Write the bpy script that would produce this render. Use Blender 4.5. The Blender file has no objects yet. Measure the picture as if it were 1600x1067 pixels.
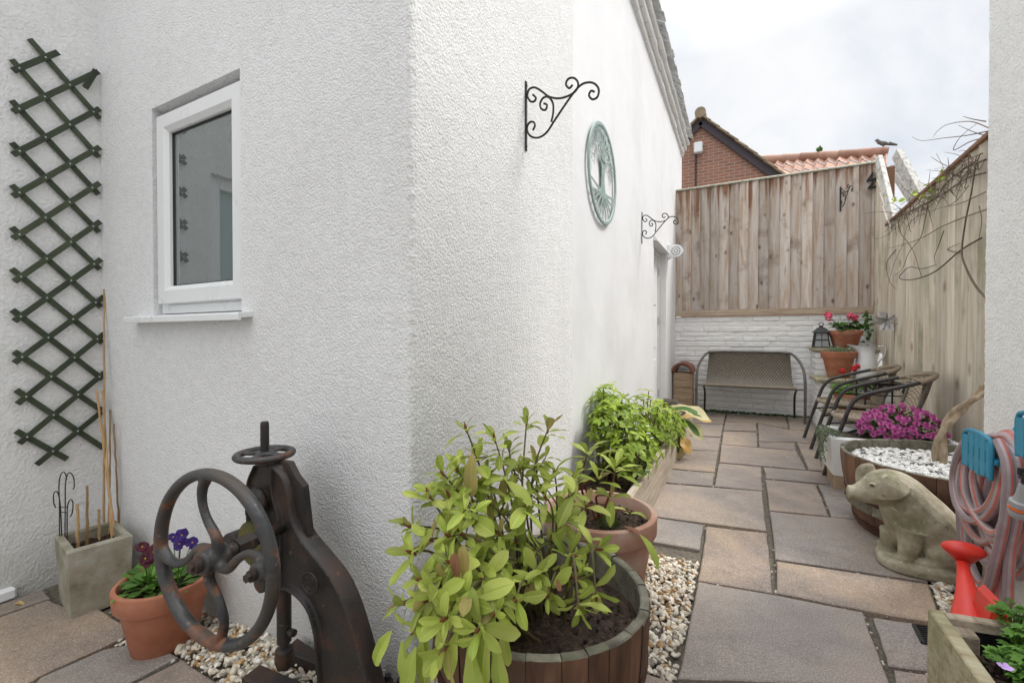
import bpy, bmesh, math, random
from mathutils import Vector, Matrix, Euler, noise
R = math.radians
rnd = random.Random(7)
scene = bpy.context.scene
COL = scene.collection

# ------------------------------------------------------------------ camera
CAM_H, FPX = 1.1, 690.0
YAW, PITCH = R(27.55), R(0.7)
cam_d = bpy.data.cameras.new('camera'); cam = bpy.data.objects.new('camera', cam_d); COL.objects.link(cam)
cam.location = (0, 0, CAM_H); cam.rotation_euler = (math.pi/2 - PITCH, 0, YAW)
cam_d.sensor_width = 36; cam_d.lens = 36*FPX/1600; cam_d.clip_start = 0.02; cam_d.clip_end = 1000
scene.camera = cam
FW = Vector((-math.sin(YAW)*math.cos(PITCH), math.cos(YAW)*math.cos(PITCH), -math.sin(PITCH)))
RT = Vector((math.cos(YAW), math.sin(YAW), 0)); UP = RT.cross(FW)
def ray(px, py): return FW + RT*((px-800)/FPX) - UP*((py-533.5)/FPX)
def onz(px, py, z=0.0): d = ray(px, py); t = (z-CAM_H)/d.z; return Vector((d.x*t, d.y*t, z))
def onx(px, py, X): d = ray(px, py); t = X/d.x; return Vector((X, d.y*t, CAM_H+d.z*t))
def ony(px, py, Y): d = ray(px, py); t = Y/d.y; return Vector((d.x*t, Y, CAM_H+d.z*t))
def ond(px, py, D): d = ray(px, py); return Vector((d.x*D, d.y*D, CAM_H+d.z*D))

# ------------------------------------------------------------------ materials
class NT:
    def __init__(s, mat):
        mat.use_nodes = True; s.t = mat.node_tree; s.t.nodes.clear()
    def n(s, typ, props=None, **inp):
        nd = s.t.nodes.new(typ)
        for k, v in (props or {}).items(): setattr(nd, k, v)
        for k, v in inp.items():
            key = int(k[1:]) if k[0] == 'i' and k[1:].isdigit() else k.replace('_', ' ')
            if hasattr(v, 'is_linked') or isinstance(v, bpy.types.NodeSocket): s.t.links.new(v, nd.inputs[key])
            else: nd.inputs[key].default_value = v
        return nd
def c4(c): return (c[0], c[1], c[2], 1)
def ramp(T, fac, cols, p0=0.3, p1=0.7):
    r = T.n('ShaderNodeValToRGB', Fac=fac); e = r.color_ramp.elements
    k = len(cols)
    while len(e) < k: e.new(0.5)
    for i, c in enumerate(cols): e[i].position = p0+(p1-p0)*i/max(1, k-1); e[i].color = c4(c)
    return r.outputs['Color']
def coords(T, scale=(1, 1, 1), shift=True):
    tc = T.n('ShaderNodeTexCoord'); at = T.n('ShaderNodeAttribute', {'attribute_name': 'tint'})
    v = tc.outputs['Object']
    if shift:
        mv = T.n('ShaderNodeVectorMath', {'operation': 'MULTIPLY'}, i0=at.outputs['Vector'], i1=(31.7, 17.3, 23.9))
        v = T.n('ShaderNodeVectorMath', {'operation': 'ADD'}, i0=v, i1=mv.outputs[0]).outputs[0]
    if scale != (1, 1, 1):
        v = T.n('ShaderNodeVectorMath', {'operation': 'MULTIPLY'}, i0=v, i1=scale).outputs[0]
    return v, at.outputs['Fac']
def mixc(T, fac, a, b, mode='MIX'):
    m = T.n('ShaderNodeMix', {'data_type': 'RGBA', 'blend_type': mode})
    for s_, v in ((m.inputs[0], fac), (m.inputs[6], a), (m.inputs[7], b)):
        if isinstance(v, bpy.types.NodeSocket): T.t.links.new(v, s_)
        else: s_.default_value = v if isinstance(v, (int, float)) else c4(v)
    return m.outputs[2]
def mth(T, op, a, b=0.5, c=None):
    kw = dict(i0=a, i1=b)
    if c is not None: kw['i2'] = c
    return T.n('ShaderNodeMath', {'operation': op}, **kw).outputs[0]
def mk(name, cols, nscale=8, scale=(1, 1, 1), detail=6, rough=0.8, rvar=0.1, bump=(), metallic=0, tm=(0.75, 1.25),
       spots=(), shift=True, trans=0, spec=0.4, coat=0, p=(0.3, 0.7), low=None, dist=0.0, top=None, knots=None):
    m = bpy.data.materials.new(name); T = NT(m)
    v, tint = coords(T, scale, shift)
    nz = T.n('ShaderNodeTexNoise', Vector=v, Scale=nscale, Detail=detail, Roughness=0.6, Distortion=dist)
    col = ramp(T, nz.outputs['Fac'], cols, *p)
    if low:                                        # (colour, scale, lo, hi, amount): broad stains
        n2 = T.n('ShaderNodeTexNoise', Vector=coords(T, (1, 1, 1), shift)[0], Scale=low[1], Detail=4, Roughness=0.6)
        mr = T.n('ShaderNodeMapRange', i0=n2.outputs['Fac'], i1=low[2], i2=low[3], i3=0.0, i4=low[4])
        col = mixc(T, mr.outputs[0], col, low[0])
    for (sc, s_s, lo, hi, amt) in spots:
        n2 = T.n('ShaderNodeTexNoise', Vector=v, Scale=s_s, Detail=2)
        mr = T.n('ShaderNodeMapRange', i0=n2.outputs['Fac'], i1=lo, i2=hi, i3=0.0, i4=amt)
        col = mixc(T, mr.outputs[0], col, sc)
    if knots:                                      # (colour, density, amount): round knots in sawn boards
        vk = T.n('ShaderNodeTexVoronoi', Vector=coords(T, (1, 1, 0.62), shift)[0], Scale=knots[1])
        nk = T.n('ShaderNodeTexNoise', Vector=coords(T, (1, 1, 1), shift)[0], Scale=35.0, Detail=2)
        dk = mth(T, 'ADD', vk.outputs['Distance'], mth(T, 'MULTIPLY', nk.outputs['Fac'], 0.07))
        mr = T.n('ShaderNodeMapRange', i0=dk, i1=0.20, i2=0.085, i3=0.0, i4=knots[2])
        col = mixc(T, mr.outputs[0], col, knots[0])
    if top:                                        # (colour, z lo, z hi, amount): water stains running down from the top
        sz = T.n('ShaderNodeSeparateXYZ', Vector=T.n('ShaderNodeTexCoord').outputs['Object'])
        n5 = T.n('ShaderNodeTexNoise', Vector=coords(T, (7, 7, 0.5), shift)[0], Scale=2.0, Detail=4)
        zz = mth(T, 'ADD', sz.outputs[2], mth(T, 'MULTIPLY', mth(T, 'SUBTRACT', n5.outputs['Fac'], 0.5), 2.2))
        mr = T.n('ShaderNodeMapRange', i0=zz, i1=top[1], i2=top[2], i3=0.0, i4=top[3])
        col = mixc(T, mr.outputs[0], col, top[0])
    k = T.n('ShaderNodeMapRange', i0=tint, i1=0.0, i2=1.0, i3=tm[0], i4=tm[1])
    col = mixc(T, 1.0, col, T.n('ShaderNodeCombineColor', i0=k.outputs[0], i1=k.outputs[0], i2=k.outputs[0]).outputs[0], 'MULTIPLY')
    rg = T.n('ShaderNodeMapRange', i0=nz.outputs['Fac'], i1=0.3, i2=0.7, i3=max(0.05, rough-rvar), i4=min(1, rough+rvar))
    b = T.n('ShaderNodeBsdfPrincipled', Base_Color=col, Roughness=rg.outputs[0], Metallic=metallic)
    b.inputs['Specular IOR Level'].default_value = spec
    b.inputs['Coat Weight'].default_value = coat
    prev = None
    for (kind, bs, st, ds) in bump:
        if kind == 'noise': h = T.n('ShaderNodeTexNoise', Vector=v, Scale=bs, Detail=4, Roughness=0.6).outputs['Fac']
        else:
            h = T.n('ShaderNodeTexVoronoi', {'feature': 'SMOOTH_F1'}, Vector=v, Scale=bs).outputs['Distance']
        kw = dict(Height=h, Strength=st, Distance=ds)
        if prev is not None: kw['Normal'] = prev
        prev = T.n('ShaderNodeBump', **kw).outputs[0]
    if prev is not None: T.t.links.new(prev, b.inputs['Normal'])
    sh = b.outputs[0]
    if trans:
        tr = T.n('ShaderNodeBsdfTranslucent', Color=col)
        sh = T.n('ShaderNodeMixShader', i0=trans, i1=sh, i2=tr.outputs[0]).outputs[0]
    T.n('ShaderNodeOutputMaterial', Surface=sh)
    return m
def roughcast(name, base, grain, strength, distance, dirt=0.5):
    m = bpy.data.materials.new(name); T = NT(m)
    tc = T.n('ShaderNodeTexCoord'); v = tc.outputs['Object']
    wob = T.n('ShaderNodeTexNoise', Vector=v, Scale=grain*0.6, Detail=2)
    vv = T.n('ShaderNodeVectorMath', {'operation': 'MULTIPLY_ADD'}, i0=wob.outputs['Color'], i1=(0.012, 0.012, 0.012), i2=v).outputs[0]
    vo = T.n('ShaderNodeTexVoronoi', {'feature': 'SMOOTH_F1'}, Vector=vv, Scale=grain)
    vo.inputs['Smoothness'].default_value = 0.6
    n1 = T.n('ShaderNodeTexNoise', Vector=v, Scale=grain*1.5, Detail=4, Roughness=0.55)
    n3 = T.n('ShaderNodeTexNoise', Vector=v, Scale=grain*0.22, Detail=3)
    h = mth(T, 'ADD', mth(T, 'MULTIPLY', vo.outputs['Distance'], -0.55), n1.outputs['Fac'])
    h = mth(T, 'ADD', h, mth(T, 'MULTIPLY', n3.outputs['Fac'], 0.8))
    bp = T.n('ShaderNodeBump', Height=h, Strength=strength, Distance=distance)
    n4 = T.n('ShaderNodeTexNoise', Vector=v, Scale=1.3, Detail=6, Roughness=0.65)
    dm = T.n('ShaderNodeMapRange', i0=n4.outputs['Fac'], i1=0.42, i2=0.75, i3=0.0, i4=dirt)
    d = [c*0.82 for c in base]
    col = mixc(T, dm.outputs[0], base, (d[0], d[1]*0.99, d[2]*0.96))
    crev_shade = T.n('ShaderNodeMapRange', i0=h, i1=0.35, i2=0.8, i3=0.28, i4=0.0)  # hollows between the grains darkened in the colour, as painted shade
    col = mixc(T, crev_shade.outputs[0], col, (base[0]*0.6, base[1]*0.6, base[2]*0.6))
    vs_ = T.n('ShaderNodeVectorMath', {'operation': 'MULTIPLY'}, i0=v, i1=(9, 9, 0.5)).outputs[0]
    sn = T.n('ShaderNodeTexNoise', Vector=vs_, Scale=1.0, Detail=5, Roughness=0.6)
    sm = T.n('ShaderNodeMapRange', i0=sn.outputs['Fac'], i1=0.58, i2=0.8, i3=0.0, i4=0.14)
    col = mixc(T, sm.outputs[0], col, (0.62, 0.62, 0.60))
    sep = T.n('ShaderNodeSeparateXYZ', Vector=v)                      # splash dirt low down on the wall
    lowf = T.n('ShaderNodeMapRange', i0=mth(T, 'ADD', sep.outputs[2], mth(T, 'MULTIPLY', n4.outputs['Fac'], 0.35)), i1=0.12, i2=0.42, i3=0.55, i4=0.0)
    col = mixc(T, lowf.outputs[0], col, (0.42, 0.41, 0.36))
    b = T.n('ShaderNodeBsdfPrincipled', Base_Color=col, Roughness=0.85, Normal=bp.outputs[0])
    b.inputs['Specular IOR Level'].default_value = 0.25
    T.n('ShaderNodeOutputMaterial', Surface=b.outputs[0])
    return m

W = (0.89, 0.89, 0.90)
M = {}
M['roughcast'] = roughcast('white roughcast', W, 110, 0.7, 0.008)
M['roughcast_side'] = roughcast('white roughcast coarse', (0.87, 0.87, 0.87), 92, 0.62, 0.0085)
M['roughcast_left'] = roughcast('white roughcast worn', (0.87, 0.87, 0.865), 66, 0.6, 0.008)
M['roughcast_pier'] = roughcast('white roughcast pier', (0.85, 0.85, 0.845), 80, 0.7, 0.0075)
M['smooth_render'] = mk('white smooth render', [(0.765, 0.765, 0.775), (0.81, 0.81, 0.82)], 2.2, rough=0.7, bump=[('noise', 60, 0.25, 0.002), ('noise', 9, 0.3, 0.006)], low=((0.66, 0.66, 0.64), 1.4, 0.5, 0.72, 0.6), tm=(1, 1), shift=False)
M['white_brick'] = mk('white painted brick', [(0.83, 0.83, 0.825), (0.89, 0.89, 0.885)], 6, rough=0.65, bump=[('noise', 45, 0.7, 0.006), ('noise', 15, 0.6, 0.012)], low=((0.50, 0.50, 0.44), 3, 0.6, 0.85, 0.5), tm=(0.95, 1.03))
M['white_mortar'] = mk('white painted mortar', [(0.62, 0.62, 0.60), (0.76, 0.76, 0.75)], 9, rough=0.8, bump=[('noise', 60, 0.6, 0.004)], tm=(1, 1))
M['upvc'] = mk('white plastic frame', [(0.82, 0.83, 0.84), (0.85, 0.86, 0.87)], 3, rough=0.3, rvar=0.05, tm=(0.9, 1.1), spec=0.5)
M['white_paint'] = mk('white gloss paint', [(0.80, 0.80, 0.79), (0.84, 0.84, 0.84)], 5, rough=0.45, bump=[('noise', 30, 0.15, 0.002)], low=((0.6, 0.6, 0.56), 5, 0.55, 0.8, 0.5), tm=(0.9, 1.1))
M['trellis'] = mk('dark green stained slat', [(0.030, 0.042, 0.026), (0.062, 0.076, 0.043)], 14, scale=(1, 1, 1), rough=0.65, bump=[('noise', 90, 0.3, 0.001)], tm=(0.7, 1.4))
M['steel'] = mk('dull steel', [(0.5, 0.5, 0.5), (0.66, 0.66, 0.66)], 30, rough=0.4, metallic=0.35)
M['concrete'] = mk('weathered concrete', [(0.20, 0.18, 0.12), (0.34, 0.31, 0.24), (0.46, 0.44, 0.38)], 9, rough=0.9, bump=[('noise', 70, 0.6, 0.005), ('voronoi', 140, 0.4, 0.003)], low=((0.15, 0.16, 0.09), 4, 0.5, 0.72, 0.6), tm=(0.85, 1.15))
M['soil'] = mk('dark potting soil', [(0.018, 0.011, 0.007), (0.05, 0.032, 0.022), (0.10, 0.065, 0.045)], 60, rough=0.95, bump=[('noise', 70, 1.0, 0.012), ('voronoi', 160, 0.8, 0.005)], tm=(0.6, 1.6))
M['terracotta'] = mk('terracotta', [(0.30, 0.105, 0.055), (0.40, 0.15, 0.085), (0.44, 0.19, 0.115)], 7, rough=0.75, bump=[('noise', 120, 0.15, 0.001), ('noise', 14, 0.15, 0.004)], low=((0.45, 0.30, 0.23), 6, 0.52, 0.72, 0.6), tm=(0.85, 1.15))
M['terracotta_pale'] = mk('limed terracotta', [(0.36, 0.18, 0.12), (0.46, 0.26, 0.185), (0.52, 0.36, 0.29)], 9, rough=0.85, bump=[('noise', 60, 0.3, 0.002)], low=((0.46, 0.38, 0.33), 6, 0.45, 0.7, 0.75), tm=(0.85, 1.15))
M['cane'] = mk('bamboo cane', [(0.34, 0.20, 0.09), (0.52, 0.35, 0.18)], 12, scale=(4, 4, 1), rough=0.55, tm=(0.6, 1.35))
M['iron_rust'] = mk('rusted cast iron', [(0.016, 0.015, 0.015), (0.032, 0.027, 0.025), (0.072, 0.036, 0.023)], 7, rough=0.55, rvar=0.18, bump=[('noise', 55, 0.5, 0.004), ('noise', 160, 0.3, 0.0015)], metallic=0.15, low=((0.115, 0.048, 0.027), 8, 0.54, 0.72, 0.6), tm=(0.75, 1.5), spec=0.5, spots=[((0.20, 0.11, 0.07), 34, 0.68, 0.75, 0.5)])
M['iron_wheel'] = mk('worn cast iron rim', [(0.032, 0.034, 0.037), (0.060, 0.060, 0.060), (0.085, 0.065, 0.05)], 8, rough=0.5, rvar=0.15, bump=[('noise', 60, 0.5, 0.004), ('noise', 180, 0.3, 0.0015)], metallic=0.2, low=((0.20, 0.082, 0.042), 14, 0.55, 0.66, 0.8), tm=(0.8, 1.3), spec=0.5, spots=[((0.30, 0.18, 0.12), 45, 0.66, 0.72, 0.5)])
M['gear'] = mk('mossy gear iron', [(0.05, 0.05, 0.02), (0.14, 0.13, 0.04)], 20, rough=0.7, bump=[('noise', 60, 0.4, 0.003)])
M['iron_black'] = mk('black painted iron', [(0.014, 0.014, 0.015), (0.032, 0.03, 0.03)], 25, rough=0.5, bump=[('noise', 120, 0.3, 0.001)])
M['barrel'] = mk('brown oak stave', [(0.07, 0.032, 0.019), (0.14, 0.068, 0.039), (0.21, 0.11, 0.066)], 7, scale=(4, 4, 0.8), rough=0.6, bump=[('noise', 16, 0.5, 0.004)], tm=(0.7, 1.25), low=((0.07, 0.055, 0.045), 6, 0.5, 0.7, 0.65))
M['barrel_grey'] = mk('weathered oak end grain', [(0.085, 0.075, 0.058), (0.19, 0.175, 0.135), (0.27, 0.25, 0.20)], 22, rough=0.9, bump=[('noise', 60, 0.7, 0.004)], tm=(0.7, 1.25), low=((0.13, 0.145, 0.075), 9, 0.5, 0.7, 0.6))
M['hoop'] = mk('rusted steel hoop', [(0.038, 0.022, 0.016), (0.085, 0.04, 0.026), (0.14, 0.065, 0.038)], 15, rough=0.55, metallic=0.35, bump=[('noise', 60, 0.3, 0.002)])
LEAFP = dict(detail=3, rough=0.5, rvar=0.08, trans=0.36, spec=0.3, bump=[('noise', 55, 0.25, 0.003)])
M['leaf_shrub'] = mk('glossy light green leaf', [(0.26, 0.35, 0.055), (0.41, 0.49, 0.10), (0.54, 0.56, 0.17)], 4, tm=(0.62, 1.5), **LEAFP)
M['leaf_yellow'] = mk('yellowing leaf', [(0.40, 0.36, 0.12), (0.55, 0.44, 0.17)], 9, tm=(0.7, 1.2), **LEAFP)
M['leaf_red'] = mk('reddish leaf', [(0.28, 0.10, 0.07), (0.42, 0.22, 0.13)], 9, tm=(0.7, 1.2), **LEAFP)
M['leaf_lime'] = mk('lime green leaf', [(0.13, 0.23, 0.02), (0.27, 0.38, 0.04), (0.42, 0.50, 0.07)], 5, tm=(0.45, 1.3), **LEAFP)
M['leaf_mid'] = mk('mid green leaf', [(0.05, 0.12, 0.022), (0.10, 0.20, 0.04)], 9, tm=(0.5, 1.5), **LEAFP)
M['leaf_fresh'] = mk('fresh green leaf', [(0.10, 0.24, 0.04), (0.19, 0.36, 0.07)], 9, tm=(0.5, 1.4), **LEAFP)
M['leaf_grey'] = mk('silver green leaf', [(0.19, 0.23, 0.15), (0.34, 0.38, 0.26)], 9, tm=(0.5, 1.3), **LEAFP)
M['hosta'] = mk('variegated hosta leaf', [(0.55, 0.52, 0.28), (0.66, 0.60, 0.36)], 9, tm=(0.7, 1.1), **LEAFP)
M['hosta_dead'] = mk('withered hosta leaf', [(0.62, 0.36, 0.10), (0.72, 0.56, 0.26)], 7, tm=(0.7, 1.2), **LEAFP)
M['stem'] = mk('green brown stem', [(0.10, 0.10, 0.035), (0.16, 0.12, 0.055)], 20, rough=0.6, tm=(0.7, 1.3))
M['stem_red'] = mk('red new stem', [(0.16, 0.045, 0.025), (0.23, 0.09, 0.04)], 20, rough=0.55)
PET = dict(nscale=40, detail=2, rough=0.6, trans=0.2, tm=(0.5, 1.35))
M['petal_purple'] = mk('magenta purple petal', [(0.60, 0.085, 0.38), (0.82, 0.30, 0.62)], **PET)
M['petal_pink'] = mk('pink petal', [(0.72, 0.06, 0.16), (0.80, 0.16, 0.26)], **PET)
M['petal_red'] = mk('red petal', [(0.62, 0.02, 0.03), (0.75, 0.05, 0.06)], **PET)
M['petal_violet'] = mk('violet pansy petal', [(0.03, 0.012, 0.13), (0.06, 0.022, 0.22)], **PET)
M['petal_maroon'] = mk('maroon pansy petal', [(0.045, 0.005, 0.014), (0.11, 0.012, 0.03)], **PET)
M['petal_yellow'] = mk('yellow flower eye', [(0.75, 0.45, 0.02), (0.85, 0.60, 0.05)], **PET)
M['petal_white'] = mk('white blossom petal', [(0.75, 0.75, 0.72), (0.82, 0.82, 0.8)], **PET)
M['gravel'] = mk('flint pebble', [(0.50, 0.41, 0.28), (0.68, 0.62, 0.52), (0.80, 0.78, 0.73)], 30, rough=0.7, tm=(0.3, 1.3), bump=[('noise', 90, 0.3, 0.002)], spec=0.35)
M['gravel_tan'] = mk('ochre pebble', [(0.32, 0.18, 0.07), (0.48, 0.32, 0.16)], 30, rough=0.7, tm=(0.5, 1.3))
M['gravel_bed'] = mk('gritty earth', [(0.06, 0.054, 0.042), (0.20, 0.175, 0.135)], 60, rough=0.95, bump=[('noise', 80, 0.8, 0.006)], tm=(1, 1))
M['pebble_white'] = mk('white pebble', [(0.70, 0.68, 0.64), (0.84, 0.83, 0.80)], 30, rough=0.6, tm=(0.12, 1.15))
M['planter_wood'] = mk('grey sawn softwood', [(0.20, 0.155, 0.11), (0.36, 0.29, 0.215), (0.47, 0.40, 0.31)], 6, scale=(6, 0.7, 9), rough=0.85, bump=[('noise', 14, 0.5, 0.003)], tm=(0.75, 1.2), low=((0.13, 0.13, 0.08), 4, 0.5, 0.75, 0.5), dist=0.6)
M['planter_y'] = mk('grey beige sawn softwood', [(0.29, 0.235, 0.175), (0.43, 0.365, 0.285), (0.53, 0.475, 0.395)], 6, scale=(6, 0.6, 8), rough=0.85, bump=[('noise', 14, 0.5, 0.003)], tm=(0.8, 1.15), low=((0.24, 0.22, 0.13), 4, 0.55, 0.8, 0.5), dist=0.5)
M['planter_x'] = mk('green sawn softwood', [(0.24, 0.19, 0.11), (0.38, 0.33, 0.21), (0.46, 0.43, 0.31)], 6, scale=(0.8, 6, 9), rough=0.85, bump=[('noise', 14, 0.5, 0.003)], tm=(0.75, 1.2), low=((0.20, 0.21, 0.11), 5, 0.5, 0.75, 0.6), dist=0.6)
M['fence'] = mk('brown fence board', [(0.40, 0.29, 0.21), (0.53, 0.45, 0.385), (0.62, 0.585, 0.555)], 4, scale=(5, 5, 0.5), rough=0.85, bump=[('noise', 14, 0.5, 0.003)], tm=(0.72, 1.18), low=((0.16, 0.085, 0.045), 2.6, 0.56, 0.74, 0.75), spots=[((0.20, 0.12, 0.07), 3.2, 0.68, 0.78, 0.6)], dist=0.4, top=((0.21, 0.095, 0.042), 1.66, 1.98, 0.9), knots=((0.10, 0.06, 0.038), 6.0, 0.85))
M['rail'] = mk('brown sawn rail', [(0.30, 0.22, 0.15), (0.46, 0.365, 0.27), (0.56, 0.48, 0.38)], 5, scale=(0.6, 9, 9), rough=0.85, bump=[('noise', 14, 0.4, 0.003)], tm=(0.8, 1.15), low=((0.30, 0.27, 0.16), 4, 0.55, 0.75, 0.5), dist=0.5)
M['fence_side'] = mk('pale fence board', [(0.47, 0.395, 0.30), (0.60, 0.535, 0.435), (0.70, 0.645, 0.555)], 4, scale=(5, 5, 0.45), rough=0.85, bump=[('noise', 14, 0.4, 0.003)], tm=(0.78, 1.12), low=((0.21, 0.22, 0.09), 1.7, 0.55, 0.75, 0.75), spots=[((0.22, 0.14, 0.09), 4.5, 0.71, 0.8, 0.6)], dist=0.4, knots=((0.22, 0.13, 0.075), 4.2, 0.7))
M['timber_pale'] = mk('lichened white timber', [(0.36, 0.34, 0.30), (0.60, 0.59, 0.55), (0.70, 0.70, 0.67)], 14, rough=0.9, bump=[('noise', 40, 0.6, 0.004)], low=((0.22, 0.20, 0.15), 16, 0.56, 0.68, 0.8), tm=(0.8, 1.1))
M['cap'] = mk('lichened grey capping', [(0.22, 0.21, 0.15), (0.40, 0.39, 0.31), (0.50, 0.50, 0.44)], 20, rough=0.9, bump=[('noise', 40, 0.5, 0.004)], tm=(0.85, 1.1))
M['wicker'] = mk('tan woven rattan', [(0.27, 0.215, 0.15), (0.40, 0.335, 0.25)], 30, rough=0.55, tm=(0.45, 1.3))
M['wicker_grey'] = mk('grey brown woven rattan', [(0.17, 0.15, 0.12), (0.27, 0.24, 0.195)], 14, rough=0.6, tm=(0.4, 1.3), low=((0.22, 0.21, 0.11), 5, 0.55, 0.75, 0.4))
M['tube'] = mk('grey painted steel tube', [(0.10, 0.095, 0.085), (0.17, 0.165, 0.15)], 12, rough=0.45, metallic=0.3, low=((0.14, 0.075, 0.045), 9, 0.55, 0.7, 0.8), tm=(0.8, 1.2))
M['tube_dark'] = mk('charcoal painted tube', [(0.035, 0.033, 0.032), (0.07, 0.066, 0.064)], 14, rough=0.45, metallic=0.2, low=((0.11, 0.06, 0.04), 11, 0.6, 0.72, 0.6))
M['stone_pig'] = mk('mossy cast stone', [(0.20, 0.175, 0.11), (0.36, 0.32, 0.235), (0.50, 0.46, 0.36)], 9, rough=0.9, bump=[('noise', 80, 0.4, 0.003), ('noise', 22, 0.4, 0.006)], low=((0.14, 0.14, 0.06), 8, 0.46, 0.68, 0.85), tm=(0.8, 1.15), spots=[((0.10, 0.095, 0.065), 22, 0.67, 0.74, 0.55), ((0.55, 0.54, 0.47), 40, 0.66, 0.72, 0.6)])
M['hose'] = mk('grey hose', [(0.36, 0.285, 0.295), (0.47, 0.385, 0.395)], 20, rough=0.4, tm=(0.8, 1.2))
M['hose_red'] = mk('coral hose stripe', [(0.52, 0.13, 0.10), (0.58, 0.20, 0.16)], 20, rough=0.4, tm=(0.8, 1.2))
M['hose_dark'] = mk('slate hose stripe', [(0.26, 0.20, 0.215), (0.32, 0.26, 0.27)], 20, rough=0.4, tm=(0.8, 1.2))
M['blue'] = mk('blue plastic', [(0.02, 0.22, 0.36), (0.03, 0.27, 0.42)], 9, rough=0.38, rvar=0.08, tm=(0.8, 1.2), bump=[('noise', 40, 0.08, 0.001)])
M['red'] = mk('red plastic', [(0.60, 0.035, 0.022), (0.70, 0.05, 0.035)], 6, rough=0.35, rvar=0.1, tm=(0.85, 1.15), low=((0.42, 0.07, 0.05), 14, 0.58, 0.75, 0.6))
M['grey_plastic'] = mk('grey plastic', [(0.30, 0.30, 0.31), (0.40, 0.40, 0.41)], 9, rough=0.45)
M['black_plastic'] = mk('black plastic', [(0.012, 0.012, 0.012), (0.03, 0.03, 0.03)], 12, rough=0.5)
M['orange_plastic'] = mk('orange plastic', [(0.70, 0.14, 0.03), (0.75, 0.18, 0.05)], 9, rough=0.45)
M['plaque'] = mk('verdigris painted metal', [(0.24, 0.325, 0.30), (0.36, 0.445, 0.42)], 16, rough=0.55, tm=(0.8, 1.2), bump=[('noise', 70, 0.3, 0.002)])
M['bark'] = mk('pale grey brown bark', [(0.20, 0.14, 0.085), (0.36, 0.28, 0.19), (0.45, 0.37, 0.27)], 14, scale=(3, 3, 1), rough=0.9, bump=[('noise', 30, 0.7, 0.006)], tm=(0.7, 1.15))
M['twig'] = mk('brown twig', [(0.10, 0.07, 0.05), (0.20, 0.15, 0.11)], 20, rough=0.85, tm=(0.6, 1.5))
M['enamel'] = mk('white enamel', [(0.78, 0.79, 0.80), (0.83, 0.84, 0.85)], 4, rough=0.25, rvar=0.05, spec=0.5, tm=(0.95, 1.05))
M['slab'] = mk('mossy stone shelf', [(0.26, 0.23, 0.15), (0.42, 0.39, 0.28)], 12, rough=0.9, bump=[('noise', 60, 0.5, 0.004)], low=((0.20, 0.22, 0.10), 8, 0.5, 0.7, 0.6))
M['tan_block'] = mk('tan timber block', [(0.26, 0.165, 0.10), (0.42, 0.30, 0.20), (0.50, 0.39, 0.28)], 5, scale=(0.9, 3, 9), rough=0.85, bump=[('noise', 18, 0.4, 0.003)], tm=(0.8, 1.15), low=((0.19, 0.18, 0.10), 9, 0.55, 0.75, 0.5))
M['log'] = mk('dark bark log', [(0.04, 0.032, 0.024), (0.11, 0.09, 0.07)], 25, rough=0.95, bump=[('noise', 40, 1.0, 0.01)])
M['ridge'] = mk('brown clay ridge tile', [(0.19, 0.08, 0.055), (0.29, 0.14, 0.105)], 14, rough=0.8, bump=[('noise', 50, 0.4, 0.003)])
M['pantile'] = mk('orange clay pantile', [(0.36, 0.18, 0.13), (0.46, 0.27, 0.20), (0.52, 0.36, 0.285)], 1.6, rough=0.8, bump=[('noise', 20, 0.3, 0.01)], tm=(0.7, 1.2))
M['fascia'] = mk('dark brown bargeboard', [(0.045, 0.035, 0.045), (0.07, 0.055, 0.065)], 6, rough=0.5)
M['rooftile'] = mk('buff concrete roof tile', [(0.25, 0.19, 0.125), (0.40, 0.32, 0.22)], 4, rough=0.9, tm=(0.6, 1.3))
M['roof_old'] = mk('painted mossy roof tile', [(0.34, 0.33, 0.31), (0.66, 0.66, 0.64), (0.80, 0.80, 0.79)], 15, rough=0.9, bump=[('noise', 40, 0.6, 0.01)], tm=(0.7, 1.1))
M['glass_lamp'] = mk('smoky lantern glass', [(0.26, 0.28, 0.29), (0.34, 0.36, 0.37)], 4, rough=0.15, spec=0.6)
M['dove'] = mk('grey dove feather', [(0.10, 0.095, 0.10), (0.19, 0.17, 0.17)], 16, rough=0.8)
M['liner'] = mk('black planter liner', [(0.008, 0.008, 0.009), (0.02, 0.02, 0.022)], 30, rough=0.35, bump=[('noise', 30, 0.6, 0.006)])
M['door_grey'] = mk('grey green door panel', [(0.36, 0.48, 0.48), (0.42, 0.54, 0.54)], 4, rough=0.4)

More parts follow.
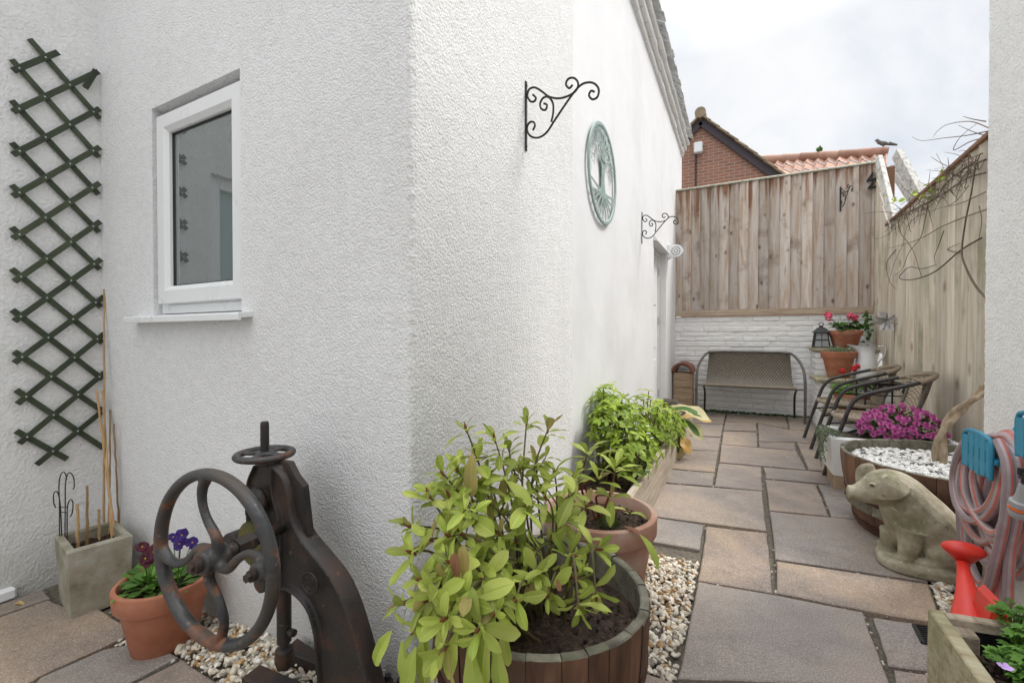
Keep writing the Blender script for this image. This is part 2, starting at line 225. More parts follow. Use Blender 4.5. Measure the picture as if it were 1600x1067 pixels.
def paving_mat():
    m = bpy.data.materials.new('riven sandstone'); T = NT(m)
    tc = T.n('ShaderNodeTexCoord'); v = tc.outputs['Object']
    at = T.n('ShaderNodeAttribute', {'attribute_name': 'tint'})
    off = T.n('ShaderNodeVectorMath', {'operation': 'MULTIPLY'}, i0=at.outputs['Vector'], i1=(41, 23, 7)).outputs[0]
    vs = T.n('ShaderNodeVectorMath', {'operation': 'ADD'}, i0=v, i1=off).outputs[0]
    n1 = T.n('ShaderNodeTexNoise', Vector=vs, Scale=1.9, Detail=8, Roughness=0.62, Distortion=0.6)
    wr = T.n('ShaderNodeAttribute', {'attribute_name': 'warm'})
    a = ramp(T, n1.outputs['Fac'], [(0.19, 0.155, 0.135), (0.275, 0.21, 0.165), (0.365, 0.265, 0.18), (0.44, 0.295, 0.175)], 0.3, 0.74)
    g = ramp(T, n1.outputs['Fac'], [(0.175, 0.165, 0.162), (0.24, 0.222, 0.215), (0.30, 0.262, 0.235)], 0.3, 0.72)
    col = mixc(T, wr.outputs['Fac'], g, a)
    sp = T.n('ShaderNodeTexNoise', Vector=v, Scale=190, Detail=2, Roughness=0.6)
    s1 = T.n('ShaderNodeMapRange', i0=sp.outputs['Fac'], i1=0.54, i2=0.68, i3=0.0, i4=0.6)
    col = mixc(T, s1.outputs[0], col, (0.50, 0.46, 0.42))
    s2 = T.n('ShaderNodeMapRange', i0=sp.outputs['Fac'], i1=0.46, i2=0.33, i3=0.0, i4=0.6)
    col = mixc(T, s2.outputs[0], col, (0.11, 0.098, 0.09))
    st = T.n('ShaderNodeTexNoise', Vector=vs, Scale=6, Detail=7, Roughness=0.75)
    s3 = T.n('ShaderNodeMapRange', i0=st.outputs['Fac'], i1=0.5, i2=0.8, i3=0.0, i4=0.55)
    col = mixc(T, s3.outputs[0], col, (0.13, 0.115, 0.10))
    gm = T.n('ShaderNodeTexNoise', Vector=v, Scale=1.2, Detail=6, Roughness=0.7)
    s4 = T.n('ShaderNodeMapRange', i0=gm.outputs['Fac'], i1=0.55, i2=0.78, i3=0.0, i4=0.5)
    col = mixc(T, s4.outputs[0], col, (0.17, 0.155, 0.09))
    br = T.n('ShaderNodeMapRange', i0=at.outputs['Fac'], i1=0.0, i2=1.0, i3=0.82, i4=1.36)
    col = mixc(T, 1.0, col, T.n('ShaderNodeCombineColor', i0=br.outputs[0], i1=br.outputs[0], i2=br.outputs[0]).outputs[0], 'MULTIPLY')
    h1 = T.n('ShaderNodeTexNoise', Vector=vs, Scale=7, Detail=8, Roughness=0.6)
    b1 = T.n('ShaderNodeBump', Height=h1.outputs['Fac'], Strength=0.55, Distance=0.014)
    b2 = T.n('ShaderNodeBump', Height=sp.outputs['Fac'], Strength=0.5, Distance=0.003, Normal=b1.outputs[0])
    rg = T.n('ShaderNodeMapRange', i0=st.outputs['Fac'], i1=0.3, i2=0.7, i3=0.5, i4=0.78)
    b = T.n('ShaderNodeBsdfPrincipled', Base_Color=col, Roughness=rg.outputs[0], Normal=b2.outputs[0])
    b.inputs['Specular IOR Level'].default_value = 0.4
    T.n('ShaderNodeOutputMaterial', Surface=b.outputs[0])
    return m
M['paving'] = paving_mat()
def brick_mat():
    m = bpy.data.materials.new('red house brick'); T = NT(m)
    tc = T.n('ShaderNodeTexCoord')
    mp = T.n('ShaderNodeMapping', Vector=tc.outputs['Object'], Rotation=(math.pi/2, 0, 0))
    bk = T.n('ShaderNodeTexBrick', Vector=mp.outputs[0], Color1=c4((0.36, 0.16, 0.10)), Color2=c4((0.25, 0.12, 0.085)), Mortar=c4((0.40, 0.33, 0.28)), Scale=1.0)
    bk.inputs['Brick Width'].default_value = 0.23; bk.inputs['Row Height'].default_value = 0.078; bk.inputs['Mortar Size'].default_value = 0.010
    n = T.n('ShaderNodeTexNoise', Vector=tc.outputs['Object'], Scale=5, Detail=6)
    col = mixc(T, mth(T, 'MULTIPLY', n.outputs['Fac'], 0.5), bk.outputs['Color'], (0.33, 0.17, 0.12))
    bp = T.n('ShaderNodeBump', Height=mth(T, 'MULTIPLY', bk.outputs['Fac'], -1.0), Strength=0.6, Distance=0.01)
    b = T.n('ShaderNodeBsdfPrincipled', Base_Color=col, Roughness=0.85, Normal=bp.outputs[0])
    T.n('ShaderNodeOutputMaterial', Surface=b.outputs[0]); return m
M['brick'] = brick_mat()
def glass_mat():
    m = bpy.data.materials.new('dim window glass'); T = NT(m)
    d = T.n('ShaderNodeBsdfPrincipled', Base_Color=c4((0.07, 0.08, 0.08)), Roughness=0.6)
    g = T.n('ShaderNodeBsdfGlossy', Color=c4((0.92, 0.97, 0.97)), Roughness=0.0)
    lw = T.n('ShaderNodeFresnel', IOR=2.1)
    f = mth(T, 'MINIMUM', mth(T, 'MULTIPLY', lw.outputs[0], 1.6), 0.7)
    T.n('ShaderNodeOutputMaterial', Surface=T.n('ShaderNodeMixShader', i0=f, i1=d.outputs[0], i2=g.outputs[0]).outputs[0]); return m
M['glass'] = glass_mat()

# ------------------------------------------------------------------ mesh helpers
class MB:
    def __init__(s): s.v = []; s.f = []; s.t = []; s.m = []; s.w = []
    def add(s, vs, fs, tint=0.5, mi=0, warm=0.5):
        o = len(s.v); s.v += [tuple(p) for p in vs]
        for i, f in enumerate(fs):
            s.f.append(tuple(o+k for k in f)); s.t.append(tint[i] if isinstance(tint, list) else tint)
            s.m.append(mi[i] if isinstance(mi, list) else mi); s.w.append(warm)
        return s
    def box(s, lo, hi, b=0.004, tint=0.5, mi=0, mat=None):
        lo = Vector(lo); hi = Vector(hi); c = (lo+hi)/2; h = (hi-lo)/2
        b = min(b, h.x*0.45, h.y*0.45, h.z*0.45)
        bm = bmesh.new(); bmesh.ops.create_cube(bm, size=2)
        for v in bm.verts: v.co = Vector((v.co.x*h.x, v.co.y*h.y, v.co.z*h.z))
        if b > 0: bmesh.ops.bevel(bm, geom=bm.edges[:], offset=b, segments=1, affect='EDGES', profile=0.5)
        return s.bm(bm, c, tint, mi, mat)
    def bm(s, bm, c=Vector((0, 0, 0)), tint=0.5, mi=0, mat=None):
        bm.verts.index_update(); vs = []
        for v in bm.verts:
            p = v.co.copy()
            if mat is not None: p = mat @ p
            vs.append(p+Vector(c))
        s.add(vs, [[v.index for v in f.verts] for f in bm.faces], tint, mi); bm.free(); return s
    def beam(s, a, b_, w, h, up=(0, 0, 1), bev=0.003, tint=0.5, mi=0):      # rectangular bar from a to b
        a = Vector(a); b_ = Vector(b_); d = b_-a; L = d.length; d.normalize()
        upv = Vector(up); x = d.cross(upv)
        if x.length < 1e-5: x = d.cross(Vector((1, 0, 0)))
        x.normalize(); u = x.cross(d)
        mt = Matrix((d, x, u)).transposed()
        return s.box((-L/2, -w/2, -h/2), (L/2, w/2, h/2), bev, tint, mi, None) if False else s._bx(L, w, h, bev, mt, (a+b_)/2, tint, mi)
    def _bx(s, L, w, h, bev, mt, c, tint, mi):
        bm = bmesh.new(); bmesh.ops.create_cube(bm, size=1)
        for v in bm.verts: v.co = Vector((v.co.x*L, v.co.y*w, v.co.z*h))
        bev = min(bev, L*0.4, w*0.4, h*0.4)
        if bev > 0: bmesh.ops.bevel(bm, geom=bm.edges[:], offset=bev, segments=1, affect='EDGES', profile=0.5)
        return s.bm(bm, c, tint, mi, mt)
    def tube(s, pts, r, n=8, closed=False, tint=0.5, mi=0, flat=1.0, mis=None, up=None):
        pts = [Vector(p) for p in pts]; k = len(pts)
        if k < 2: return s
        rs = r if isinstance(r, (list, tuple)) else [r]*k
        tan = []
        for i in range(k):
            a = pts[(i-1) % k] if (closed or i > 0) else pts[0]
            b = pts[(i+1) % k] if (closed or i < k-1) else pts[-1]
            t = b-a; tan.append(t.normalized() if t.length > 1e-9 else Vector((0, 0, 1)))
        nrm = Vector(up) if up else (Vector((0, 0, 1)) if abs(tan[0].z) < 0.9 else Vector((1, 0, 0)))
        nrm = (nrm-tan[0]*nrm.dot(tan[0])).normalized(); vs = []
        for i in range(k):
            nrm = nrm-tan[i]*nrm.dot(tan[i])
            if nrm.length < 1e-6: nrm = tan[i].orthogonal()
            nrm.normalize(); bi = tan[i].cross(nrm)
            for j in range(n):
                a = 2*math.pi*j/n
                vs.append(pts[i]+nrm*(math.cos(a)*rs[i]*flat)+bi*(math.sin(a)*rs[i]))
        fs = []; mm = []
        for i in range(k if closed else k-1):
            i2 = (i+1) % k
            for j in range(n):
                j2 = (j+1) % n
                fs.append((i*n+j, i*n+j2, i2*n+j2, i2*n+j)); mm.append(mis[j] if mis else mi)
        if not closed:
            fs.append(tuple(range(n))[::-1]); fs.append(tuple((k-1)*n+j for j in range(n))); mm += [mi, mi]
        return s.add(vs, fs, tint, mm)
    def lathe(s, prof, c=(0, 0, 0), n=32, tint=0.5, mi=0, mat=None, sx=1.0, wob=0.0, cap=True):
        vs = []; fs = []; c = Vector(c)
        for (r, z) in prof:
            for j in range(n):
                a = 2*math.pi*j/n; q = 1+wob*noise.noise(Vector((math.cos(a)*1.3, math.sin(a)*1.3, z*6)))
                p = Vector((math.cos(a)*r*sx*q, math.sin(a)*r*q, z))
                if mat is not None: p = mat @ p
                vs.append(p+c)
        for i in range(len(prof)-1):
            for j in range(n):
                j2 = (j+1) % n; fs.append((i*n+j, i*n+j2, (i+1)*n+j2, (i+1)*n+j))
        if cap:
            if prof[0][0] > 1e-6: fs.append(tuple(range(n))[::-1])
            if prof[-1][0] > 1e-6: fs.append(tuple((len(prof)-1)*n+j for j in range(n)))
        return s.add(vs, fs, tint, mi)
    def ball(s, c, r, sub=2, tint=0.5, mi=0, rot=None, jit=0.0, rg=None):
        bm = bmesh.new(); bmesh.ops.create_icosphere(bm, subdivisions=sub, radius=1)
        rr = Vector(r) if isinstance(r, (tuple, list, Vector)) else Vector((r, r, r))
        for v in bm.verts:
            k = 1+(rg or rnd).uniform(-jit, jit) if jit else 1
            v.co = Vector((v.co.x*rr.x*k, v.co.y*rr.y*k, v.co.z*rr.z*k))
        return s.bm(bm, Vector(c), tint, mi, rot)
    def leaf(s, p, d, nrm, L, Wd, droop=0.3, fold=0.25, tint=0.5, mi=0, rows=5, tip=0.25, wave=0.0):
        p = Vector(p); d = Vector(d).normalized(); nrm = Vector(nrm)
        side = d.cross(nrm)
        if side.length < 1e-4: side = d.orthogonal()
        side.normalize(); up = side.cross(d).normalized(); vs = []; fs = []
        for i in range(rows+1):
            t = i/rows
            tt = i/rows; t = tt-(tt**8)*0.0
            prof = max(0.0, 4*(t**1.2)*(1-t**2.3)/1.95)**0.55 if 0 < t < 1 else 0.12
            w = Wd*0.5*min(1, prof)
            ang = droop*t
            c = p+d*(L*t*(1-0.12*droop*t))-up*(L*ang*t*0.6)
            wv = wave*math.sin(t*9+tint*20)*w
            for sgn in ((-1, -.09, .09, 1) if rows > 5 else (-1, 0, 1)):
                vs.append(c+side*(w*sgn)+up*(abs(sgn)*w*fold+wv*sgn))
        if rows > 5:
            tt = []
            for i in range(rows):
                a = i*4; fs += [(a, a+1, a+5, a+4), (a+1, a+2, a+6, a+5), (a+2, a+3, a+7, a+6)]; tt += [tint, tint+.2, tint-.06]
            return s.add(vs, fs, tt, mi)
        for i in range(rows):
            a = i*3; fs += [(a, a+1, a+4, a+3), (a+1, a+2, a+5, a+4)]
        return s.add(vs, fs, tint, mi)
    def slab(s, poly, z0, z1, b=0.008, tint=0.5, warm=0.5, mi=0, top=None):      # convex-ish polygon with chamfered top edge
        n = len(poly); ar = sum(poly[i][0]*poly[(i+1) % n][1]-poly[(i+1) % n][0]*poly[i][1] for i in range(n))
        if ar < 0: poly = poly[::-1]
        inn = inset(poly, b); zf = top or (lambda x, y: z1); vs = []
        vs += [(x, y, z0) for x, y in poly]; vs += [(x, y, zf(x, y)-b*0.8) for x, y in poly]; vs += [(x, y, zf(x, y)) for x, y in inn]
        fs = [tuple(range(2*n, 3*n))]
        for i in range(n):
            j = (i+1) % n; fs += [(i, j, n+j, n+i), (n+i, n+j, 2*n+j, 2*n+i)]
        return s.add(vs, fs, tint, mi, warm)
    def prism(s, poly, org, ux, uy, un, th, tint=0.5, mi=0):     # polygon (u,v) extruded +-th/2 along un
        ux, uy, un, org = Vector(ux), Vector(uy), Vector(un), Vector(org); n = len(poly)
        vs = [org+ux*a+uy*b-un*th/2 for a, b in poly]+[org+ux*a+uy*b+un*th/2 for a, b in poly]
        fs = [tuple(range(n))[::-1], tuple(range(n, 2*n))]
        for i in range(n): j = (i+1) % n; fs.append((i, j, n+j, n+i))
        return s.add(vs, fs, tint, mi)
    def build(s, name, mats, parent=None, smooth=35, world=True):
        me = bpy.data.meshes.new(name)
        off = Vector((0, 0, 0))
        if parent is not None and world:
            off = abs_loc(parent)
        me.from_pydata([tuple(Vector(p)-off) for p in s.v], [], s.f)
        if not isinstance(mats, (list, tuple)): mats = [mats]
        for m in mats: me.materials.append(M[m] if isinstance(m, str) else m)
        me.polygons.foreach_set('material_index', s.m)
        a = me.attributes.new('tint', 'FLOAT', 'FACE'); a.data.foreach_set('value', s.t)
        a = me.attributes.new('warm', 'FLOAT', 'FACE'); a.data.foreach_set('value', s.w)
        if smooth:
            me.polygons.foreach_set('use_smooth', [True]*len(s.f))
            bmx = bmesh.new(); bmx.from_mesh(me)
            bmesh.ops.recalc_face_normals(bmx, faces=bmx.faces[:]); bmx.to_mesh(me); bmx.free()
            me.set_sharp_from_angle(angle=R(smooth))
        me.update()
        o = bpy.data.objects.new(name, me); COL.objects.link(o)
        if parent is not None: o.parent = parent
        return o
def abs_loc(o):
    v = Vector((0, 0, 0))
    while o is not None: v = v+o.location; o = o.parent
    return v
def inset(poly, b):
    n = len(poly); out = []
    for i in range(n):
        p0, p1, p2 = Vector(poly[i-1][:2]), Vector(poly[i][:2]), Vector(poly[(i+1) % n][:2])
        e1 = (p1-p0).normalized(); e2 = (p2-p1).normalized()
        n1 = Vector((-e1.y, e1.x)); n2 = Vector((-e2.y, e2.x)); k = 1+n1.dot(n2)
        q = p1+(n1+n2)*(b/max(0.4, k)); out.append((q.x, q.y))
    return out
def inpoly(x, y, poly):
    c = False; n = len(poly)
    for i in range(n):
        x1, y1 = poly[i][:2]; x2, y2 = poly[i-1][:2]
        if (y1 > y) != (y2 > y) and x < (x2-x1)*(y-y1)/(y2-y1)+x1: c = not c
    return c
def cr(pts, k=6, closed=False):                      # Catmull-Rom through points
    pts = [Vector(p) for p in pts]; out = []; n = len(pts)
    for i in range(n if closed else n-1):
        g = (lambda j: pts[j % n]) if closed else (lambda j: pts[max(0, min(n-1, j))])
        a, b, c, d = g(i-1), g(i), g(i+1), g(i+2)
        for q in range(k):
            t = q/k
            out.append(0.5*((2*b)+(c-a)*t+(2*a-5*b+4*c-d)*t*t+(3*b-a-3*c+d)*t**3))
    if not closed: out.append(pts[-1])
    return out
def fuse(mb, name, mats, parent, voxel, smooth=4, tint=0.5):        # melt overlapping solids into one continuous skin
    me = bpy.data.meshes.new('tmp'); me.from_pydata(mb.v, [], mb.f)
    o = bpy.data.objects.new('tmp', me); COL.objects.link(o)
    bmx = bmesh.new(); bmx.from_mesh(me); bmesh.ops.recalc_face_normals(bmx, faces=bmx.faces[:]); bmx.to_mesh(me); bmx.free()
    md = o.modifiers.new('r', 'REMESH'); md.mode = 'VOXEL'; md.voxel_size = voxel
    if smooth: s2 = o.modifiers.new('s', 'SMOOTH'); s2.iterations = smooth; s2.factor = 0.5
    dg = bpy.context.evaluated_depsgraph_get(); ev = o.evaluated_get(dg); m2 = ev.to_mesh()
    out = MB(); out.add([v.co.copy() for v in m2.vertices], [tuple(p.vertices) for p in m2.polygons], tint)
    ev.to_mesh_clear(); bpy.data.objects.remove(o); bpy.data.meshes.remove(me)
    return out.build(name, mats, parent, smooth=80)
def tag(o, label=None, cat=None, group=None, kind=None):
    if label: o['label'] = label
    if cat: o['category'] = cat
    if group: o['group'] = group
    if kind: o['kind'] = kind
    return o
def thing(name, loc, label, cat, group=None):
    o = bpy.data.objects.new(name, None); COL.objects.link(o); o.location = loc; o.empty_display_size = 0.1
    return tag(o, label, cat, group)
# ================================================================== SETTING
def gz(x):                                            # the yard dips a little towards the left corner
    t = min(1, max(0, (-1.15-x)/1.0)); return -0.085*t*t*(3-2*t)
def gnd(px, py):
    p = onz(px, py)
    for _ in range(4): p = onz(px, py, gz(p.x))
    return p
WX, WY, LX = -0.89, 1.05, -2.95                       # passage wall, window wall, trellis wall
BACK, FENR, PIER, PYE = 7.1, 1.5, 0.93, 2.655

gb = MB(); nx, ny = 60, 60
for j in range(ny+1):
    for i in range(nx+1):
        x = -60+120*i/nx if (i < 4 or i > nx-4) else -8+16*(i-4)/(nx-8)
        y = -60+120*j/ny if (j < 4 or j > ny-4) else -6+24*(j-4)/(ny-8)
        gb.v.append((x, y, -0.022+gz(x)))
for j in range(ny):
    for i in range(nx):
        a = j*(nx+1)+i; gb.f.append((a, a+1, a+nx+2, a+nx+1)); gb.t.append(0.5); gb.m.append(0); gb.w.append(0.5)
tag(gb.build('ground', 'gravel_bed'), kind='structure')

Q = lambda x, y: (1020+.325*x, 460+.325*y)
Z = lambda x, y: (1000+.4*x, 640+.4*y)
V = lambda x, y: (.2316*x, 820+.2316*y)
SL = []
def sl(fn, pts, warm, tint):
    SL.append(([tuple(gnd(*fn(*p)))[:2] for p in pts], warm, tint))
sl(Q, [(180, 556), (352, 572), (342, 622), (150, 612)], .6, .35)
sl(Q, [(355, 575), (640, 587), (654, 645), (502, 614), (346, 609)], .7, .3)
sl(Q, [(643, 588), (860, 596), (870, 660), (659, 647)], .5, .5)
sl(Q, [(150, 616), (341, 626), (329, 684), (110, 672)], .5, .45)
sl(Q, [(346, 613), (498, 617), (502, 656), (338, 651)], .6, .45)
sl(Q, [(337, 655), (503, 660), (506, 731), (328, 718)], .6, .5)
sl(Q, [(503, 618), (654, 649), (880, 665), (890, 722), (687, 708), (507, 704)], .5, .5)
sl(Q, [(507, 707), (684, 711), (692, 747), (509, 731)], .6, .5)
sl(Q, [(110, 676), (328, 688), (318, 750), (100, 742)], .5, .4)
sl(Q, [(100, 746), (317, 754), (301, 854), (80, 835)], .7, .35)
sl(Q, [(80, 839), (299, 858), (289, 920), (40, 900)], .4, .45)
sl(Q, [(326, 722), (692, 751), (741, 842), (318, 805)], .6, .55)
sl(Q, [(316, 810), (523, 828), (531, 943), (292, 920)], .55, .55)
sl(Q, [(528, 829), (745, 846), (905, 862), (915, 915), (542, 882)], .6, .5)
sl(Q, [(690, 712), (890, 726), (930, 858), (747, 843)], .6, .5)
sl(Z, [(50, 283), (480, 318), (497, 475), (20, 412)], .5, .6)
sl(Z, [(487, 270), (689, 288), (742, 414), (503, 391)], .75, .55)
sl(Z, [(693, 288), (900, 308), (960, 437), (746, 415)], .3, .5)
sl(Z, [(503, 395), (1060, 448), (1130, 674), (526, 584)], .35, .5)
sl(Z, [(528, 590), (1130, 680), (1190, 838), (1000, 809), (531, 717)], .9, .6)
sl(Z, [(-60, 401), (251, 447), (236, 545), (-60, 495)], .15, .45)
sl(Z, [(256, 451), (500, 478), (523, 714), (223, 663)], .9, .55)
sl(Z, [(222, 668), (526, 719), (872, 786), (930, 930), (990, 1085), (143, 1052)], .25, .5)
sl(Z, [(905, 808), (1190, 846), (1240, 1040), (968, 1003)], .2, .5)
sl(Z, [(985, 1012), (1260, 1046), (1420, 1420), (1050, 1420)], .4, .5)
sl(Z, [(-20, 1010), (105, 1048), (140, 1064), (120, 1200), (-120, 1200)], .7, .5)
sl(Z, [(150, 1066), (985, 1096), (1046, 1420), (80, 1420)], .6, .5)
sl(V, [(-700, 790), (0, 530), (300, 428), (350, 488), (5, 605), (-700, 880)], .5, .3)
sl(V, [(-700, 900), (0, 612), (330, 497), (440, 540), (560, 500), (602, 502), (915, 712), (700, 818), (270, 1012), (190, 1062), (-300, 1240), (-700, 1260)], .95, .55)
sl(V, [(268, 1022), (700, 832), (960, 780), (1122, 815), (1213, 882), (868, 1067), (500, 1260), (0, 1260)], .2, .45)
sl(V, [(1237, 893), (1340, 965), (1560, 1105), (1300, 1330), (500, 1330), (892, 1069)], .7, .5)
sr = random.Random(3)
for (x0, x1, y0, y1) in [(-0.42, 0.4, 0.1, 0.62), (0.42, 1.1, 0.1, 0.9), (-1.3, -0.45, -0.1, 0.32), (-2.9, -1.35, -0.2, 0.26), (-2.9, -1.6, -0.9, -0.22), (-1.58, -0.5, -0.9, -0.13), (-0.48, 0.5, -0.9, 0.08), (0.52, 1.1, -0.9, 0.08),
                         (-2.9, -1.2, -1.7, -0.92), (-1.18, 0, -1.7, -0.92), (0.02, 1.1, -1.7, -0.92)]:
    SL.append(([(x0, y0), (x1, y0), (x1, y1), (x0, y1)], sr.random(), sr.uniform(.4, .6)))
SL += [([(.62, 4.42), (1.5, 4.42), (1.5, 5.3), (.62, 5.28)], .5, .5), ([(.64, 5.32), (1.5, 5.33), (1.5, 6.2), (.64, 6.2)], .6, .45), ([(.66, 6.24), (1.5, 6.24), (1.5, 7.08), (.66, 7.08)], .5, .5), ([(.55, 3.72), (1.45, 3.72), (1.45, 4.38), (.62, 4.38)], .5, .5), ([(1.14, 3.3), (1.45, 3.3), (1.45, 3.68), (1.14, 3.68)], .5, .4)]
pv = MB()
for poly, warm, tint in SL:
    ar = sum(poly[i][0]*poly[(i+1) % len(poly)][1]-poly[(i+1) % len(poly)][0]*poly[i][1] for i in range(len(poly)))
    if ar < 0: poly = poly[::-1]
    # ragged riven edges
    rag = []
    for i in range(len(poly)):
        a, b = Vector(poly[i]), Vector(poly[(i+1) % len(poly)]); L = (b-a).length; k = max(1, int(L/0.06)); nn = Vector((-(b-a).y, (b-a).x)).normalized()
        for q in range(k):
            p = a.lerp(b, q/k); w = (0.0042*noise.noise(Vector((p.x*11, p.y*11, tint*50)))+0.0025*noise.noise(Vector((p.x*37, p.y*37, tint*50)))) if q else -0.0
            p = p+nn*(0.003+w) if q else p+nn*0.002
            rag.append((p.x, p.y))
    tx, ty = sr.uniform(-.004, .004), sr.uniform(-.004, .004); cx = sum(p[0] for p in rag)/len(rag); cy = sum(p[1] for p in rag)/len(rag); dz = sr.uniform(-.003, .003)
    rag = inset(rag, 0.003)
    pv.slab(rag, -0.04+gz(cx), 0, 0.005, tint, warm, top=lambda x, y: gz(x)+dz+tx*(x-cx)+ty*(y-cy))
tag(pv.build('paving', 'paving', smooth=20), kind='structure')

# loose gravel where there are no slabs
def gravel(name, regions, seed, rmin=.0055, rmax=.0118, base=-0.016, avoid=()):
    g = MB(); rg = random.Random(seed); grown = []
    for pl, _w, _t in SL:
        ar = sum(pl[i][0]*pl[(i+1) % len(pl)][1]-pl[(i+1) % len(pl)][0]*pl[i][1] for i in range(len(pl))); grown.append(inset(pl if ar > 0 else pl[::-1], -.009))
    cubes = []
    for k in range(14):
        bm = bmesh.new(); bmesh.ops.create_icosphere(bm, subdivisions=2, radius=1); off = Vector((k*7.1, k*3.3, 1.7))
        for v in bm.verts:
            q = v.co.copy(); v.co *= 1+0.42*noise.noise(q*1.15+off)+0.16*noise.noise(q*2.6+off)
        cubes.append(([v.co.copy() for v in bm.verts], [[v.index for v in f.verts] for f in bm.faces])); bm.free()
    for (x0, x1, y0, y1, n) in regions:
        for _ in range(n):
            x, y = rg.uniform(x0, x1), rg.uniform(y0, y1)
            if any(inpoly(x, y, pl) for pl in grown) or any((x-a)**2+(y-b)**2 < c*c for a, b, c in avoid): continue
            r = rg.uniform(rmin, rmax)*(1.25 if rg.random() < .12 else 1)
            vs, fs = rg.choice(cubes); mt = Euler((rg.gauss(0, .5), rg.gauss(0, .5), rg.uniform(0, 6.3))).to_matrix()
            sx, sy, sz = r*rg.uniform(.85, 1.5), r*rg.uniform(.7, 1.1), r*rg.uniform(.4, .75)
            c = Vector((x, y, base+gz(x)+rg.uniform(0, .022)))
            g.add([mt @ Vector((v.x*sx, v.y*sy, v.z*sz))+c for v in vs], fs, min(1, max(0, rg.gauss(.70, .22))), 1 if rg.random() < .16 else 0)
    return tag(g.build(name, ['gravel', 'gravel_tan'], smooth=50), 'mixed cream and ochre gravel filling the gaps between the slabs and walls', 'gravel', kind='stuff')
BAR1 = (-0.484, 1.085); POT2 = (-0.515, 1.76)
gravel('gravel', [(WX, -.12, .75, 2.3, 8000), (-2.43, WX, .3, WY, 7000), (.72, PIER, 1.6, 2.75, 2200)], 5, avoid=[(BAR1[0], BAR1[1], .22), (POT2[0], POT2[1], .14)])
# stray pebbles and grit in the joints
jg = MB(); rg = random.Random(9)
for _ in range(420):
    k = rg.randrange(len(SL)); pl = SL[k][0]; i = rg.randrange(len(pl)); p = Vector(pl[i]).lerp(Vector(pl[(i+1) % len(pl)]), rg.random())
    if p.y < .8: continue
    jg.ball((p.x, p.y, -0.008+gz(p.x)), (rg.uniform(.003, .007), rg.uniform(.003, .006), .004), 1, rg.random(), 0)
tag(jg.build('joint_grit', 'gravel', smooth=50), 'small stones and grit caught in the paving joints', 'grit', kind='stuff')

# ================================================================== WHITE HOUSE
house = thing('white_house', (WX, WY, 0), 'white roughcast house with a small window and a long passage wall', 'house')
wx0, wx1, wz0, wz1 = -2.425, -1.748, 1.19, 2.147       # window opening
TOP = 4.12
w = MB()                                                # window wall with its reveal
def quad(mb, a, b, c, d, tint=.5): mb.add([a, b, c, d], [(0, 1, 2, 3)], tint)
xs = [LX, wx0, wx1, WX-0.02]; zs = [-0.15, wz0, wz1, TOP+.5]
for i in range(3):
    for j in range(3):
        if i == 1 and j == 1: continue
        quad(w, (xs[i], WY, zs[j]), (xs[i+1], WY, zs[j]), (xs[i+1], WY, zs[j+1]), (xs[i], WY, zs[j+1]))
D = .065
quad(w, (wx0, WY, wz0), (wx0, WY+D, wz0), (wx0, WY+D, wz1), (wx0, WY, wz1)); quad(w, (wx1, WY, wz0), (wx1, WY, wz1), (wx1, WY+D, wz1), (wx1, WY+D, wz0))
quad(w, (wx0, WY, wz1), (wx1, WY, wz1), (wx1, WY+D, wz1), (wx0, WY+D, wz1)); quad(w, (wx0, WY, wz0), (wx0, WY+D, wz0), (wx1, WY+D, wz0), (wx1, WY, wz0))
w.build('window_wall', 'roughcast', house, smooth=None)
# uneven rendered corner between the window wall and the passage wall
YS = 2.475
c = MB(); nz, na = 420, 9
for j in range(nz+1):
    z = -0.15+(TOP+.65)*j/nz; rr = .022+.008*noise.noise(Vector((0, 0, z*1.5))); lump = .0022*noise.noise(Vector((3, 1, z*42)))+.0016*noise.noise(Vector((9, 1, z*120)))
    wob = .008*noise.noise(Vector((5, 5, z*.9)))
    for i in range(na+1):
        a = -math.pi/2+math.pi/2*i/na
        l2 = lump+.0022*noise.noise(Vector((a*5, 4, z*70)))
        if i in (0, na): l2 = 0; 
        cx, cy = WX-.02, WY+.02
        c.v.append((cx+math.cos(a)*(.02+l2)+(wob*(math.cos(a)) if 0 < i < na else 0), cy+math.sin(a)*(.02+l2), z))
for j in range(nz):
    for i in range(na):
        p = j*(na+1)+i; c.f.append((p, p+1, p+na+2, p+na+1)); c.t.append(.5); c.m.append(0); c.w.append(.5)
c.build('wall_corner', 'roughcast_side', house, smooth=60)
s = MB(); quad(s, (WX, WY+.02, -.15), (WX, YS, -.15), (WX, YS, TOP+.3), (WX, WY+.02, TOP+.3)); s.build('roughcast_wall', 'roughcast_side', house, smooth=None)
# smooth painted stretch with the door opening
dy0, dy1, dzt = 5.23, 6.16, 2.2
s = MB(); YE = 7.78; X2 = WX-.012; nseg = 1
ys = [YS, dy0, dy1, YE]; zs = [-.1, dzt, TOP+.1]
for i in range(3):
    for j in range(2):
        if i == 1 and j == 0: continue
        quad(s, (X2, ys[i], zs[j]), (X2, ys[i+1], zs[j]), (X2, ys[i+1], zs[j+1]), (X2, ys[i], zs[j+1]))
quad(s, (WX, YS, -.1), (X2, YS, -.1), (X2, YS, TOP+.1), (WX, YS, TOP+.1))
DX = WX-.115
quad(s, (X2, dy1, -.1), (DX-.06, dy1, -.1), (DX-.06, dy1, dzt), (X2, dy1, dzt)); quad(s, (X2, dy0, -.1), (X2, dy0, dzt), (DX-.06, dy0, dzt), (DX-.06, dy0, -.1))
quad(s, (X2, dy0, dzt), (X2, dy1, dzt), (DX-.06, dy1, dzt), (DX-.06, dy0, dzt))
quad(s, (X2, YE, -.1), (X2-2.5, YE, -.1), (X2-2.5, YE, TOP+.1), (X2, YE, TOP+.1))
s.build('passage_wall', 'smooth_render', house, smooth=None)
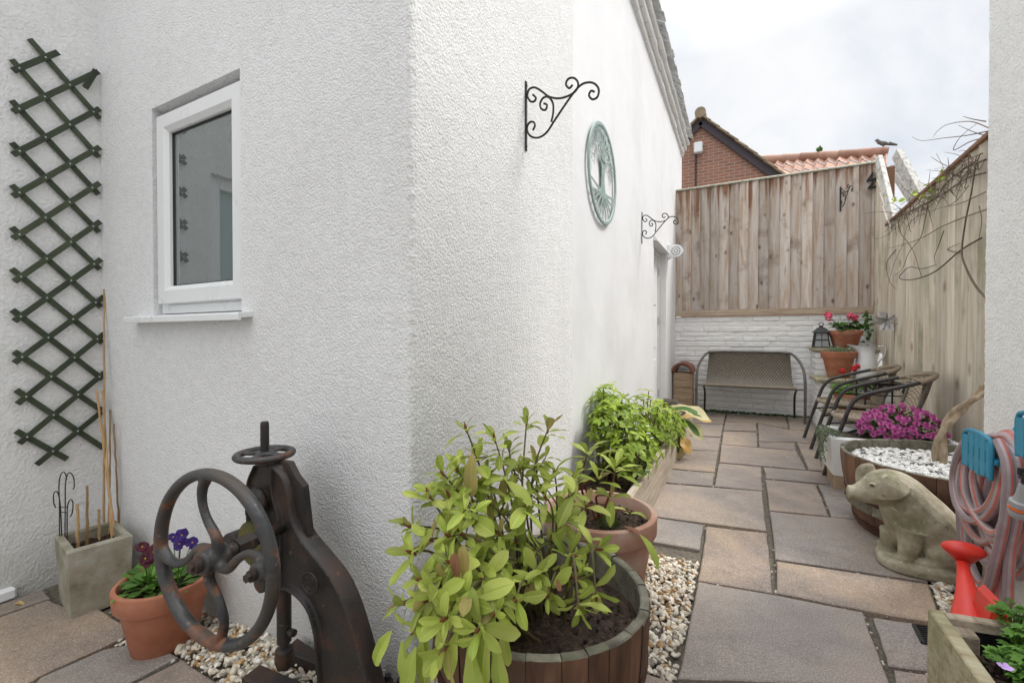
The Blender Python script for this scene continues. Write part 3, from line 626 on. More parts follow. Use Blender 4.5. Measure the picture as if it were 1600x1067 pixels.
# trellis wall (left), with the door that only shows as a reflection in the window
ldo = (-.45, .585, 2.12)
s = MB(); ys = [-3.2, ldo[0], ldo[1], WY+.001]; zs = [-.2, ldo[2], TOP+.5]
for i in range(3):
    for j in range(2):
        if i == 1 and j == 0: continue
        quad(s, (LX, ys[i], zs[j]), (LX, ys[i+1], zs[j]), (LX, ys[i+1], zs[j+1]), (LX, ys[i], zs[j+1]))
for (y,) in ((ldo[0],), (ldo[1],)): quad(s, (LX, y, -.2), (LX-.08, y, -.2), (LX-.08, y, ldo[2]), (LX, y, ldo[2]))
quad(s, (LX, ldo[0], ldo[2]), (LX, ldo[1], ldo[2]), (LX-.08, ldo[1], ldo[2]), (LX-.08, ldo[0], ldo[2]))
s.build('side_wall', 'roughcast_left', house, smooth=None)
sd = MB(); sd.box((LX-.1, ldo[0], -.2), (LX-.06, ldo[1], ldo[2]), .003)
dd = sd.build('side_door', 'door_grey', house)
f = MB()
for lo, hi in (((LX-.062, ldo[0], -.1), (LX-.03, ldo[0]+.07, ldo[2])), ((LX-.062, ldo[1]-.07, -.1), (LX-.03, ldo[1], ldo[2])), ((LX-.062, ldo[0]+.07, ldo[2]-.08), (LX-.03, ldo[1]-.07, ldo[2])), ((LX-.062, ldo[0]+.2, .9), (LX-.045, ldo[1]-.2, .98))): f.box(lo, hi, .004)
f.build('frame', 'upvc', dd)
# --- window
win = MB(); fy = WY+.030; fx0, fx1, fz0, fz1 = wx0+.012, wx1+.0, wz0+.012, wz1-.030
def frame(mb, x0, x1, z0, z1, y0, y1, wd, b=.006, cut=.0):       # four mitred bars
    P = [(x0, z0), (x1, z0), (x1, z1), (x0, z1)]; I = [(x0+wd, z0+wd), (x1-wd, z0+wd), (x1-wd, z1-wd), (x0+wd, z1-wd)]
    for i in range(4):
        j = (i+1) % 4; (ax, az), (bx, bz), (cx, cz), (dx, dz) = P[i], P[j], I[j], I[i]
        vs = [(ax, y1, az), (bx, y1, bz), (cx, y1, cz), (dx, y1, dz)]
        o1 = .35; vs += [(ax+(dx-ax)*.04, y0, az+(dz-az)*.04), (bx+(cx-bx)*.04, y0, bz+(cz-bz)*.04), (bx+(cx-bx)*.72, y0, bz+(cz-bz)*.72), (ax+(dx-ax)*.72, y0, az+(dz-az)*.72),
               (bx+(cx-bx)*.97, y0+(y1-y0)*.4, bz+(cz-bz)*.97), (ax+(dx-ax)*.97, y0+(y1-y0)*.4, az+(dz-az)*.97)]
        g = .0007
        mb.add(vs, [(0, 1, 5, 4), (4, 5, 6, 7), (7, 6, 8, 9), (9, 8, 2, 3), (0, 4, 7, 9, 3), (1, 2, 8, 6, 5)], .5)
frame(win, fx0, fx1, fz0, fz1, fy, fy+.03, .05)
wn = win.build('window', 'upvc', house, smooth=20)
sh = MB(); frame(sh, fx0+.018, fx1-.004, fz0+.045, fz1-.012, fy-.026, fy+.012, .082); sh.build('sash', 'upvc', wn, smooth=20)
gk = MB(); gx0, gx1, gz0, gz1 = fx0+.018+.080, fx1-.004-.080, fz0+.045+.080, fz1-.012-.080
frame(gk, gx0, gx1, gz0, gz1, fy+.0, fy+.012, .007); gk.build('gasket', 'black_plastic', wn, smooth=None)
gl = MB(); quad(gl, (gx0+.004, fy+.006, gz0+.004), (gx1-.004, fy+.006, gz0+.004), (gx1-.004, fy+.006, gz1-.004), (gx0+.004, fy+.006, gz1-.004)); gl.build('pane', 'glass', wn, smooth=None)
bp = MB(); quad(bp, (wx0, WY+D+.005, wz0), (wx1, WY+D+.005, wz0), (wx1, WY+D+.005, wz1), (wx0, WY+D+.005, wz1)); bp.build('backing', 'black_plastic', wn, smooth=None)
si = MB(); si.prism([(WY+.05, wz0+.012), (WY-.052, wz0-.002), (WY-.056, wz0-.006), (WY-.056, wz0-.028), (WY-.048, wz0-.030), (WY-.044, wz0-.020), (WY+.05, wz0-.008)], ((wx0+wx1)/2-.04, 0, 0), (0, 1, 0), (0, 0, 1), (1, 0, 0), .90, .5)
si.build('sill', 'upvc', wn, smooth=20)
# --- passage door
dr = MB(); dr.box((DX-.04, dy0+.05, .05), (DX, dy1-.05, dzt-.05), .004)
for y in (dy0+.16, dy0+.5):
    for z0, z1 in ((.25, .8), (.95, 1.35), (1.5, 2.0)): dr.box((DX-.001, y, z0), (DX+.008, y+.26, z1), .006)
door = dr.build('door', 'white_paint', house)
f = MB()
for lo, hi in (((DX-.05, dy0, 0), (DX+.02, dy0+.047, dzt)), ((DX-.05, dy1-.047, 0), (DX+.02, dy1, dzt)), ((DX-.05, dy0+.047, dzt-.047), (DX+.02, dy1-.047, dzt))): f.box(lo, hi, .004)
f.build('frame', 'white_paint', door)
for z in (.35, 1.3, 1.95): f = MB(); f.tube([(DX+.022, dy1-.05, z-.05), (DX+.022, dy1-.05, z+.05)], .009, 8); f.build('hinge', 'steel', door)
f = MB(); f.tube([(DX+.0, dy0+.12, 1.02), (DX+.05, dy0+.12, 1.02), (DX+.05, dy0+.23, 1.02)], .008, 8); f.build('handle', 'steel', door)
s = MB(); s.prism([(X2-.09, dzt+.0), (X2+.045, dzt-.02), (X2+.045, dzt+.0), (X2-.0, dzt+.06), (X2-.09, dzt+.06)], (0, (dy0+dy1)/2, 0), (1, 0, 0), (0, 0, 1), (0, 1, 0), dy1-dy0+.06); s.build('door_hood', 'white_paint', house, smooth=20)
# --- corbelled eaves along the passage wall
ev = MB(); rg = random.Random(4)
y = YS-1.3
lay = [(.035, -.02, .055), (.075, .055, .125), (.115, .125, .19)]
for (ox, z0, z1) in lay:
    y = WY
    while y < YE:
        L = rg.uniform(.21, .24); y1 = min(YE+.02, y+L)
        sag = -.05*max(0, (y-6.6)/1.2)**2
        ev.box((X2-.1, y+.004, TOP+z0+sag+rg.uniform(-.004, .004)), (X2+ox+rg.uniform(-.006, .006), y1-.003, TOP+z1-.006+sag), .008, rg.uniform(.4, .65)); y = y1
ev.build('eaves_corbel', 'white_brick', house)
rf = MB(); y = WY-.2
while y < YE:
    L = .165; sag = -.05*max(0, (y-6.6)/1.2)**2; t = rg.uniform(0, .012)
    for k in range(8):
        rf.beam((X2+.175-k*.17+rg.uniform(-.01, .01), y+L/2, TOP+.21+k*.13+sag+t), (X2-.10-k*.17, y+L/2, TOP+.41+k*.13+sag+t), L-.006, .016, tint=rg.uniform(.2, .9))
    y += L
rf.build('roof', 'roof_old', house)
# --- opposite low white pier wall at the right
pier = thing('rendered_wall', (PIER+.2, 2.5, 0), 'end of white rendered house wall at the right edge', 'wall')
p = MB(); nz = 300
for j in range(nz+1):
    z = -.1+4.6*j/nz
    for i, (x, y) in enumerate([(PIER, 2.2), (PIER, PYE-.022)]+[(PIER+.022-.022*math.cos(a), PYE-.022+.022*math.sin(a)) for a in (R(22), R(45), R(68), R(90))]+[(PIER+.8, PYE)]):
        l = .004*noise.noise(Vector((i*.7, y*3, z*50)))+.008*noise.noise(Vector((1, 1, z*1.2))) if 1 < i < 6 else 0
        p.v.append((x-l*.5, y+l, z))
n = 7
for j in range(nz):
    for i in range(n-1): a = j*n+i; p.f.append((a, a+1, a+n+1, a+n)); p.t.append(.5); p.m.append(0); p.w.append(.5)
quad(p, (PIER, -3, -.1), (PIER, 2.2, -.1), (PIER, 2.2, 4.5), (PIER, -3, 4.5))
p.build('wall', 'roughcast_pier', pier, smooth=60)
# white plastic skirting end at far left
pp = MB(); a, b = onx(-120, 972, LX+.02), onx(24, 928, LX+.02)
pp.box((LX+.002, a.y, -.085), (LX+.045, b.y, -.035), .008)
tag(pp.build('skirting_trunking', 'upvc'), 'short white plastic trunking at the foot of the trellis wall', 'trunking')

fl_ = MB(); q = onx(23, 940, LX+.1); q.z = gz(q.x)+.004; fl_.leaf(q, (1, .35, .25), (0, 0, 1), .05, .024, .5, .3, .7, 0, 6, wave=.4)
tag(fl_.build('fallen_leaf', 'hosta_dead', smooth=60), 'small curled orange leaf lying by the white trunking', 'fallen leaf')
# ================================================================== BACK WALL AND FENCES
bw = thing('brick_wall', (.3, BACK, 0), 'low white painted brick wall below the brown fence', 'wall')
m_ = MB(); m_.box((-1.4, BACK+.007, -.05), (1.7, BACK+.2, 1.385), 0); m_.build('mortar', 'white_mortar', bw, smooth=None)
br = MB(); z = -.02; rg = random.Random(12); row = 0
while z < 1.36:
    h = rg.choice([.066, .07, .074, .08]); h = min(h, 1.375-z); x = -1.3+rg.uniform(-.2, 0)
    while x < 1.6:
        L = rg.uniform(.2, .42); d = rg.uniform(-.004, .006)
        bm = bmesh.new(); bmesh.ops.create_grid(bm, x_segments=16, y_segments=8, size=1)
        sd_ = rg.uniform(0, 99)
        for v in bm.verts:
            ex = abs(v.co.x) > .99; ey = abs(v.co.y) > .99
            px_, pz_ = x+L/2+v.co.x*(L/2-.002), z+h/2+v.co.y*(h/2-.0025)
            dep = -d-.005*noise.noise(Vector((px_*16, pz_*20, sd_)))-.004*noise.noise(Vector((px_*45, pz_*45, sd_)))
            v.co = Vector((px_, BACK+(dep if not (ex or ey) else .005), pz_))
        br.bm(bm, tint=rg.uniform(.2, .8)); x += L
    z += h; row += 1
br.build('brickwork', 'white_brick', bw, smooth=50)
for _ in range(0): pass
ms = MB(); rg = random.Random(8)
for _ in range(500):
    x = rg.uniform(-.85, 1.2); ms.ball((x, BACK-.015+rg.uniform(-.02, .008), rg.uniform(0, .02)), rg.uniform(.005, .016), 1, rg.random())
tag(ms.build('moss', 'leaf_mid'), 'line of moss along the foot of the white brick wall', 'moss', kind='stuff')

fb = thing('back_fence', (.25, BACK, 1.4), 'brown closeboard fence panel standing on the white brick wall', 'fence')
b = MB(); x = -.93; rg = random.Random(21); i = 0
while x < 1.455:
    wd = .126+rg.uniform(-.004, .006); x1 = min(1.465, x+wd); t = rg.uniform(.05, .95)
    y0 = BACK-.012+rg.uniform(-.002, .002)
    pts = [(x-.012, y0), (x1, y0-.022), (x1, y0-.010), (x-.012, y0+.012)]
    b.add([(px, py, z) for z in (1.475+rg.uniform(0, .006), 3.272) for px, py in pts], [(0, 1, 5, 4), (1, 2, 6, 5), (2, 3, 7, 6), (3, 0, 4, 7), (4, 5, 6, 7), (0, 3, 2, 1)], t)
    x = x1-.002
b.build('boards', 'fence', fb, smooth=None)
b = MB(); b.box((-.93, BACK-.03, 1.395), (1.47, BACK+.02, 1.474), .004, .55); b.build('bottom_rail', 'rail', fb)
b = MB(); b.prism([(BACK-.045, 3.275), (BACK-.045, 3.292), (BACK-.005, 3.312), (BACK+.035, 3.292), (BACK+.035, 3.275)], (.27, 0, 0), (0, 1, 0), (0, 0, 1), (1, 0, 0), 2.42); b.build('capping', 'cap', fb, smooth=20)
for x in (-.9, 1.42):
    b = MB(); b.box((x, BACK+.02, 1.4), (x+.075, BACK+.09, 3.28), .004); b.build('frame_batten', 'fence', fb)
# side fence
fx = lambda y: 1.40+.10*(y-4.0)/3.1
fs_ = thing('side_fence', (FENR, 5.6, 0), 'pale green stained board fence along the right of the patio', 'fence')
b = MB(); y = 3.2; rg = random.Random(31)
while y < 6.52:
    wd = .135+rg.uniform(-.01, .012); y1 = y+wd; t = rg.uniform(.1, .9); x0 = fx(y); dx = rg.uniform(-.002, .002)
    pts = [(x0+dx, y), (x0-.014+dx, y1+.012), (x0-.002+dx, y1+.012), (x0+.02+dx, y)]
    b.add([(px, py, z) for z in (.02, 2.36) for px, py in pts], [(0, 1, 5, 4), (1, 2, 6, 5), (2, 3, 7, 6), (3, 0, 4, 7), (4, 5, 6, 7), (0, 3, 2, 1)], t)
    y = y1
b.build('boards', 'fence_side', fs_, smooth=None)
b = MB(); b.beam((fx(3.2)+.0, 3.2, 2.375), (fx(6.5)+.0, 6.5, 2.375), .075, .03, tint=.4); b.build('capping', 'fence', fs_)
# raked end boards between the two fences
rk = thing('raked_fence', (FENR, 6.85, 0), 'narrow grey fence section with pale sloping top rail in the corner', 'fence')
b = MB(); y = 6.535; rg = random.Random(5)
za = lambda y: 2.40+(y-6.5)/.6*.86
while y < 7.09:
    y1 = min(7.095, y+.14); t = rg.uniform(.2, .9); x0 = fx(y)-.012
    pts = [(x0, y), (x0-.014, y1+.008), (x0-.002, y1+.008), (x0+.02, y)]
    b.add([(px, py, z if z < 1 else za(min(7.09, py))-.02) for z in (.9, 9) for px, py in pts], [(0, 1, 5, 4), (1, 2, 6, 5), (2, 3, 7, 6), (3, 0, 4, 7), (4, 5, 6, 7), (0, 3, 2, 1)], t)
    y = y1
b.build('boards', 'fence_side', rk, smooth=None)
b = MB(); a, e = onx(1398, 345, fx(6.6)-.02), ony(1373, 248, BACK-.03); b.beam((a.x, a.y, a.z-.05), e, .10, .05, up=(-1, 0, .3)); b.build('sloping_rail', 'timber_pale', rk)
po = MB(); po.beam(ond(1440, 312, 7.6), ond(1402, 240, 8.2), .20, .10, up=(-1, 0, .3)); po.beam(ond(1428, 318, 7.75), ond(1392, 262, 8.3), .12, .07, up=(-1, 0, .3), tint=.3)
tag(po.build('raked_timber', 'timber_pale'), 'thick lichened sloping timber rising behind the corner of the fences', 'timber')
gp = MB(); a, e = ony(1389, 262, BACK+.25), ony(1389, 330, BACK+.25); gp.box((a.x-.16, BACK+.2, 2.2), (a.x+.05, BACK+.28, a.z), .006, .2)
tag(gp.build('fence_post', 'fence'), 'brown post top showing between the two pale sloping timbers', 'post')

# ================================================================== HOUSES BEHIND
YB = 12.0
bh = thing('brick_house', (-1, YB, 0), 'red brick gable house with dark bargeboards beyond the fence', 'house')
ap = ony(1095, 196, YB)
b = MB(); hw = 3.2
b.add([(ap.x-hw, YB, 0), (ap.x+hw, YB, 0), (ap.x+hw, YB, ap.z-hw), (ap.x, YB, ap.z), (ap.x-hw, YB, ap.z-hw)], [(0, 1, 2, 3, 4)]); 
b.add([(ap.x+hw, YB, 0), (ap.x+hw, YB+8, 0), (ap.x+hw, YB+8, ap.z-hw), (ap.x+hw, YB, ap.z-hw)], [(0, 1, 2, 3)]); b.build('wall', 'brick', bh, smooth=None)
b = MB()
for sg in (-1, 1):
    b.beam((ap.x, YB-.06, ap.z+.06), (ap.x+sg*(hw+.3), YB-.06, ap.z+.06-(hw+.3)), .05, .17, up=(0, 0, 1), tint=.5)
b.build('bargeboard', 'fascia', bh)
b = MB(); rg = random.Random(2)
for sg in (-1, 1):
    k = 0
    while k*.2 < hw+.3:
        x = k*.2
        for q in range(3):
            b.beam((ap.x+sg*(x-.03), YB-.02+q*.33, ap.z+.2-x+.03), (ap.x+sg*(x+.24), YB-.02+q*.33, ap.z+.2-x-.24+.03), .34, .035, tint=rg.uniform(.1, 1))
        k += 1
rf_ = b.build('roof', 'rooftile', bh)
b = MB()
for k in range(3): b.tube([(ap.x, YB-.2+k*.42, ap.z+.24), (ap.x, YB+.2+k*.42, ap.z+.24)], .13, 12)
b.build('ridge_tile', 'rooftile', rf_)
a = ony(1091, 231, YB-.1); b = MB(); b.box((a.x-.1, YB-.16, a.z-.13), (a.x+.1, YB, a.z+.13), .02); b.build('alarm_box', 'upvc', bh)
b = MB(); b.tube([(a.x-.06, YB-.03, a.z-.13), (a.x-.06, YB-.03, 0)], .02, 6); b.build('downpipe', 'fascia', bh)

ph = thing('tiled_house', (1.5, 14, 0), 'house roof of orange clay pantiles behind the fence', 'house')
ra, rb = ony(1170, 254, 14.6), ony(1386, 240, 13.9)
u = (rb-ra); Lr = u.length; u.normalize(); dn = Vector((u.y, -u.x, 0)).normalized(); sl_ = (dn+Vector((0, 0, -.85))).normalized(); nu = u.cross(sl_); nu = nu if nu.z > 0 else -nu
b = MB(); pitch = .235; rows = 11; rh = .34; per = 8; ntile = int(Lr/pitch)+8
for r_ in range(rows):
    base = len(b.v); n_ = ntile*per
    for q in range(2):
        for i in range(n_+1):
            s_ = i/per*pitch-1.4; ph_ = i/per*2*math.pi
            h = .035*math.sin(ph_)+.012*math.sin(2*ph_)
            b.v.append(tuple(ra+u*min(s_, Lr)+sl_*(r_*rh+q*(rh+.03))+nu*(h+.028*q+rows*0)))
    for i in range(n_):
        if i/per*pitch-1.4 >= Lr: continue
        b.f.append((base+i, base+i+1, base+n_+2+i, base+n_+1+i)); b.t.append(random.Random(r_*131+i//per).random()); b.m.append(0); b.w.append(.5)
rf2 = b.build('roof', 'pantile', ph, smooth=50)
b = MB(); s_ = -1.3
while s_ < Lr:
    e = min(s_+.44, Lr+.02); b.tube([ra+u*s_+Vector((0, 0, .03)), ra+u*e+Vector((0, 0, .03))], [.135, .12], 14, tint=rnd.random()); s_ += .43
b.build('ridge_tile', 'pantile', rf2)
b = MB(); e0 = rb; e1 = rb+sl_*(rows*rh)
b.add([tuple(ra+u*-1.4+sl_*3.3+Vector((0, 0, -.15))), tuple(rb+sl_*3.3+Vector((0, 0, -.15))), (rb.x+sl_.x*3.3, rb.y+sl_.y*3.3, 0), (ra.x-1.4, ra.y+sl_.y*3.3, 0)], [(0, 1, 2, 3)])
back = rb-Vector((sl_.x, sl_.y, 0))*3.3
b.add([tuple(rb-Vector((0, 0, .1))), tuple(e1-Vector((0, 0, .1))), (e1.x, e1.y, 0), (back.x, back.y, 0), (back.x, back.y, e1.z)], [(0, 1, 2, 3, 4)])
b.build('wall', 'brick', ph, smooth=None)
b = MB(); w_ = ra+u*((1290-1170)/216*Lr)+Vector((0, 0, .12)); rg = random.Random(3)
for _ in range(16):
    d = Vector((rg.uniform(-.5, .5), rg.uniform(-.5, .5), 1)); b.leaf(w_, d, (rg.uniform(-1, 1), -1, 0), rg.uniform(.1, .24), .06, tint=rg.random())
wd_ = b.build('roof_weed', 'leaf_mid'); tag(wd_, 'small green weed growing on the pantile ridge', 'weed')
# dove on the ridge
d0 = ra+u*((1381-1170)/216*Lr)+Vector((0, 0, .16))
dv = MB(); dv.ball(d0+Vector((0, 0, .09)), (.10, .055, .06), 2, rot=Euler((0, R(18), 0)).to_matrix()); dv.ball(d0+Vector((-.12, 0, .19)), (.042, .036, .04), 2)
dv.tube([d0+Vector((-.07, 0, .12)), d0+Vector((-.115, 0, .18))], [.055, .036], 8); dv.tube([d0+Vector((.1, 0, .07)), d0+Vector((.27, 0, .0))], [.05, .022], 8)
dv.tube([d0+Vector((-.155, 0, .19)), d0+Vector((-.19, 0, .18))], [.014, .004], 6); dv.tube([d0+Vector((0, .02, .05)), d0+Vector((.0, .02, -.03))], .01, 5); dv.tube([d0+Vector((0, -.02, .05)), d0+Vector((.0, -.02, -.03))], .01, 5)
dob = fuse(dv, 'dove', 'dove', None, .012, 2); tag(dob, 'grey dove perched at the end of the pantile ridge', 'bird')
# ================================================================== REUSED BUILDERS
def pot(name, loc, rt, rb, h, rim, label, mat='terracotta', soil=.035, seed=1, group=None, thick=.016):
    t = thing(name, loc, label, 'plant pot', group); x, y, z = loc
    b = MB(); rk = rt-(rt-rb)*(rim/h)
    b.lathe([(rb*.6, 0), (rb-.006, 0), (rb, .006), (rk*.985, h-rim), (rk-.02, h-rim+.004), (rt-thick-.012, h-rim), (rb-.01, .02)], loc, 48, wob=.004, cap=False); b.build('body', mat, t, smooth=50)
    b = MB(); b.lathe([(rk*.975, h-rim+.001), (rk+.010, h-rim-.002), (rk+.014, h-rim+.006), (rt+.004, h-.012), (rt+.002, h-.003), (rt-.004, h), (rt-thick+.004, h), (rt-thick, h-.006), (rt-thick-.008, h-rim)], loc, 48, wob=.004, cap=False); b.build('rim', mat, t, smooth=50)
    soil_disc(t, (x, y, z+h-soil), rt-thick-.002, seed)
    return t
def soil_disc(t, c, r, seed, mound=.012):
    b = MB(); n = 40; k = 16; rg = random.Random(seed)
    b.v.append((c[0], c[1], c[2]+mound))
    for i in range(1, k+1):
        for j in range(n):
            a = 2*math.pi*j/n; q = r*i/k; p = Vector((math.cos(a)*q, math.sin(a)*q, 0))
            hz = mound*(1-(i/k)**2)+.010*noise.noise(Vector((p.x*30+seed, p.y*30, 3)))+.007*noise.noise(Vector((p.x*85+seed, p.y*85, 5)))
            b.v.append((c[0]+p.x, c[1]+p.y, c[2]+hz))
    for j in range(n): b.f.append((0, 1+j, 1+(j+1) % n))
    for i in range(k-1):
        for j in range(n):
            a = 1+i*n+j; a2 = 1+i*n+(j+1) % n; b.f.append((a, a2, a2+n, a+n))
    b.t = [rg.uniform(.2, .8) for _ in b.f]; b.m = [0]*len(b.f); b.w = [.5]*len(b.f)
    for _ in range(int(900*r)):
        a = rg.uniform(0, 6.283); q = r*math.sqrt(rg.random())*.96
        b.ball((c[0]+math.cos(a)*q, c[1]+math.sin(a)*q, c[2]+mound*(1-(q/r)**2)+rg.uniform(-.002, .005)), rg.uniform(.0025, .007), 1, rg.random(), 0, jit=.3, rg=rg)
    return b.build('soil', 'soil', t, smooth=80)
def half_barrel(name, loc, rt, rb, h, label, soil_z, seed, hoops=((.16, .22), (.62, .68)), nst=26):
    t = thing(name, loc, label, 'half barrel'); x, y, z = loc; rg = random.Random(seed)
    prof = lambda f: rb+(rt-rb)*(1-(1-f)**1.7)
    b = MB(); th = .024; cap_ = MB(); inn = MB(); a0 = rg.random()
    ang = [0]
    for i in range(nst): ang.append(ang[-1]+rg.uniform(.75, 1.3))
    ang = [a0+a/ang[-1]*2*math.pi for a in ang]
    for i in range(nst):
        A, B_ = ang[i]+.0025, ang[i+1]-.0025; tt = rg.uniform(.05, .95); dz = rg.uniform(-.004, .003); dr = rg.uniform(-.0015, .0015); nz = 10; na = 4
        vs = []; fs = []
        for q in range(nz+1):
            f = q/nz; r = prof(f)+dr
            for j in range(na+1):
                aa = A+(B_-A)*j/na; rr = r-(.002 if j in (0, na) else 0); vs.append((x+math.cos(aa)*rr, y+math.sin(aa)*rr, z+f*h+dz*f))
        for q in range(nz):
            for j in range(na): p = q*(na+1)+j; fs.append((p, p+1, p+na+2, p+na+1))
        b.add(vs, fs, tt)
        vs = []; r1 = rt+dr; r0 = rt-th
        for (rr, zz) in ((r1-.001, h+dz-.001), (r1-.004, h+dz+.003), (r0+.004, h+dz+.003), (r0, h+dz-.001), (r0-.004, h*.3)):
            for j in range(5):
                aa = A+(B_-A)*j/4; vs.append((x+math.cos(aa)*rr, y+math.sin(aa)*rr, z+zz))
        fs = [(q*5+j, q*5+j+1, q*5+j+6, q*5+j+5) for q in range(4) for j in range(4)]
        cap_.add(vs, fs, rg.uniform(.2, .8))
    b.lathe([(prof(q/6)-.010, q/6*h*.985) for q in range(7)], loc, 48, .0, cap=False)
    b.build('staves', 'barrel', t, smooth=30); cap_.build('rim', 'barrel_grey', t, smooth=30)
    for (f0, f1) in hoops:
        hb = MB(); r0, r1 = prof(f0)+.003, prof(f1)+.003
        hb.lathe([(r0-.004, f0*h), (r0+.0015, f0*h), (r1+.0015, f1*h), (r1-.004, f1*h)], loc, 64, cap=False); hb.build('hoop', 'hoop', t, smooth=30)
    return t
def rosette(mb, tip, axis, n, L, Wd, rg, spread=(.5, 1.35), droop=(.2, .8), mats=(0,), wts=None, inner=True, wave=.15):
    axis = Vector(axis).normalized(); a0 = rg.random()*6.28; e1 = axis.orthogonal().normalized(); e2 = axis.cross(e1)
    for i in range(n):
        a = a0+i*2.4+rg.uniform(-.25, .25); f = i/max(1, n-1); sp = spread[0]+(spread[1]-spread[0])*f+rg.uniform(-.15, .15)
        rad = e1*math.cos(a)+e2*math.sin(a); d = axis*math.cos(sp)+rad*math.sin(sp)
        l = L*(.62+.45*f)*rg.uniform(.8, 1.15)
        mb.leaf(Vector(tip)-axis*(.022*f*n/6)+rad*.004, d, axis*.9+rad*.15, l, l*Wd*rg.uniform(.85, 1.15), rg.uniform(*droop), rg.uniform(.1, .35), rg.uniform(.15, .95), rg.choices(mats, wts)[0], 8 if l > .05 else 6, wave=wave)

# ================================================================== LEFT CORNER
# --- trellis
PX = LX+.022
tr = thing('trellis', (LX, .75, .45), 'dark green expanding wooden trellis hanging on the left white wall', 'trellis')
lat = MB(); rg = random.Random(2)
L1 = [(20, 111), (20, 175), (20, 242), (20, 307), (20, 373), (22, 440), (22, 502), (22, 567), (27, 631), (30, 693), (57, 726)]
R1_ = [(91, 82), (154, 112), (156, 170), (156, 230), (156, 286), (157, 346), (158, 405), (163, 463), (163, 521), (167, 579), (170, 634)]
L2 = [(46, 61), (18, 93), (18, 157), (18, 223), (18, 289), (18, 355), (18, 420), (19, 484), (22, 549), (25, 609), (25, 673)]
R2 = [(156, 186), (155, 246), (154, 304), (155, 363), (156, 421), (158, 480), (160, 536), (160, 592), (165, 645), (162, 700), (105, 717)]
for a, b in zip(L2, R2): lat.beam(onx(*a, PX-.008), onx(*b, PX-.008), .0245, .007, up=(1, 0, 0), bev=.0015, tint=rg.uniform(.3, .8))
for a, b in zip(L1, R1_): lat.beam(onx(*a, PX), onx(*b, PX), .0245, .007, up=(1, 0, 0), bev=.0015, tint=rg.uniform(.3, .8))
lat.beam(onx(150, 110, PX+.008), onx(133, 138, PX+.008), .0245, .007, up=(1, 0, 0), bev=.0015, tint=.25)
lat.build('lattice', 'trellis', tr, smooth=20)
def isect(a, b, c, d):
    r = (b[0]-a[0], b[1]-a[1]); s = (d[0]-c[0], d[1]-c[1]); k = r[0]*s[1]-r[1]*s[0]
    t = ((c[0]-a[0])*s[1]-(c[1]-a[1])*s[0])/k; u = ((c[0]-a[0])*r[1]-(c[1]-a[1])*r[0])/k
    return (a[0]+r[0]*t, a[1]+r[1]*t) if 0 < t < 1 and 0 < u < 1 else None
k_ = 0
for a, b in zip(L1, R1_):
    for c, d in zip(L2, R2):
        q = isect(a, b, c, d)
        if q and k_ < 60:
            k_ += 1; sb = MB(); p = onx(*q, PX+.0035); sb.ball(p, (.002, .0042, .0042), 1); sb.build('rivet', 'steel', tr)
# --- concrete trough
gL = -.083
tb = [gnd(104, 943), gnd(69, 919)]
tx0, tx1, ty0, ty1 = LX+.035, LX+.515, .765, 1.01
hT = .285
tq = thing('stone_trough', ((tx0+tx1)/2, (ty0+ty1)/2, gL), 'mossy rectangular concrete trough in the corner under the trellis', 'planter')
fc = onz(104, 943, gL); rc = onz(209, 905, gL); lc = onz(69, 919, gL)
# footprint follows the two visible faces
F0, Lc = Vector((fc.x, fc.y)), Vector((lc.x, lc.y)); dX = Vector((.985, .17)).normalized(); wl = .37; dY = (Lc-F0); dY = Vector((-dX.y, dX.x))*.22
# trough front edge runs to the right of the near corner, short side runs back to the wall
rt_ = onz(208, 834, gL+hT); ft_ = onz(105, 863, gL+hT); lt_ = onz(69.5, 843, gL+hT)
tbm = MB()
A = Vector((ft_.x, ft_.y)); Bv = Vector((rt_.x, rt_.y)); Cv = Vector((lt_.x, lt_.y))
ea = (Bv-A); eb = Cv-A; ux = ea.normalized(); uy = Vector((-ux.y, ux.x)); Lt, Wt = ea.length, .275
def T3(u, v, z): p = A+ux*u+uy*v; return (p.x, p.y, z)
def hollow(mb, L, Wd, z0, z1, th, taper=.012, zi=.1, b=.008):
    o0 = [(taper, taper), (L-taper, taper), (L-taper, Wd-taper), (taper, Wd-taper)]; o1 = [(0, 0), (L, 0), (L, Wd), (0, Wd)]
    o2 = [(b, b), (L-b, b), (L-b, Wd-b), (b, Wd-b)]; i0 = [(th-b*.5, th-b*.5), (L-th+b*.5, th-b*.5), (L-th+b*.5, Wd-th+b*.5), (th-b*.5, Wd-th+b*.5)]; i1 = [(th, th), (L-th, th), (L-th, Wd-th), (th, Wd-th)]
    rings = [(o0, z0), (o1, z1-b), (o2, z1), (i0, z1), (i1, z1-b), (i1, zi)]; vs = []; fs = []
    for rr, z in rings: vs += [T3(u, v, z) for u, v in rr]
    for q in range(len(rings)-1):
        for i in range(4): j = (i+1) % 4; fs.append((q*4+i, q*4+j, q*4+4+j, q*4+4+i))
    mb.add(vs, fs)
hollow(tbm, Lt, Wt, gL-.01, gL+hT, .028, zi=gL+.1)
tbm.build('body', 'concrete', tq, smooth=25)
sb = MB(); nx_, ny_ = 24, 14
for j in range(ny_+1):
    for i in range(nx_+1):
        u, v = .026+(Lt-.052)*i/nx_, .026+(Wt-.052)*j/ny_; p = T3(u, v, 0); sb.v.append((p[0], p[1], gL+hT-.055+.012*noise.noise(Vector((p[0]*35, p[1]*35, 1)))+.006*noise.noise(Vector((p[0]*90, p[1]*90, 1)))))
for j in range(ny_):
    for i in range(nx_): a = j*(nx_+1)+i; sb.f.append((a, a+1, a+nx_+2, a+nx_+1)); sb.t.append(rg.uniform(.2, .8)); sb.m.append(0); sb.w.append(.5)
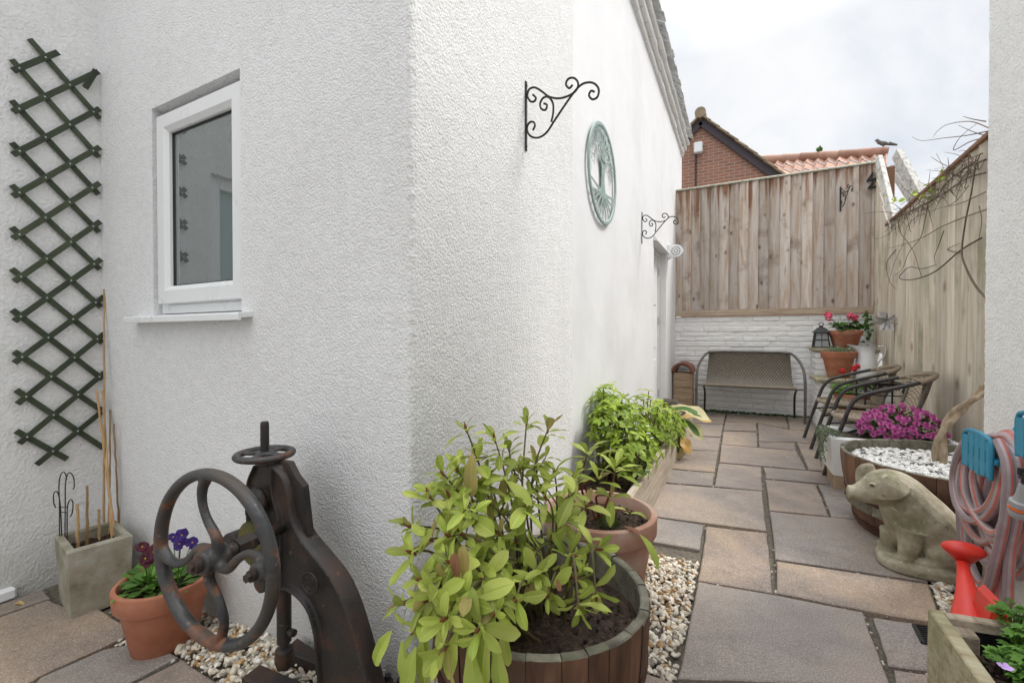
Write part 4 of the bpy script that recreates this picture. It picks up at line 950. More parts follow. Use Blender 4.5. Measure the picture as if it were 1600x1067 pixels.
for _ in range(160):
    p = T3(rg.uniform(.03, Lt-.03), rg.uniform(.03, Wt-.03), gL+hT-.052); sb.ball(p, rg.uniform(.003, .008), 1, rg.random(), jit=.3)
sb.build('soil', 'soil', tq, smooth=80)
# --- canes standing in the trough
zs_ = gL+hT-.075
def soilpt(px, py): return onz(px, py, zs_+.015)
canes = [((122, 860), (121, 787), .0068, 'short pale split cane, leftmost of the cut canes in the trough', 'plain'),
         ((136, 853), (136, 759), .006, 'greyish cut cane second from the left in the concrete trough', 'grey'),
         ((156, 846), (154, 795), .0062, 'shortest cut cane near the middle of the concrete trough', 'plain')]
lean = [((162, 838), (163, 452), .005, 'tallest bamboo cane rising up the corner beside the trellis', 1.06, 1.03),
        ((181, 842), (151, 609), .0062, 'thick bamboo cane leaning left across the bundle in the corner', 1.0, .95),
        ((176, 843), (160, 610), .0058, 'pale bamboo cane in the bundle standing in the corner trough', 1.0, .94),
        ((170, 838), (172, 640), .0045, 'thin brown bamboo cane behind the leaning bundle in the corner', 1.02, 1.0),
        ((186, 822), (178, 662), .0045, 'dark slim bamboo cane nearest the window wall in the corner', 1.02, 1.0)]
def cane(a, b, r, label, k):
    c = MB(); n = 14; pts = [a.lerp(b, i/n)+Vector((rg.gauss(0, .0012), rg.gauss(0, .0012), 0)) for i in range(n+1)]
    rs = [r*(1.0-.25*i/n)*(1.18 if i % 4 == 2 else 1) for i in range(n+1)]
    c.tube(pts, rs, 8, tint=k); return tag(c.build('bamboo_cane', 'cane', smooth=50), label, 'cane', 'bamboo canes standing in the concrete trough')
for (a, b, r, lb, kd) in canes:
    p = soilpt(*a); d = (p-Vector((0, 0, CAM_H))).length/ray(*a).length; cane(p-Vector((0, 0, .03)), ond(*b, d*1.0), r, lb, .6 if kd == 'plain' else .25)
for i, (a, b, r, lb, f0, f1) in enumerate(lean):
    p = soilpt(*a); q = onx(b[0], b[1], LX+.03+.02*i) if i != 4 else ony(b[0], b[1], WY-.03); cane(p-Vector((0, 0, .03)), q, r, lb, [.45, .75, .7, .35, .2][i])
# --- wire plant support
ws = thing('wire_plant_support', tuple(soilpt(97, 858)), 'small black wire plant support with curled tops in the trough', 'plant support')
dw = (soilpt(97, 858)-Vector((0, 0, CAM_H))).length/ray(97, 858).length
wv = lambda px, py: ond(px, py, dw)
for pts in ([(93, 862), (93, 790), (92, 760), (94, 744), (99, 737), (103, 742), (104, 750)], [(101, 864), (102, 790), (102, 762), (104, 745), (109, 738), (115, 746), (116, 760), (114, 764)],
            [(97, 862), (95, 800), (92, 775), (88, 767), (84, 772), (84, 785), (87, 793)], [(105, 862), (105, 800), (107, 785), (111, 780), (114, 786), (113, 800), (110, 807)]):
    b = MB(); b.tube(cr([wv(*p) for p in pts], 5), .0022, 6); b.build('wire', 'iron_black', ws)
b = MB()
for y in (792, 800): b.tube([wv(92, y), wv(106, y)], .0018, 6)
b.build('cross_wire', 'iron_black', ws)
# --- pansy pot and pansies
PPOS = (-1.965, .878, -.083)
pt_ = pot('terracotta_pot', PPOS, .154, .102, .258, .072, 'terracotta pot of pansies standing beside the concrete trough', seed=5, soil=.03)
PP = Vector(PPOS)+Vector((0, 0, .258-.03)); rg = random.Random(17)
def pansy(base, heads, label, petal, eye, nleaf=16):
    t = thing('pansy', tuple(base), label, 'pansy', 'pansies in the terracotta pot')
    f = MB()
    for _ in range(nleaf):
        a = rg.uniform(0, 6.28); r = rg.uniform(.005, .055); p = base+Vector((math.cos(a)*r, math.sin(a)*r, rg.uniform(0, .03)))
        d = Vector((math.cos(a), math.sin(a), rg.uniform(.2, 1.1))); f.leaf(p, d, (0, 0, 1), rg.uniform(.05, .08), rg.uniform(.034, .046), rg.uniform(.2, .8), .2, rg.random(), 0, 4)
    f.build('foliage', 'leaf_fresh', t)
    for h in heads: s = MB(); s.tube(cr([base, base.lerp(h, .6)+Vector((0, 0, .01)), h], 4), .0016, 5); s.build('stem', 'leaf_fresh', t)
    for h in heads:
        look = (Vector((0, 0, CAM_H))-h).normalized()*.8+Vector((rg.gauss(0, .3), rg.gauss(0, .3), rg.uniform(.1, .5))); look.normalize()
        e1 = look.orthogonal().normalized(); e2 = look.cross(e1); up = (Vector((0, 0, 1))-look*look.z).normalized(); sd = up.cross(look); fl = MB()
        for (ang, L, Wd, off) in ((60, .024, .026, -.002), (120, .024, .026, -.0025), (10, .021, .022, .001), (170, .021, .022, .0012), (270, .023, .030, .003)):
            d = sd*math.cos(R(ang))+up*math.sin(R(ang)); fl.leaf(h+look*off-d*.002, d+look*.12, look, L*1.15, Wd*1.15, .25, .05, rg.uniform(.3, .8), 0, 4, wave=.4)
        fl.ball(h+look*.004, .003, 1, mi=1); fl.build('flower', [petal, 'petal_yellow'], t)
pv2 = lambda px, py, Y: ony(px, py, Y)
pansy(PP+Vector((-.06, -.03, 0)), [pv2(222, 855, .77), pv2(228, 872, .74)], 'pansy with maroon flowers at the left of the terracotta pot', 'petal_maroon', None, 28)
pansy(PP+Vector((-.015, -.05, 0)), [pv2(240, 862, .78), pv2(234, 876, .76), pv2(247, 856, .8)], 'pansy with maroon flowers and broad leaves at the front of the pot', 'petal_maroon', None, 26)
pansy(PP+Vector((.05, .02, 0)), [pv2(284, 836, .86), pv2(281, 850, .86), pv2(300, 848, .86), pv2(270, 840, .88)], 'pansy with violet flowers at the right of the terracotta pot', 'petal_violet', None, 26)

# ================================================================== DRILL PRESS
dp = thing('drill_press', (-1.0, .9, 0), 'rusty antique cast iron drill press with a large spoked flywheel', 'drill press')
YF = .88; Pf = lambda x, y: ony(360+.39*x, 650+.39*y, YF)
pol = [(118, 190), (180, 178), (215, 190), (255, 260), (275, 380), (310, 470), (380, 560), (440, 640), (482, 735), (520, 850), (550, 950), (580, 1067), (625, 1250), (430, 1250), (386, 1067), (380, 950), (368, 850), (340, 760), (290, 705), (240, 680), (205, 690), (165, 690), (125, 600), (100, 470), (85, 350), (92, 260)]
pp_ = [Pf(*p) for p in pol]
for i in (12, 13): pp_[i].z = -.0
fr = MB(); fr.prism([(p.x, p.z) for p in pp_], (0, YF, 0), (1, 0, 0), (0, 0, 1), (0, -1, 0), .018)
def strip(pts, r, fl):
    fr.tube(cr([Pf(*p) for p in pts], 5), r*.62, 12, flat=min(.42, fl*1.25), up=(1, 0, 0.2))
strip([(190, 188), (235, 235), (258, 300), (272, 390), (305, 475), (375, 562), (436, 640), (484, 735), (522, 850), (550, 950), (585, 1090), (630, 1260)], .052, .24)
strip([(200, 688), (245, 676), (295, 706), (338, 762), (364, 850), (374, 950), (384, 1080), (400, 1260)], .048, .22)
strip([(120, 192), (92, 262), (86, 350), (100, 460), (128, 590), (170, 680)], .04, .24)
strip([(190, 190), (190, 300), (215, 400), (225, 520), (215, 670)], .042, .22)
fr.ball(Pf(150, 330)-Vector((0, .035, 0)), (.045, .022, .05), 2)
a = Pf(50, 500); fr.tube([a+Vector((0, -.045, 0)), a+Vector((.0, .03, 0))], .042, 16); fr.beam(a, Pf(110, 520), .05, .06)
a = Pf(175, 640); fr.tube([a+Vector((0, -.05, 0)), a+Vector((0, .03, 0))], .03, 14)
fr.tube([Pf(160, 195), Pf(160, 160)], .032, 14)
fx_ = .5*(pp_[12].x+pp_[13].x)
fr.box((pp_[13].x-.03, YF-.07, 0), (pp_[12].x+.09, YF+.07, .035), .004)
fuse(fr, 'frame', 'iron_rust', dp, .0042, 2)
b = MB(); a = Pf(350, 650)-Vector((0, .027, 0))             # worn round maker's boss
b.tube([a+Vector((math.cos(t)*.034, 0, math.sin(t)*.030)) for t in [2*math.pi*i/28 for i in range(28)]], .0032, 6, closed=True)
b.tube([a+Vector((math.cos(t)*.022, 0, math.sin(t)*.019)) for t in [2*math.pi*i/24 for i in range(24)]], .002, 6, closed=True)
for i in range(14):
    t = 2*math.pi*i/14; b.ball(a+Vector((math.cos(t)*.028, 0, math.sin(t)*.0245)), (.003, .002, .003), 1)
b.build('boss', 'iron_rust', dp)
b = MB(); q = [(205, 178), (240, 183), (268, 238), (300, 280), (322, 475), (296, 470), (262, 330), (232, 220)]
b.prism([(Pf(*p).x, Pf(*p).z) for p in q], (0, YF+.002, 0), (1, 0, 0), (0, 0, 1), (0, -1, 0), .02); b.build('gear_guard', 'iron_rust', dp, smooth=20)
b = MB(); a = Pf(150, 330)-Vector((0, .058, 0)); b.lathe([(.0, .012), (.010, .010), (.012, 0), (.012, -.02)], a, 6, mat=Matrix.Rotation(R(90), 3, 'X')); b.build('bolt', 'iron_rust', dp, smooth=30)
# gear
b = MB(); a = Pf(135, 490)+Vector((0, -.035, 0)); poly = []
for i in range(44):
    for k, rr in ((0, .062), (.3, .069), (.6, .069), (.9, .062)):
        t = 2*math.pi*(i+k)/44; poly.append((math.cos(t)*rr, math.sin(t)*rr))
b.prism(poly, a, (1, 0, 0), (0, 0, 1), (.0, -1, 0), .016); b.build('gear', 'gear', dp, smooth=20)
# hand wheel
hc = Pf(138, 152); hc = Vector((hc.x, YF, hc.z)); b = MB(); RH = .078
b.tube([hc+Vector((math.cos(t)*RH, math.sin(t)*RH, 0)) for t in [2*math.pi*i/56 for i in range(56)]], .0125, 12, closed=True, flat=.9)
for k in range(4):
    t = R(20+90*k); b.tube([hc+Vector((math.cos(t)*.02, math.sin(t)*.02, .004)), hc+Vector((math.cos(t)*.045, math.sin(t)*.045, .0)), hc+Vector((math.cos(t)*.073, math.sin(t)*.073, 0))], [.016, .012, .014], 10, flat=.5, up=(0, 0, 1))
b.lathe([(.026, -.03), (.027, .0), (.022, .010), (.0, .014)], hc, 20); fuse(b, 'hand_wheel', 'iron_wheel', dp, .004, 2)
b = MB(); b.lathe([(.0125, -.02), (.0125, .098), (.010, .104), (0, .105)], hc, 14)
for k in range(14): b.tube([hc+Vector((math.cos(t)*.0128, math.sin(t)*.0128, .01+.006*k+.006*t/6.283)) for t in [2*math.pi*i/12 for i in range(13)]], .0012, 4)
b.build('feed_screw', 'iron_rust', dp)
# spindle and chuck
ch = Pf(215, 760); b = MB(); zt, zb = Pf(210, 690).z, Pf(225, 900).z
b.lathe([(.021, zt+.03-ch.z), (.021, Pf(0, 795).z-ch.z), (.012, Pf(0, 800).z-ch.z), (.010, Pf(0, 812).z-ch.z), (.026, Pf(0, 822).z-ch.z), (.028, Pf(0, 860).z-ch.z), (.022, Pf(0, 885).z-ch.z), (.010, zb-ch.z), (0, zb-ch.z)], (ch.x, YF, ch.z), 20)
a = Vector((ch.x, YF, Pf(0, 750).z)); b.tube([a, a+Vector((.042, 0, .0))], .006, 8); b.tube([a+Vector((.03, 0, 0)), a+Vector((.048, 0, .002))], .011, 8)
b.build('spindle', 'iron_rust', dp, smooth=30)
# flywheel
U = Vector((.467, .04, 0)).normalized(); Nn = Vector((-U.y, U.x, 0)); FC = Vector((-1.232, .66, .515)); RF = .222
wp = lambda r, th, o=0: FC+U*(math.cos(th)*r)+Vector((0, 0, math.sin(th)*r))+Nn*o
b = MB(); b.tube([wp(RF, 2*math.pi*i/80) for i in range(80)], .0182, 14, closed=True, flat=.85, up=U)
for k in range(4):
    t0 = R(97+90*k)
    pts = [wp(.022, t0-R(55), .004), wp(.06, t0-R(22)), wp(.10, t0+R(4)), wp(.145, t0+R(9)), wp(.185, t0+R(5)), wp(.215, t0-R(2))]
    b.tube(cr(pts, 5), [.018-.006*math.sin(math.pi*i/25) for i in range(26)], 12, flat=.8, up=U)
b.tube([wp(0, 0, -.034), wp(0, 0, .035)], .032, 20)
b.tube([wp(.182, R(2), 0), wp(.182, R(2), -.02)], .024, 14)
fuse(b, 'flywheel', 'iron_wheel', dp, .0045, 4)
b = MB(); b.tube([wp(0, 0, -.052), wp(0, 0, -.03)], .019, 16); b.tube([wp(0, 0, -.060), wp(0, 0, -.05)], .011, 6); b.build('hub_nut', 'iron_rust', dp, smooth=30)
b = MB(); b.tube([wp(.182, R(2), -.032), wp(.182, R(2), -.01)], .0145, 14); b.tube([wp(.182, R(2), -.042), wp(.182, R(2), -.030)], .011, 6); b.build('crank_bolt', 'iron_rust', dp, smooth=30)
b = MB(); b.tube([wp(0, 0, 0), wp(0, 0, .21)], .019, 14); b.tube([wp(0, 0, .06), wp(0, 0, .11)], .026, 6); b.build('shaft', 'iron_rust', dp, smooth=30)
# base flange, bolts and the two iron feet lying on the gravel
b = MB(); b.box((pp_[12].x-.17, YF+.02, 0.0), (pp_[12].x+.02, WY-.012, .028), .004); b.build('base_plate', 'iron_rust', dp)
for (px, py) in ((613, 1056), (595, 1042), (632, 1062)):
    p = onz(px, py, .05); b = MB(); b.lathe([(.017, -.03), (.017, .0), (.012, .004), (.010, .018), (0, .019)], (p.x, p.y-.02, .05), 6); b.build('bolt', 'iron_rust', dp, smooth=20)
for q in ([(210, 935), (268, 885), (368, 950), (366, 1000)], [(45, 1045), (118, 990), (330, 1080), (300, 1180)]):
    zz = .03; P3 = [onz(360+.39*x, 650+.39*y, zz) for x, y in q]; b = MB(); b.slab([(p.x, p.y) for p in P3], -.02, zz, .004); b.build('base_bar', 'iron_rust', dp, smooth=20)
# ================================================================== FRONT BARREL AND SHRUB
hB = .432
fb_ = half_barrel('half_barrel', (BAR1[0], BAR1[1], 0), .287, .235, hB, 'brown oak half barrel in the foreground holding a leafy green shrub', .36, 11)
soil_disc(fb_, (BAR1[0], BAR1[1], .352), .262, 21, .02)
sh_ = thing('leafy_shrub', (BAR1[0], BAR1[1], .36), 'leafy light green shrub with red leaf buds growing in the front barrel', 'shrub')
tips = [(727, 690, 1.22), (772, 706, 1.18), (823, 680, 1.25), (857, 692, 1.28), (895, 770, 1.3), (712, 752, 1.15), (728, 800, 1.05), (760, 768, 1.2), (812, 750, 1.22), (838, 742, 1.3), (668, 792, 1.05), (700, 836, 1.0), (748, 852, 1.08),
        (800, 846, 1.12), (640, 862, 1.0), (622, 942, .95), (655, 905, .95), (702, 878, .95), (722, 936, .90), (770, 880, 1.05), (805, 938, .92), (830, 866, 1.1), (868, 836, 1.18), (898, 868, 1.08), (932, 938, 1.0), (905, 955, .96), (850, 796, 1.2), (884, 806, 1.22),
        (648, 985, .9), (692, 968, .86), (790, 906, 1.0), (838, 896, 1.02), (690, 1020, .84), (745, 985, .84), (770, 960, .88), (938, 858, 1.1), (676, 930, .9), (740, 795, 1.15), (786, 800, 1.22), (866, 760, 1.28), (905, 905, 1.05), (752, 905, .96), (855, 930, 1.0), (700, 795, 1.08), (636, 820, 1.05), (745, 735, 1.2), (690, 760, 1.1), (718, 830, 1.02), (668, 840, 1.02), (690, 890, .95), (735, 872, 1.0), (660, 940, .9), (795, 720, 1.24), (780, 835, 1.1), (825, 800, 1.18)]
fo = MB(); stm = MB(); bud = MB(); rg = random.Random(44); C0 = Vector((BAR1[0], BAR1[1], .36))
for k, (px, py, dd) in enumerate(tips):
    tp = ond(px, py-(24 if py < 800 else 0), dd); out = Vector((tp.x-C0.x, tp.y-C0.y, 0)); bs = C0+out*.3+Vector((rg.gauss(0, .03), rg.gauss(0, .03), 0))
    rr = math.hypot(bs.x-C0.x, bs.y-C0.y)
    if rr > .2: bs = C0+(bs-C0)*(.2/rr)
    hgt = tp.z-C0.z; mid = bs.lerp(tp, .55)+Vector((0, 0, .10*max(.2, 1-hgt)+(.06 if hgt < .15 else 0)))+Vector((rg.gauss(0, .015), rg.gauss(0, .015), 0))
    path = cr([bs, mid, tp], 7); stm.tube(path, [.0042-.0022*i/(len(path)-1) for i in range(len(path))], 6, tint=rg.random())
    ax = (path[-1]-path[-4]).normalized()+Vector((0, 0, .5)); ax.normalize()
    yl = .12 if k % 3 else .3
    big = rg.uniform(.060, .092)*(1.0 if dd > .95 else .95)
    rosette(fo, tp, ax, rg.randint(7, 9), big*.93, .42, rg, (.35, 1.5), (.0, .8), (0, 1), (1-yl*.35, yl*.35))
    stm.tube([tp-ax*.018, tp-ax*.0, tp+ax*.012], [.003, .0045, .001], 6, mi=1)
    for q in range(rg.randint(1, 2)):                              # leaves lower on the stem
        i = rg.randrange(max(1, len(path)//3), len(path)-1); a = rg.uniform(0, 6.28); l = rg.uniform(.055, .09)
        fo.leaf(path[i], (math.cos(a), math.sin(a), rg.uniform(-.5, .4)), (0, 0, 1), l, l*.38, rg.uniform(.2, .9), .2, rg.random(), 1 if rg.random() < .1 else 0, 6, wave=.15)
    if hgt > .3:                                                   # side twig with a smaller rosette
        i = len(path)//2; a = rg.uniform(0, 6.28); e = path[i]+Vector((math.cos(a)*.06, math.sin(a)*.06, .07)); stm.tube([path[i], path[i].lerp(e, .5)+Vector((0, 0, .008)), e], .002, 5)
        rosette(fo, e, (e-path[i])+Vector((0, 0, .05)), 4, .075, .42, rg, (.5, 1.5), (.3, 1), (0, 1), (.93, .07))
for (px, py, dd, mi, L, dz) in ((738, 708, 1.12, 1, .11, -1), (810, 765, 1.15, 0, .11, -1), (790, 740, 1.2, 1, .07, -.6), (768, 770, 1.18, 1, .07, -.8), (722, 745, 1.14, 1, .06, -.6), (715, 905, .92, 2, .07, .6), (728, 900, .92, 1, .075, .8), (690, 915, .95, 1, .06, .8), (870, 905, 1.0, 2, .04, 0)):
    fo.leaf(ond(px, py, dd), Vector((rg.uniform(-.3, .3), -.25, dz)), (0, -1, .25), L, L*.45, .2, .15, .6, mi, 8)
for (px, py, dd, L) in ((700, 1000, .86, .08), (735, 1002, .85, .11), (715, 985, .87, .09), (760, 985, .87, .10), (650, 1010, .88, .10), (790, 975, .9, .08), (668, 985, .9, .11), (628, 1000, .92, .10), (612, 985, .95, .09), (775, 1000, .86, .09)):
    fo.leaf(ond(px, py, dd), Vector((rg.uniform(-.5, .5), -.45, -.8)), (0, -1, .5), L, L*.42, rg.uniform(.1, .9), .2, rg.uniform(.3, .9), 0, 8, wave=.2)
fo.build('foliage', ['leaf_shrub', 'leaf_yellow', 'leaf_red'], sh_, smooth=60); stm.build('stem', ['stem', 'stem_red'], sh_)

# ================================================================== SECOND POT AND SHRUB
p2 = pot('terracotta_pot', (POT2[0], POT2[1], 0), .222, .16, .395, .075, 'wide pale limed terracotta pot behind the front barrel', 'terracotta_pale', .05, 8, thick=.022)
s2 = thing('young_shrub', (POT2[0], POT2[1], .35), 'young shrub with red stems in the wide pale terracotta pot', 'shrub')
fo = MB(); stm = MB(); rg = random.Random(46)
base = Vector((POT2[0], POT2[1], .35))
for (px, py, dd, n, L) in ((918, 706, 1.66, 8, .125), (962, 728, 1.72, 9, .12), (935, 745, 1.7, 6, .10), (955, 775, 1.7, 5, .10), (900, 738, 1.6, 6, .1), (985, 800, 1.78, 3, .08), (880, 780, 1.6, 5, .09), (915, 790, 1.62, 5, .10)):
    tp = ond(px, py, dd); bs = base+Vector((rg.gauss(-.04, .04), rg.gauss(0, .03), 0)); path = cr([bs, bs.lerp(tp, .5)+Vector((rg.gauss(0, .02), 0, .03)), tp], 6)
    stm.tube(path, [.0055-.0025*i/(len(path)-1) for i in range(len(path))], 6); rosette(fo, tp, Vector((rg.gauss(0, .2), rg.gauss(0, .2), 1)), n, L, .38, rg, (.4, 1.5), (.3, 1.0), (0, 1), (.95, .05))
fo.leaf(ond(975, 822, 1.62), (1, -.3, .1), (0, 0, 1), .07, .03, .4, .2, .5, 2); fo.leaf(ond(1000, 835, 1.6), (1, -.6, -.4), (0, 0, 1), .12, .04, .8, .2, .6, 0)
fo.build('foliage', ['leaf_shrub', 'leaf_yellow', 'leaf_red'], s2, smooth=60); stm.build('stem', 'stem_red', s2)
gs = MB()
for _ in range(90):
    a = rg.uniform(0, 6.28); r = rg.uniform(0, .05); p = base+Vector((.06+math.cos(a)*r, -.07+math.sin(a)*r, .012)); gs.leaf(p, (rg.gauss(0, .5), rg.gauss(0, .5), 1), (rg.gauss(0, 1), 1, 0), rg.uniform(.025, .05), .004, .8, .1, rg.random(), 0, 3)
tag(gs.build('grass_tuft', 'leaf_mid', smooth=60), 'small grassy tuft on the soil of the pale terracotta pot', 'weed')

# ================================================================== LONG PLANTER BY THE WALL
PLX, PY0, PY1, PH = -.50, 2.06, 5.5, .27
pl = thing('wooden_planter', (-.7, 3.5, 0), 'long grey timber planter bed running along the passage wall', 'planter')
b = MB(); b.box((PLX-.042, PY0, .14), (PLX, 3.6, PH), .005, .6); b.box((PLX-.040, PY0+.004, -.03), (PLX-.003, 3.598, .137), .005, .4)
b.box((PLX-.044, 3.603, .14), (PLX-.004, PY1, PH-.006), .005, .45); b.box((PLX-.042, 3.603, -.03), (PLX-.007, PY1, .137), .005, .55); b.build('side_board', 'planter_y', pl)
b = MB(); b.box((WX+.004, PY0, -.03), (PLX-.044, PY0+.04, PH-.002), .005, .5); b.build('near_board', 'planter_wood', pl)
b = MB(); b.box((WX+.004, PY1-.04, -.03), (PLX-.046, PY1-.002, PH-.004), .005, .5); b.build('end_board', 'planter_wood', pl)
b = MB(); b.box((PLX-.047, PY0+.04, .05), (PLX-.044, PY1-.04, PH-.02), 0); b.build('liner', 'liner', pl, smooth=None)
b = MB(); nx_, ny_ = 14, 110
for j in range(ny_+1):
    for i in range(nx_+1):
        x, y = WX+.003+(PLX-.048-WX-.003)*i/nx_, PY0+.041+(PY1-PY0-.082)*j/ny_; b.v.append((x, y, PH-.075+.02*noise.noise(Vector((x*12, y*12, 1)))+.012*noise.noise(Vector((x*45, y*45, 1)))))
rg = random.Random(6)
for j in range(ny_):
    for i in range(nx_): a = j*(nx_+1)+i; b.f.append((a, a+1, a+nx_+2, a+nx_+1)); b.t.append(rg.uniform(.2, .9)); b.m.append(0); b.w.append(.5)
for _ in range(260): b.ball((rg.uniform(WX+.02, PLX-.06), rg.uniform(PY0+.06, 3.8), PH-.07+rg.uniform(0, .015)), rg.uniform(.004, .012), 1, rg.random(), jit=.3)
b.build('soil', 'soil', pl, smooth=80)
# lime green bush
cb = thing('lime_bush', (-.68, 3.4, PH-.07), 'bushy lime green shrub with small white flowers in the long planter', 'bush')
fo = MB(); stm = MB(); fl = MB(); rg = random.Random(51)
lobes = [(952, 640, 3.15, .20), (968, 668, 3.0, .24), (1000, 655, 3.4, .24), (1028, 662, 3.7, .22), (985, 700, 2.85, .2), (945, 668, 2.95, .16), (1045, 670, 4.0, .18), (1010, 690, 3.2, .16), (1058, 668, 4.3, .12), (935, 632, 3.3, .13)]
for (px, py, dd, r) in lobes:
    kd = 1/ray(px, py).length; c = ond(px, py, dd*.92)
    n = int(70*(r/.2)**2)
    for _ in range(n):
        v = Vector((rg.gauss(0, 1), rg.gauss(0, 1), rg.gauss(0, 1))).normalized()*r*rg.random()**.33; p = c+Vector((v.x*.75, v.y, v.z*.9))
        if p.x < WX+.03: p.x = WX+.03+rg.random()*.02
        if p.z < PH-.06: continue
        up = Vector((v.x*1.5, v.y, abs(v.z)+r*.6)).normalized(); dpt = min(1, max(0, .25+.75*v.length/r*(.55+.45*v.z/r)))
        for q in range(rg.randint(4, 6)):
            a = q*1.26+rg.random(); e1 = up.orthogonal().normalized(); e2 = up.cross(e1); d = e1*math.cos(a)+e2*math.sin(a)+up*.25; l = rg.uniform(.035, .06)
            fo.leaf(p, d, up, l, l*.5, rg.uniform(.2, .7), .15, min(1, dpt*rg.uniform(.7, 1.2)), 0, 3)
        if rg.random() < .25: stm.tube([Vector((c.x+v.x*.2, c.y+v.y*.2, PH-.07)), p], .003, 4)
        if rg.random() < .05:
            for q in range(5): fl.leaf(p+up*.02, (math.cos(q*1.26), math.sin(q*1.26), .3), up, .014, .010, .1, .1, .6, 0, 2)
for (px, py, dd) in ((935, 724, 2.75), (1000, 715, 2.9), (1032, 692, 3.55), (1005, 735, 2.7)):
    c = ond(px, py, dd)
    for q in range(7): fo.leaf(c, (math.cos(q*.9), math.sin(q*.9), rg.uniform(-.4, .4)), (0, 0, 1), .07, .026, .6, .2, rg.uniform(.2, .6), 1, 4)
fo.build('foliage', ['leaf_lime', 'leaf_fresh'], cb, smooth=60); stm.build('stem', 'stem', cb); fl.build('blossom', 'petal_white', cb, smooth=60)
# hosta
hs = thing('hosta', (-.6, 4.7, PH-.07), 'hosta with cream edged yellowing leaves flopping over the planter end', 'hosta')
g = MB(); d_ = MB(); st = MB(); hb = Vector((-.62, 4.75, PH-.05))
for (px, py, dd, dirx, L, Wd, kind, tn) in ((1046, 640, 4.15, (.75, -.2, .22), .34, .2, 0, .8), (1060, 655, 4.05, (.7, -.3, -.15), .26, .17, 0, .5), (1064, 652, 4.2, (.95, -.1, .22), .27, .13, 1, .5), (1052, 668, 3.95, (.42, -.4, -.8), .27, .17, 2, .5), (1064, 682, 3.9, (.45, -.35, -.55), .16, .12, 1, .7), (1045, 650, 4.25, (.2, .5, .5), .24, .15, 0, .4), (1030, 650, 4.3, (-.2, .3, .8), .22, .13, 0, .7)):
    p = ond(px, py, dd); mbx = d_ if kind == 1 else g
    st.tube(cr([hb, hb.lerp(p, .5)+Vector((0, 0, .05)), p], 5), .006, 6)
    if kind == 1: d_.leaf(p, dirx, (0, -.35, 1), L, Wd, .5, .3, tn, 0, 8, wave=.35)
    else:
        g.leaf(p, dirx, (0, -.4, 1), L, Wd, .8, .28, tn, 1, 8, wave=.25)
        g.leaf(p+Vector((.004, -.006, .006)), dirx, (0, -.4, 1), L*.86, Wd*(.45 if kind == 0 else .68), .76, .3, tn*.8, 0, 8, wave=.1)
g.build('leaves', ['leaf_mid', 'hosta'], hs, smooth=60); d_.build('withered_leaf', 'hosta_dead', hs, smooth=60); st.build('stem', 'leaf_fresh', hs)
# log lying on the far end of the planter
lg = MB(); a = ony(1036, 632, 5.1); e = ony(1060, 634, 5.2)
lg.tube(cr([a, a.lerp(e, .5)+Vector((0, 0, .008)), e], 5), [.058, .07, .066, .07, .062, .068, .06, .066, .062, .055, .05], 14)
tag(lg.build('log', 'log', smooth=60), 'short dark log lying at the far end of the long planter', 'log')

# ================================================================== WALL FITTINGS
SC = [[(118, 497), (126, 480), (122, 466), (108, 466), (98, 480), (98, 500), (112, 520), (140, 524), (170, 505), (200, 460), (240, 400), (280, 345), (310, 320), (345, 318), (366, 340), (362, 370), (343, 380), (330, 365), (338, 348), (350, 352)],
      [(118, 362), (130, 375), (122, 388), (108, 386), (98, 365), (105, 342), (125, 335), (150, 348), (180, 370), (220, 376), (262, 362), (285, 340), (288, 315), (272, 299), (252, 303), (243, 322), (255, 338), (268, 325)],
      [(160, 395), (172, 402), (165, 420), (150, 415), (146, 395), (158, 374), (178, 372), (194, 395), (195, 430), (188, 465)]]
zp = lambda x, y: ony(780+.4124*x, .4124*y, 1.84)
o_ = zp(95, 440)
SCL = [[((zp(*p).x-o_.x)*1.0, zp(*p).z-o_.z) for p in c] for c in SC]; zT, zB = zp(92, 312).z-o_.z, zp(97, 574).z-o_.z
def bracket(loc, rz, label, flip=False):
    t = thing('wall_bracket', loc, label, 'wall bracket', 'scrolled iron hanging basket brackets'); t.rotation_euler = (0, 0, rz)
    b = MB(); b._bx(.006, .017, zT-zB, .0015, Matrix.Identity(3), Vector((.003, 0, (zT+zB)/2)), .5, 0)
    for z in (zT-.02, zB+.02): b.tube([(.005, 0, z), (.009, 0, z)], .0045, 8)
    b.build('back_plate', 'iron_black', t, world=False)
    for c in SCL:
        s = MB(); s.tube(cr([(u+.006, 0, v) for u, v in c], 5), .0048, 8); s.build('scroll', 'iron_black', t, world=False)
    return t
bracket((WX, 1.84, o_.z), 0, 'black scrolled iron bracket on the roughcast wall, nearest to the window')
bracket((X2, 4.54, o_.z+.075), 0, 'black scrolled iron bracket on the smooth wall above the passage door')
p = ony(1313, 311, BACK-.03); t3 = bracket((p.x, BACK-.03, p.z), R(-78), 'black scrolled iron bracket fixed to the back fence')
# zigzag ornament
zg = MB(); zz = [ony(*q, BACK-.05) for q in ((1364, 270), (1355, 283), (1369, 279), (1357, 294), (1372, 292))]
for a, b_ in zip(zz, zz[1:]): zg.beam(a, b_, .02, .035, up=(0, 1, 0), bev=.002)
tag(zg.build('zigzag_ornament', 'iron_black'), 'small black zigzag metal ornament at the top of the back fence', 'ornament')
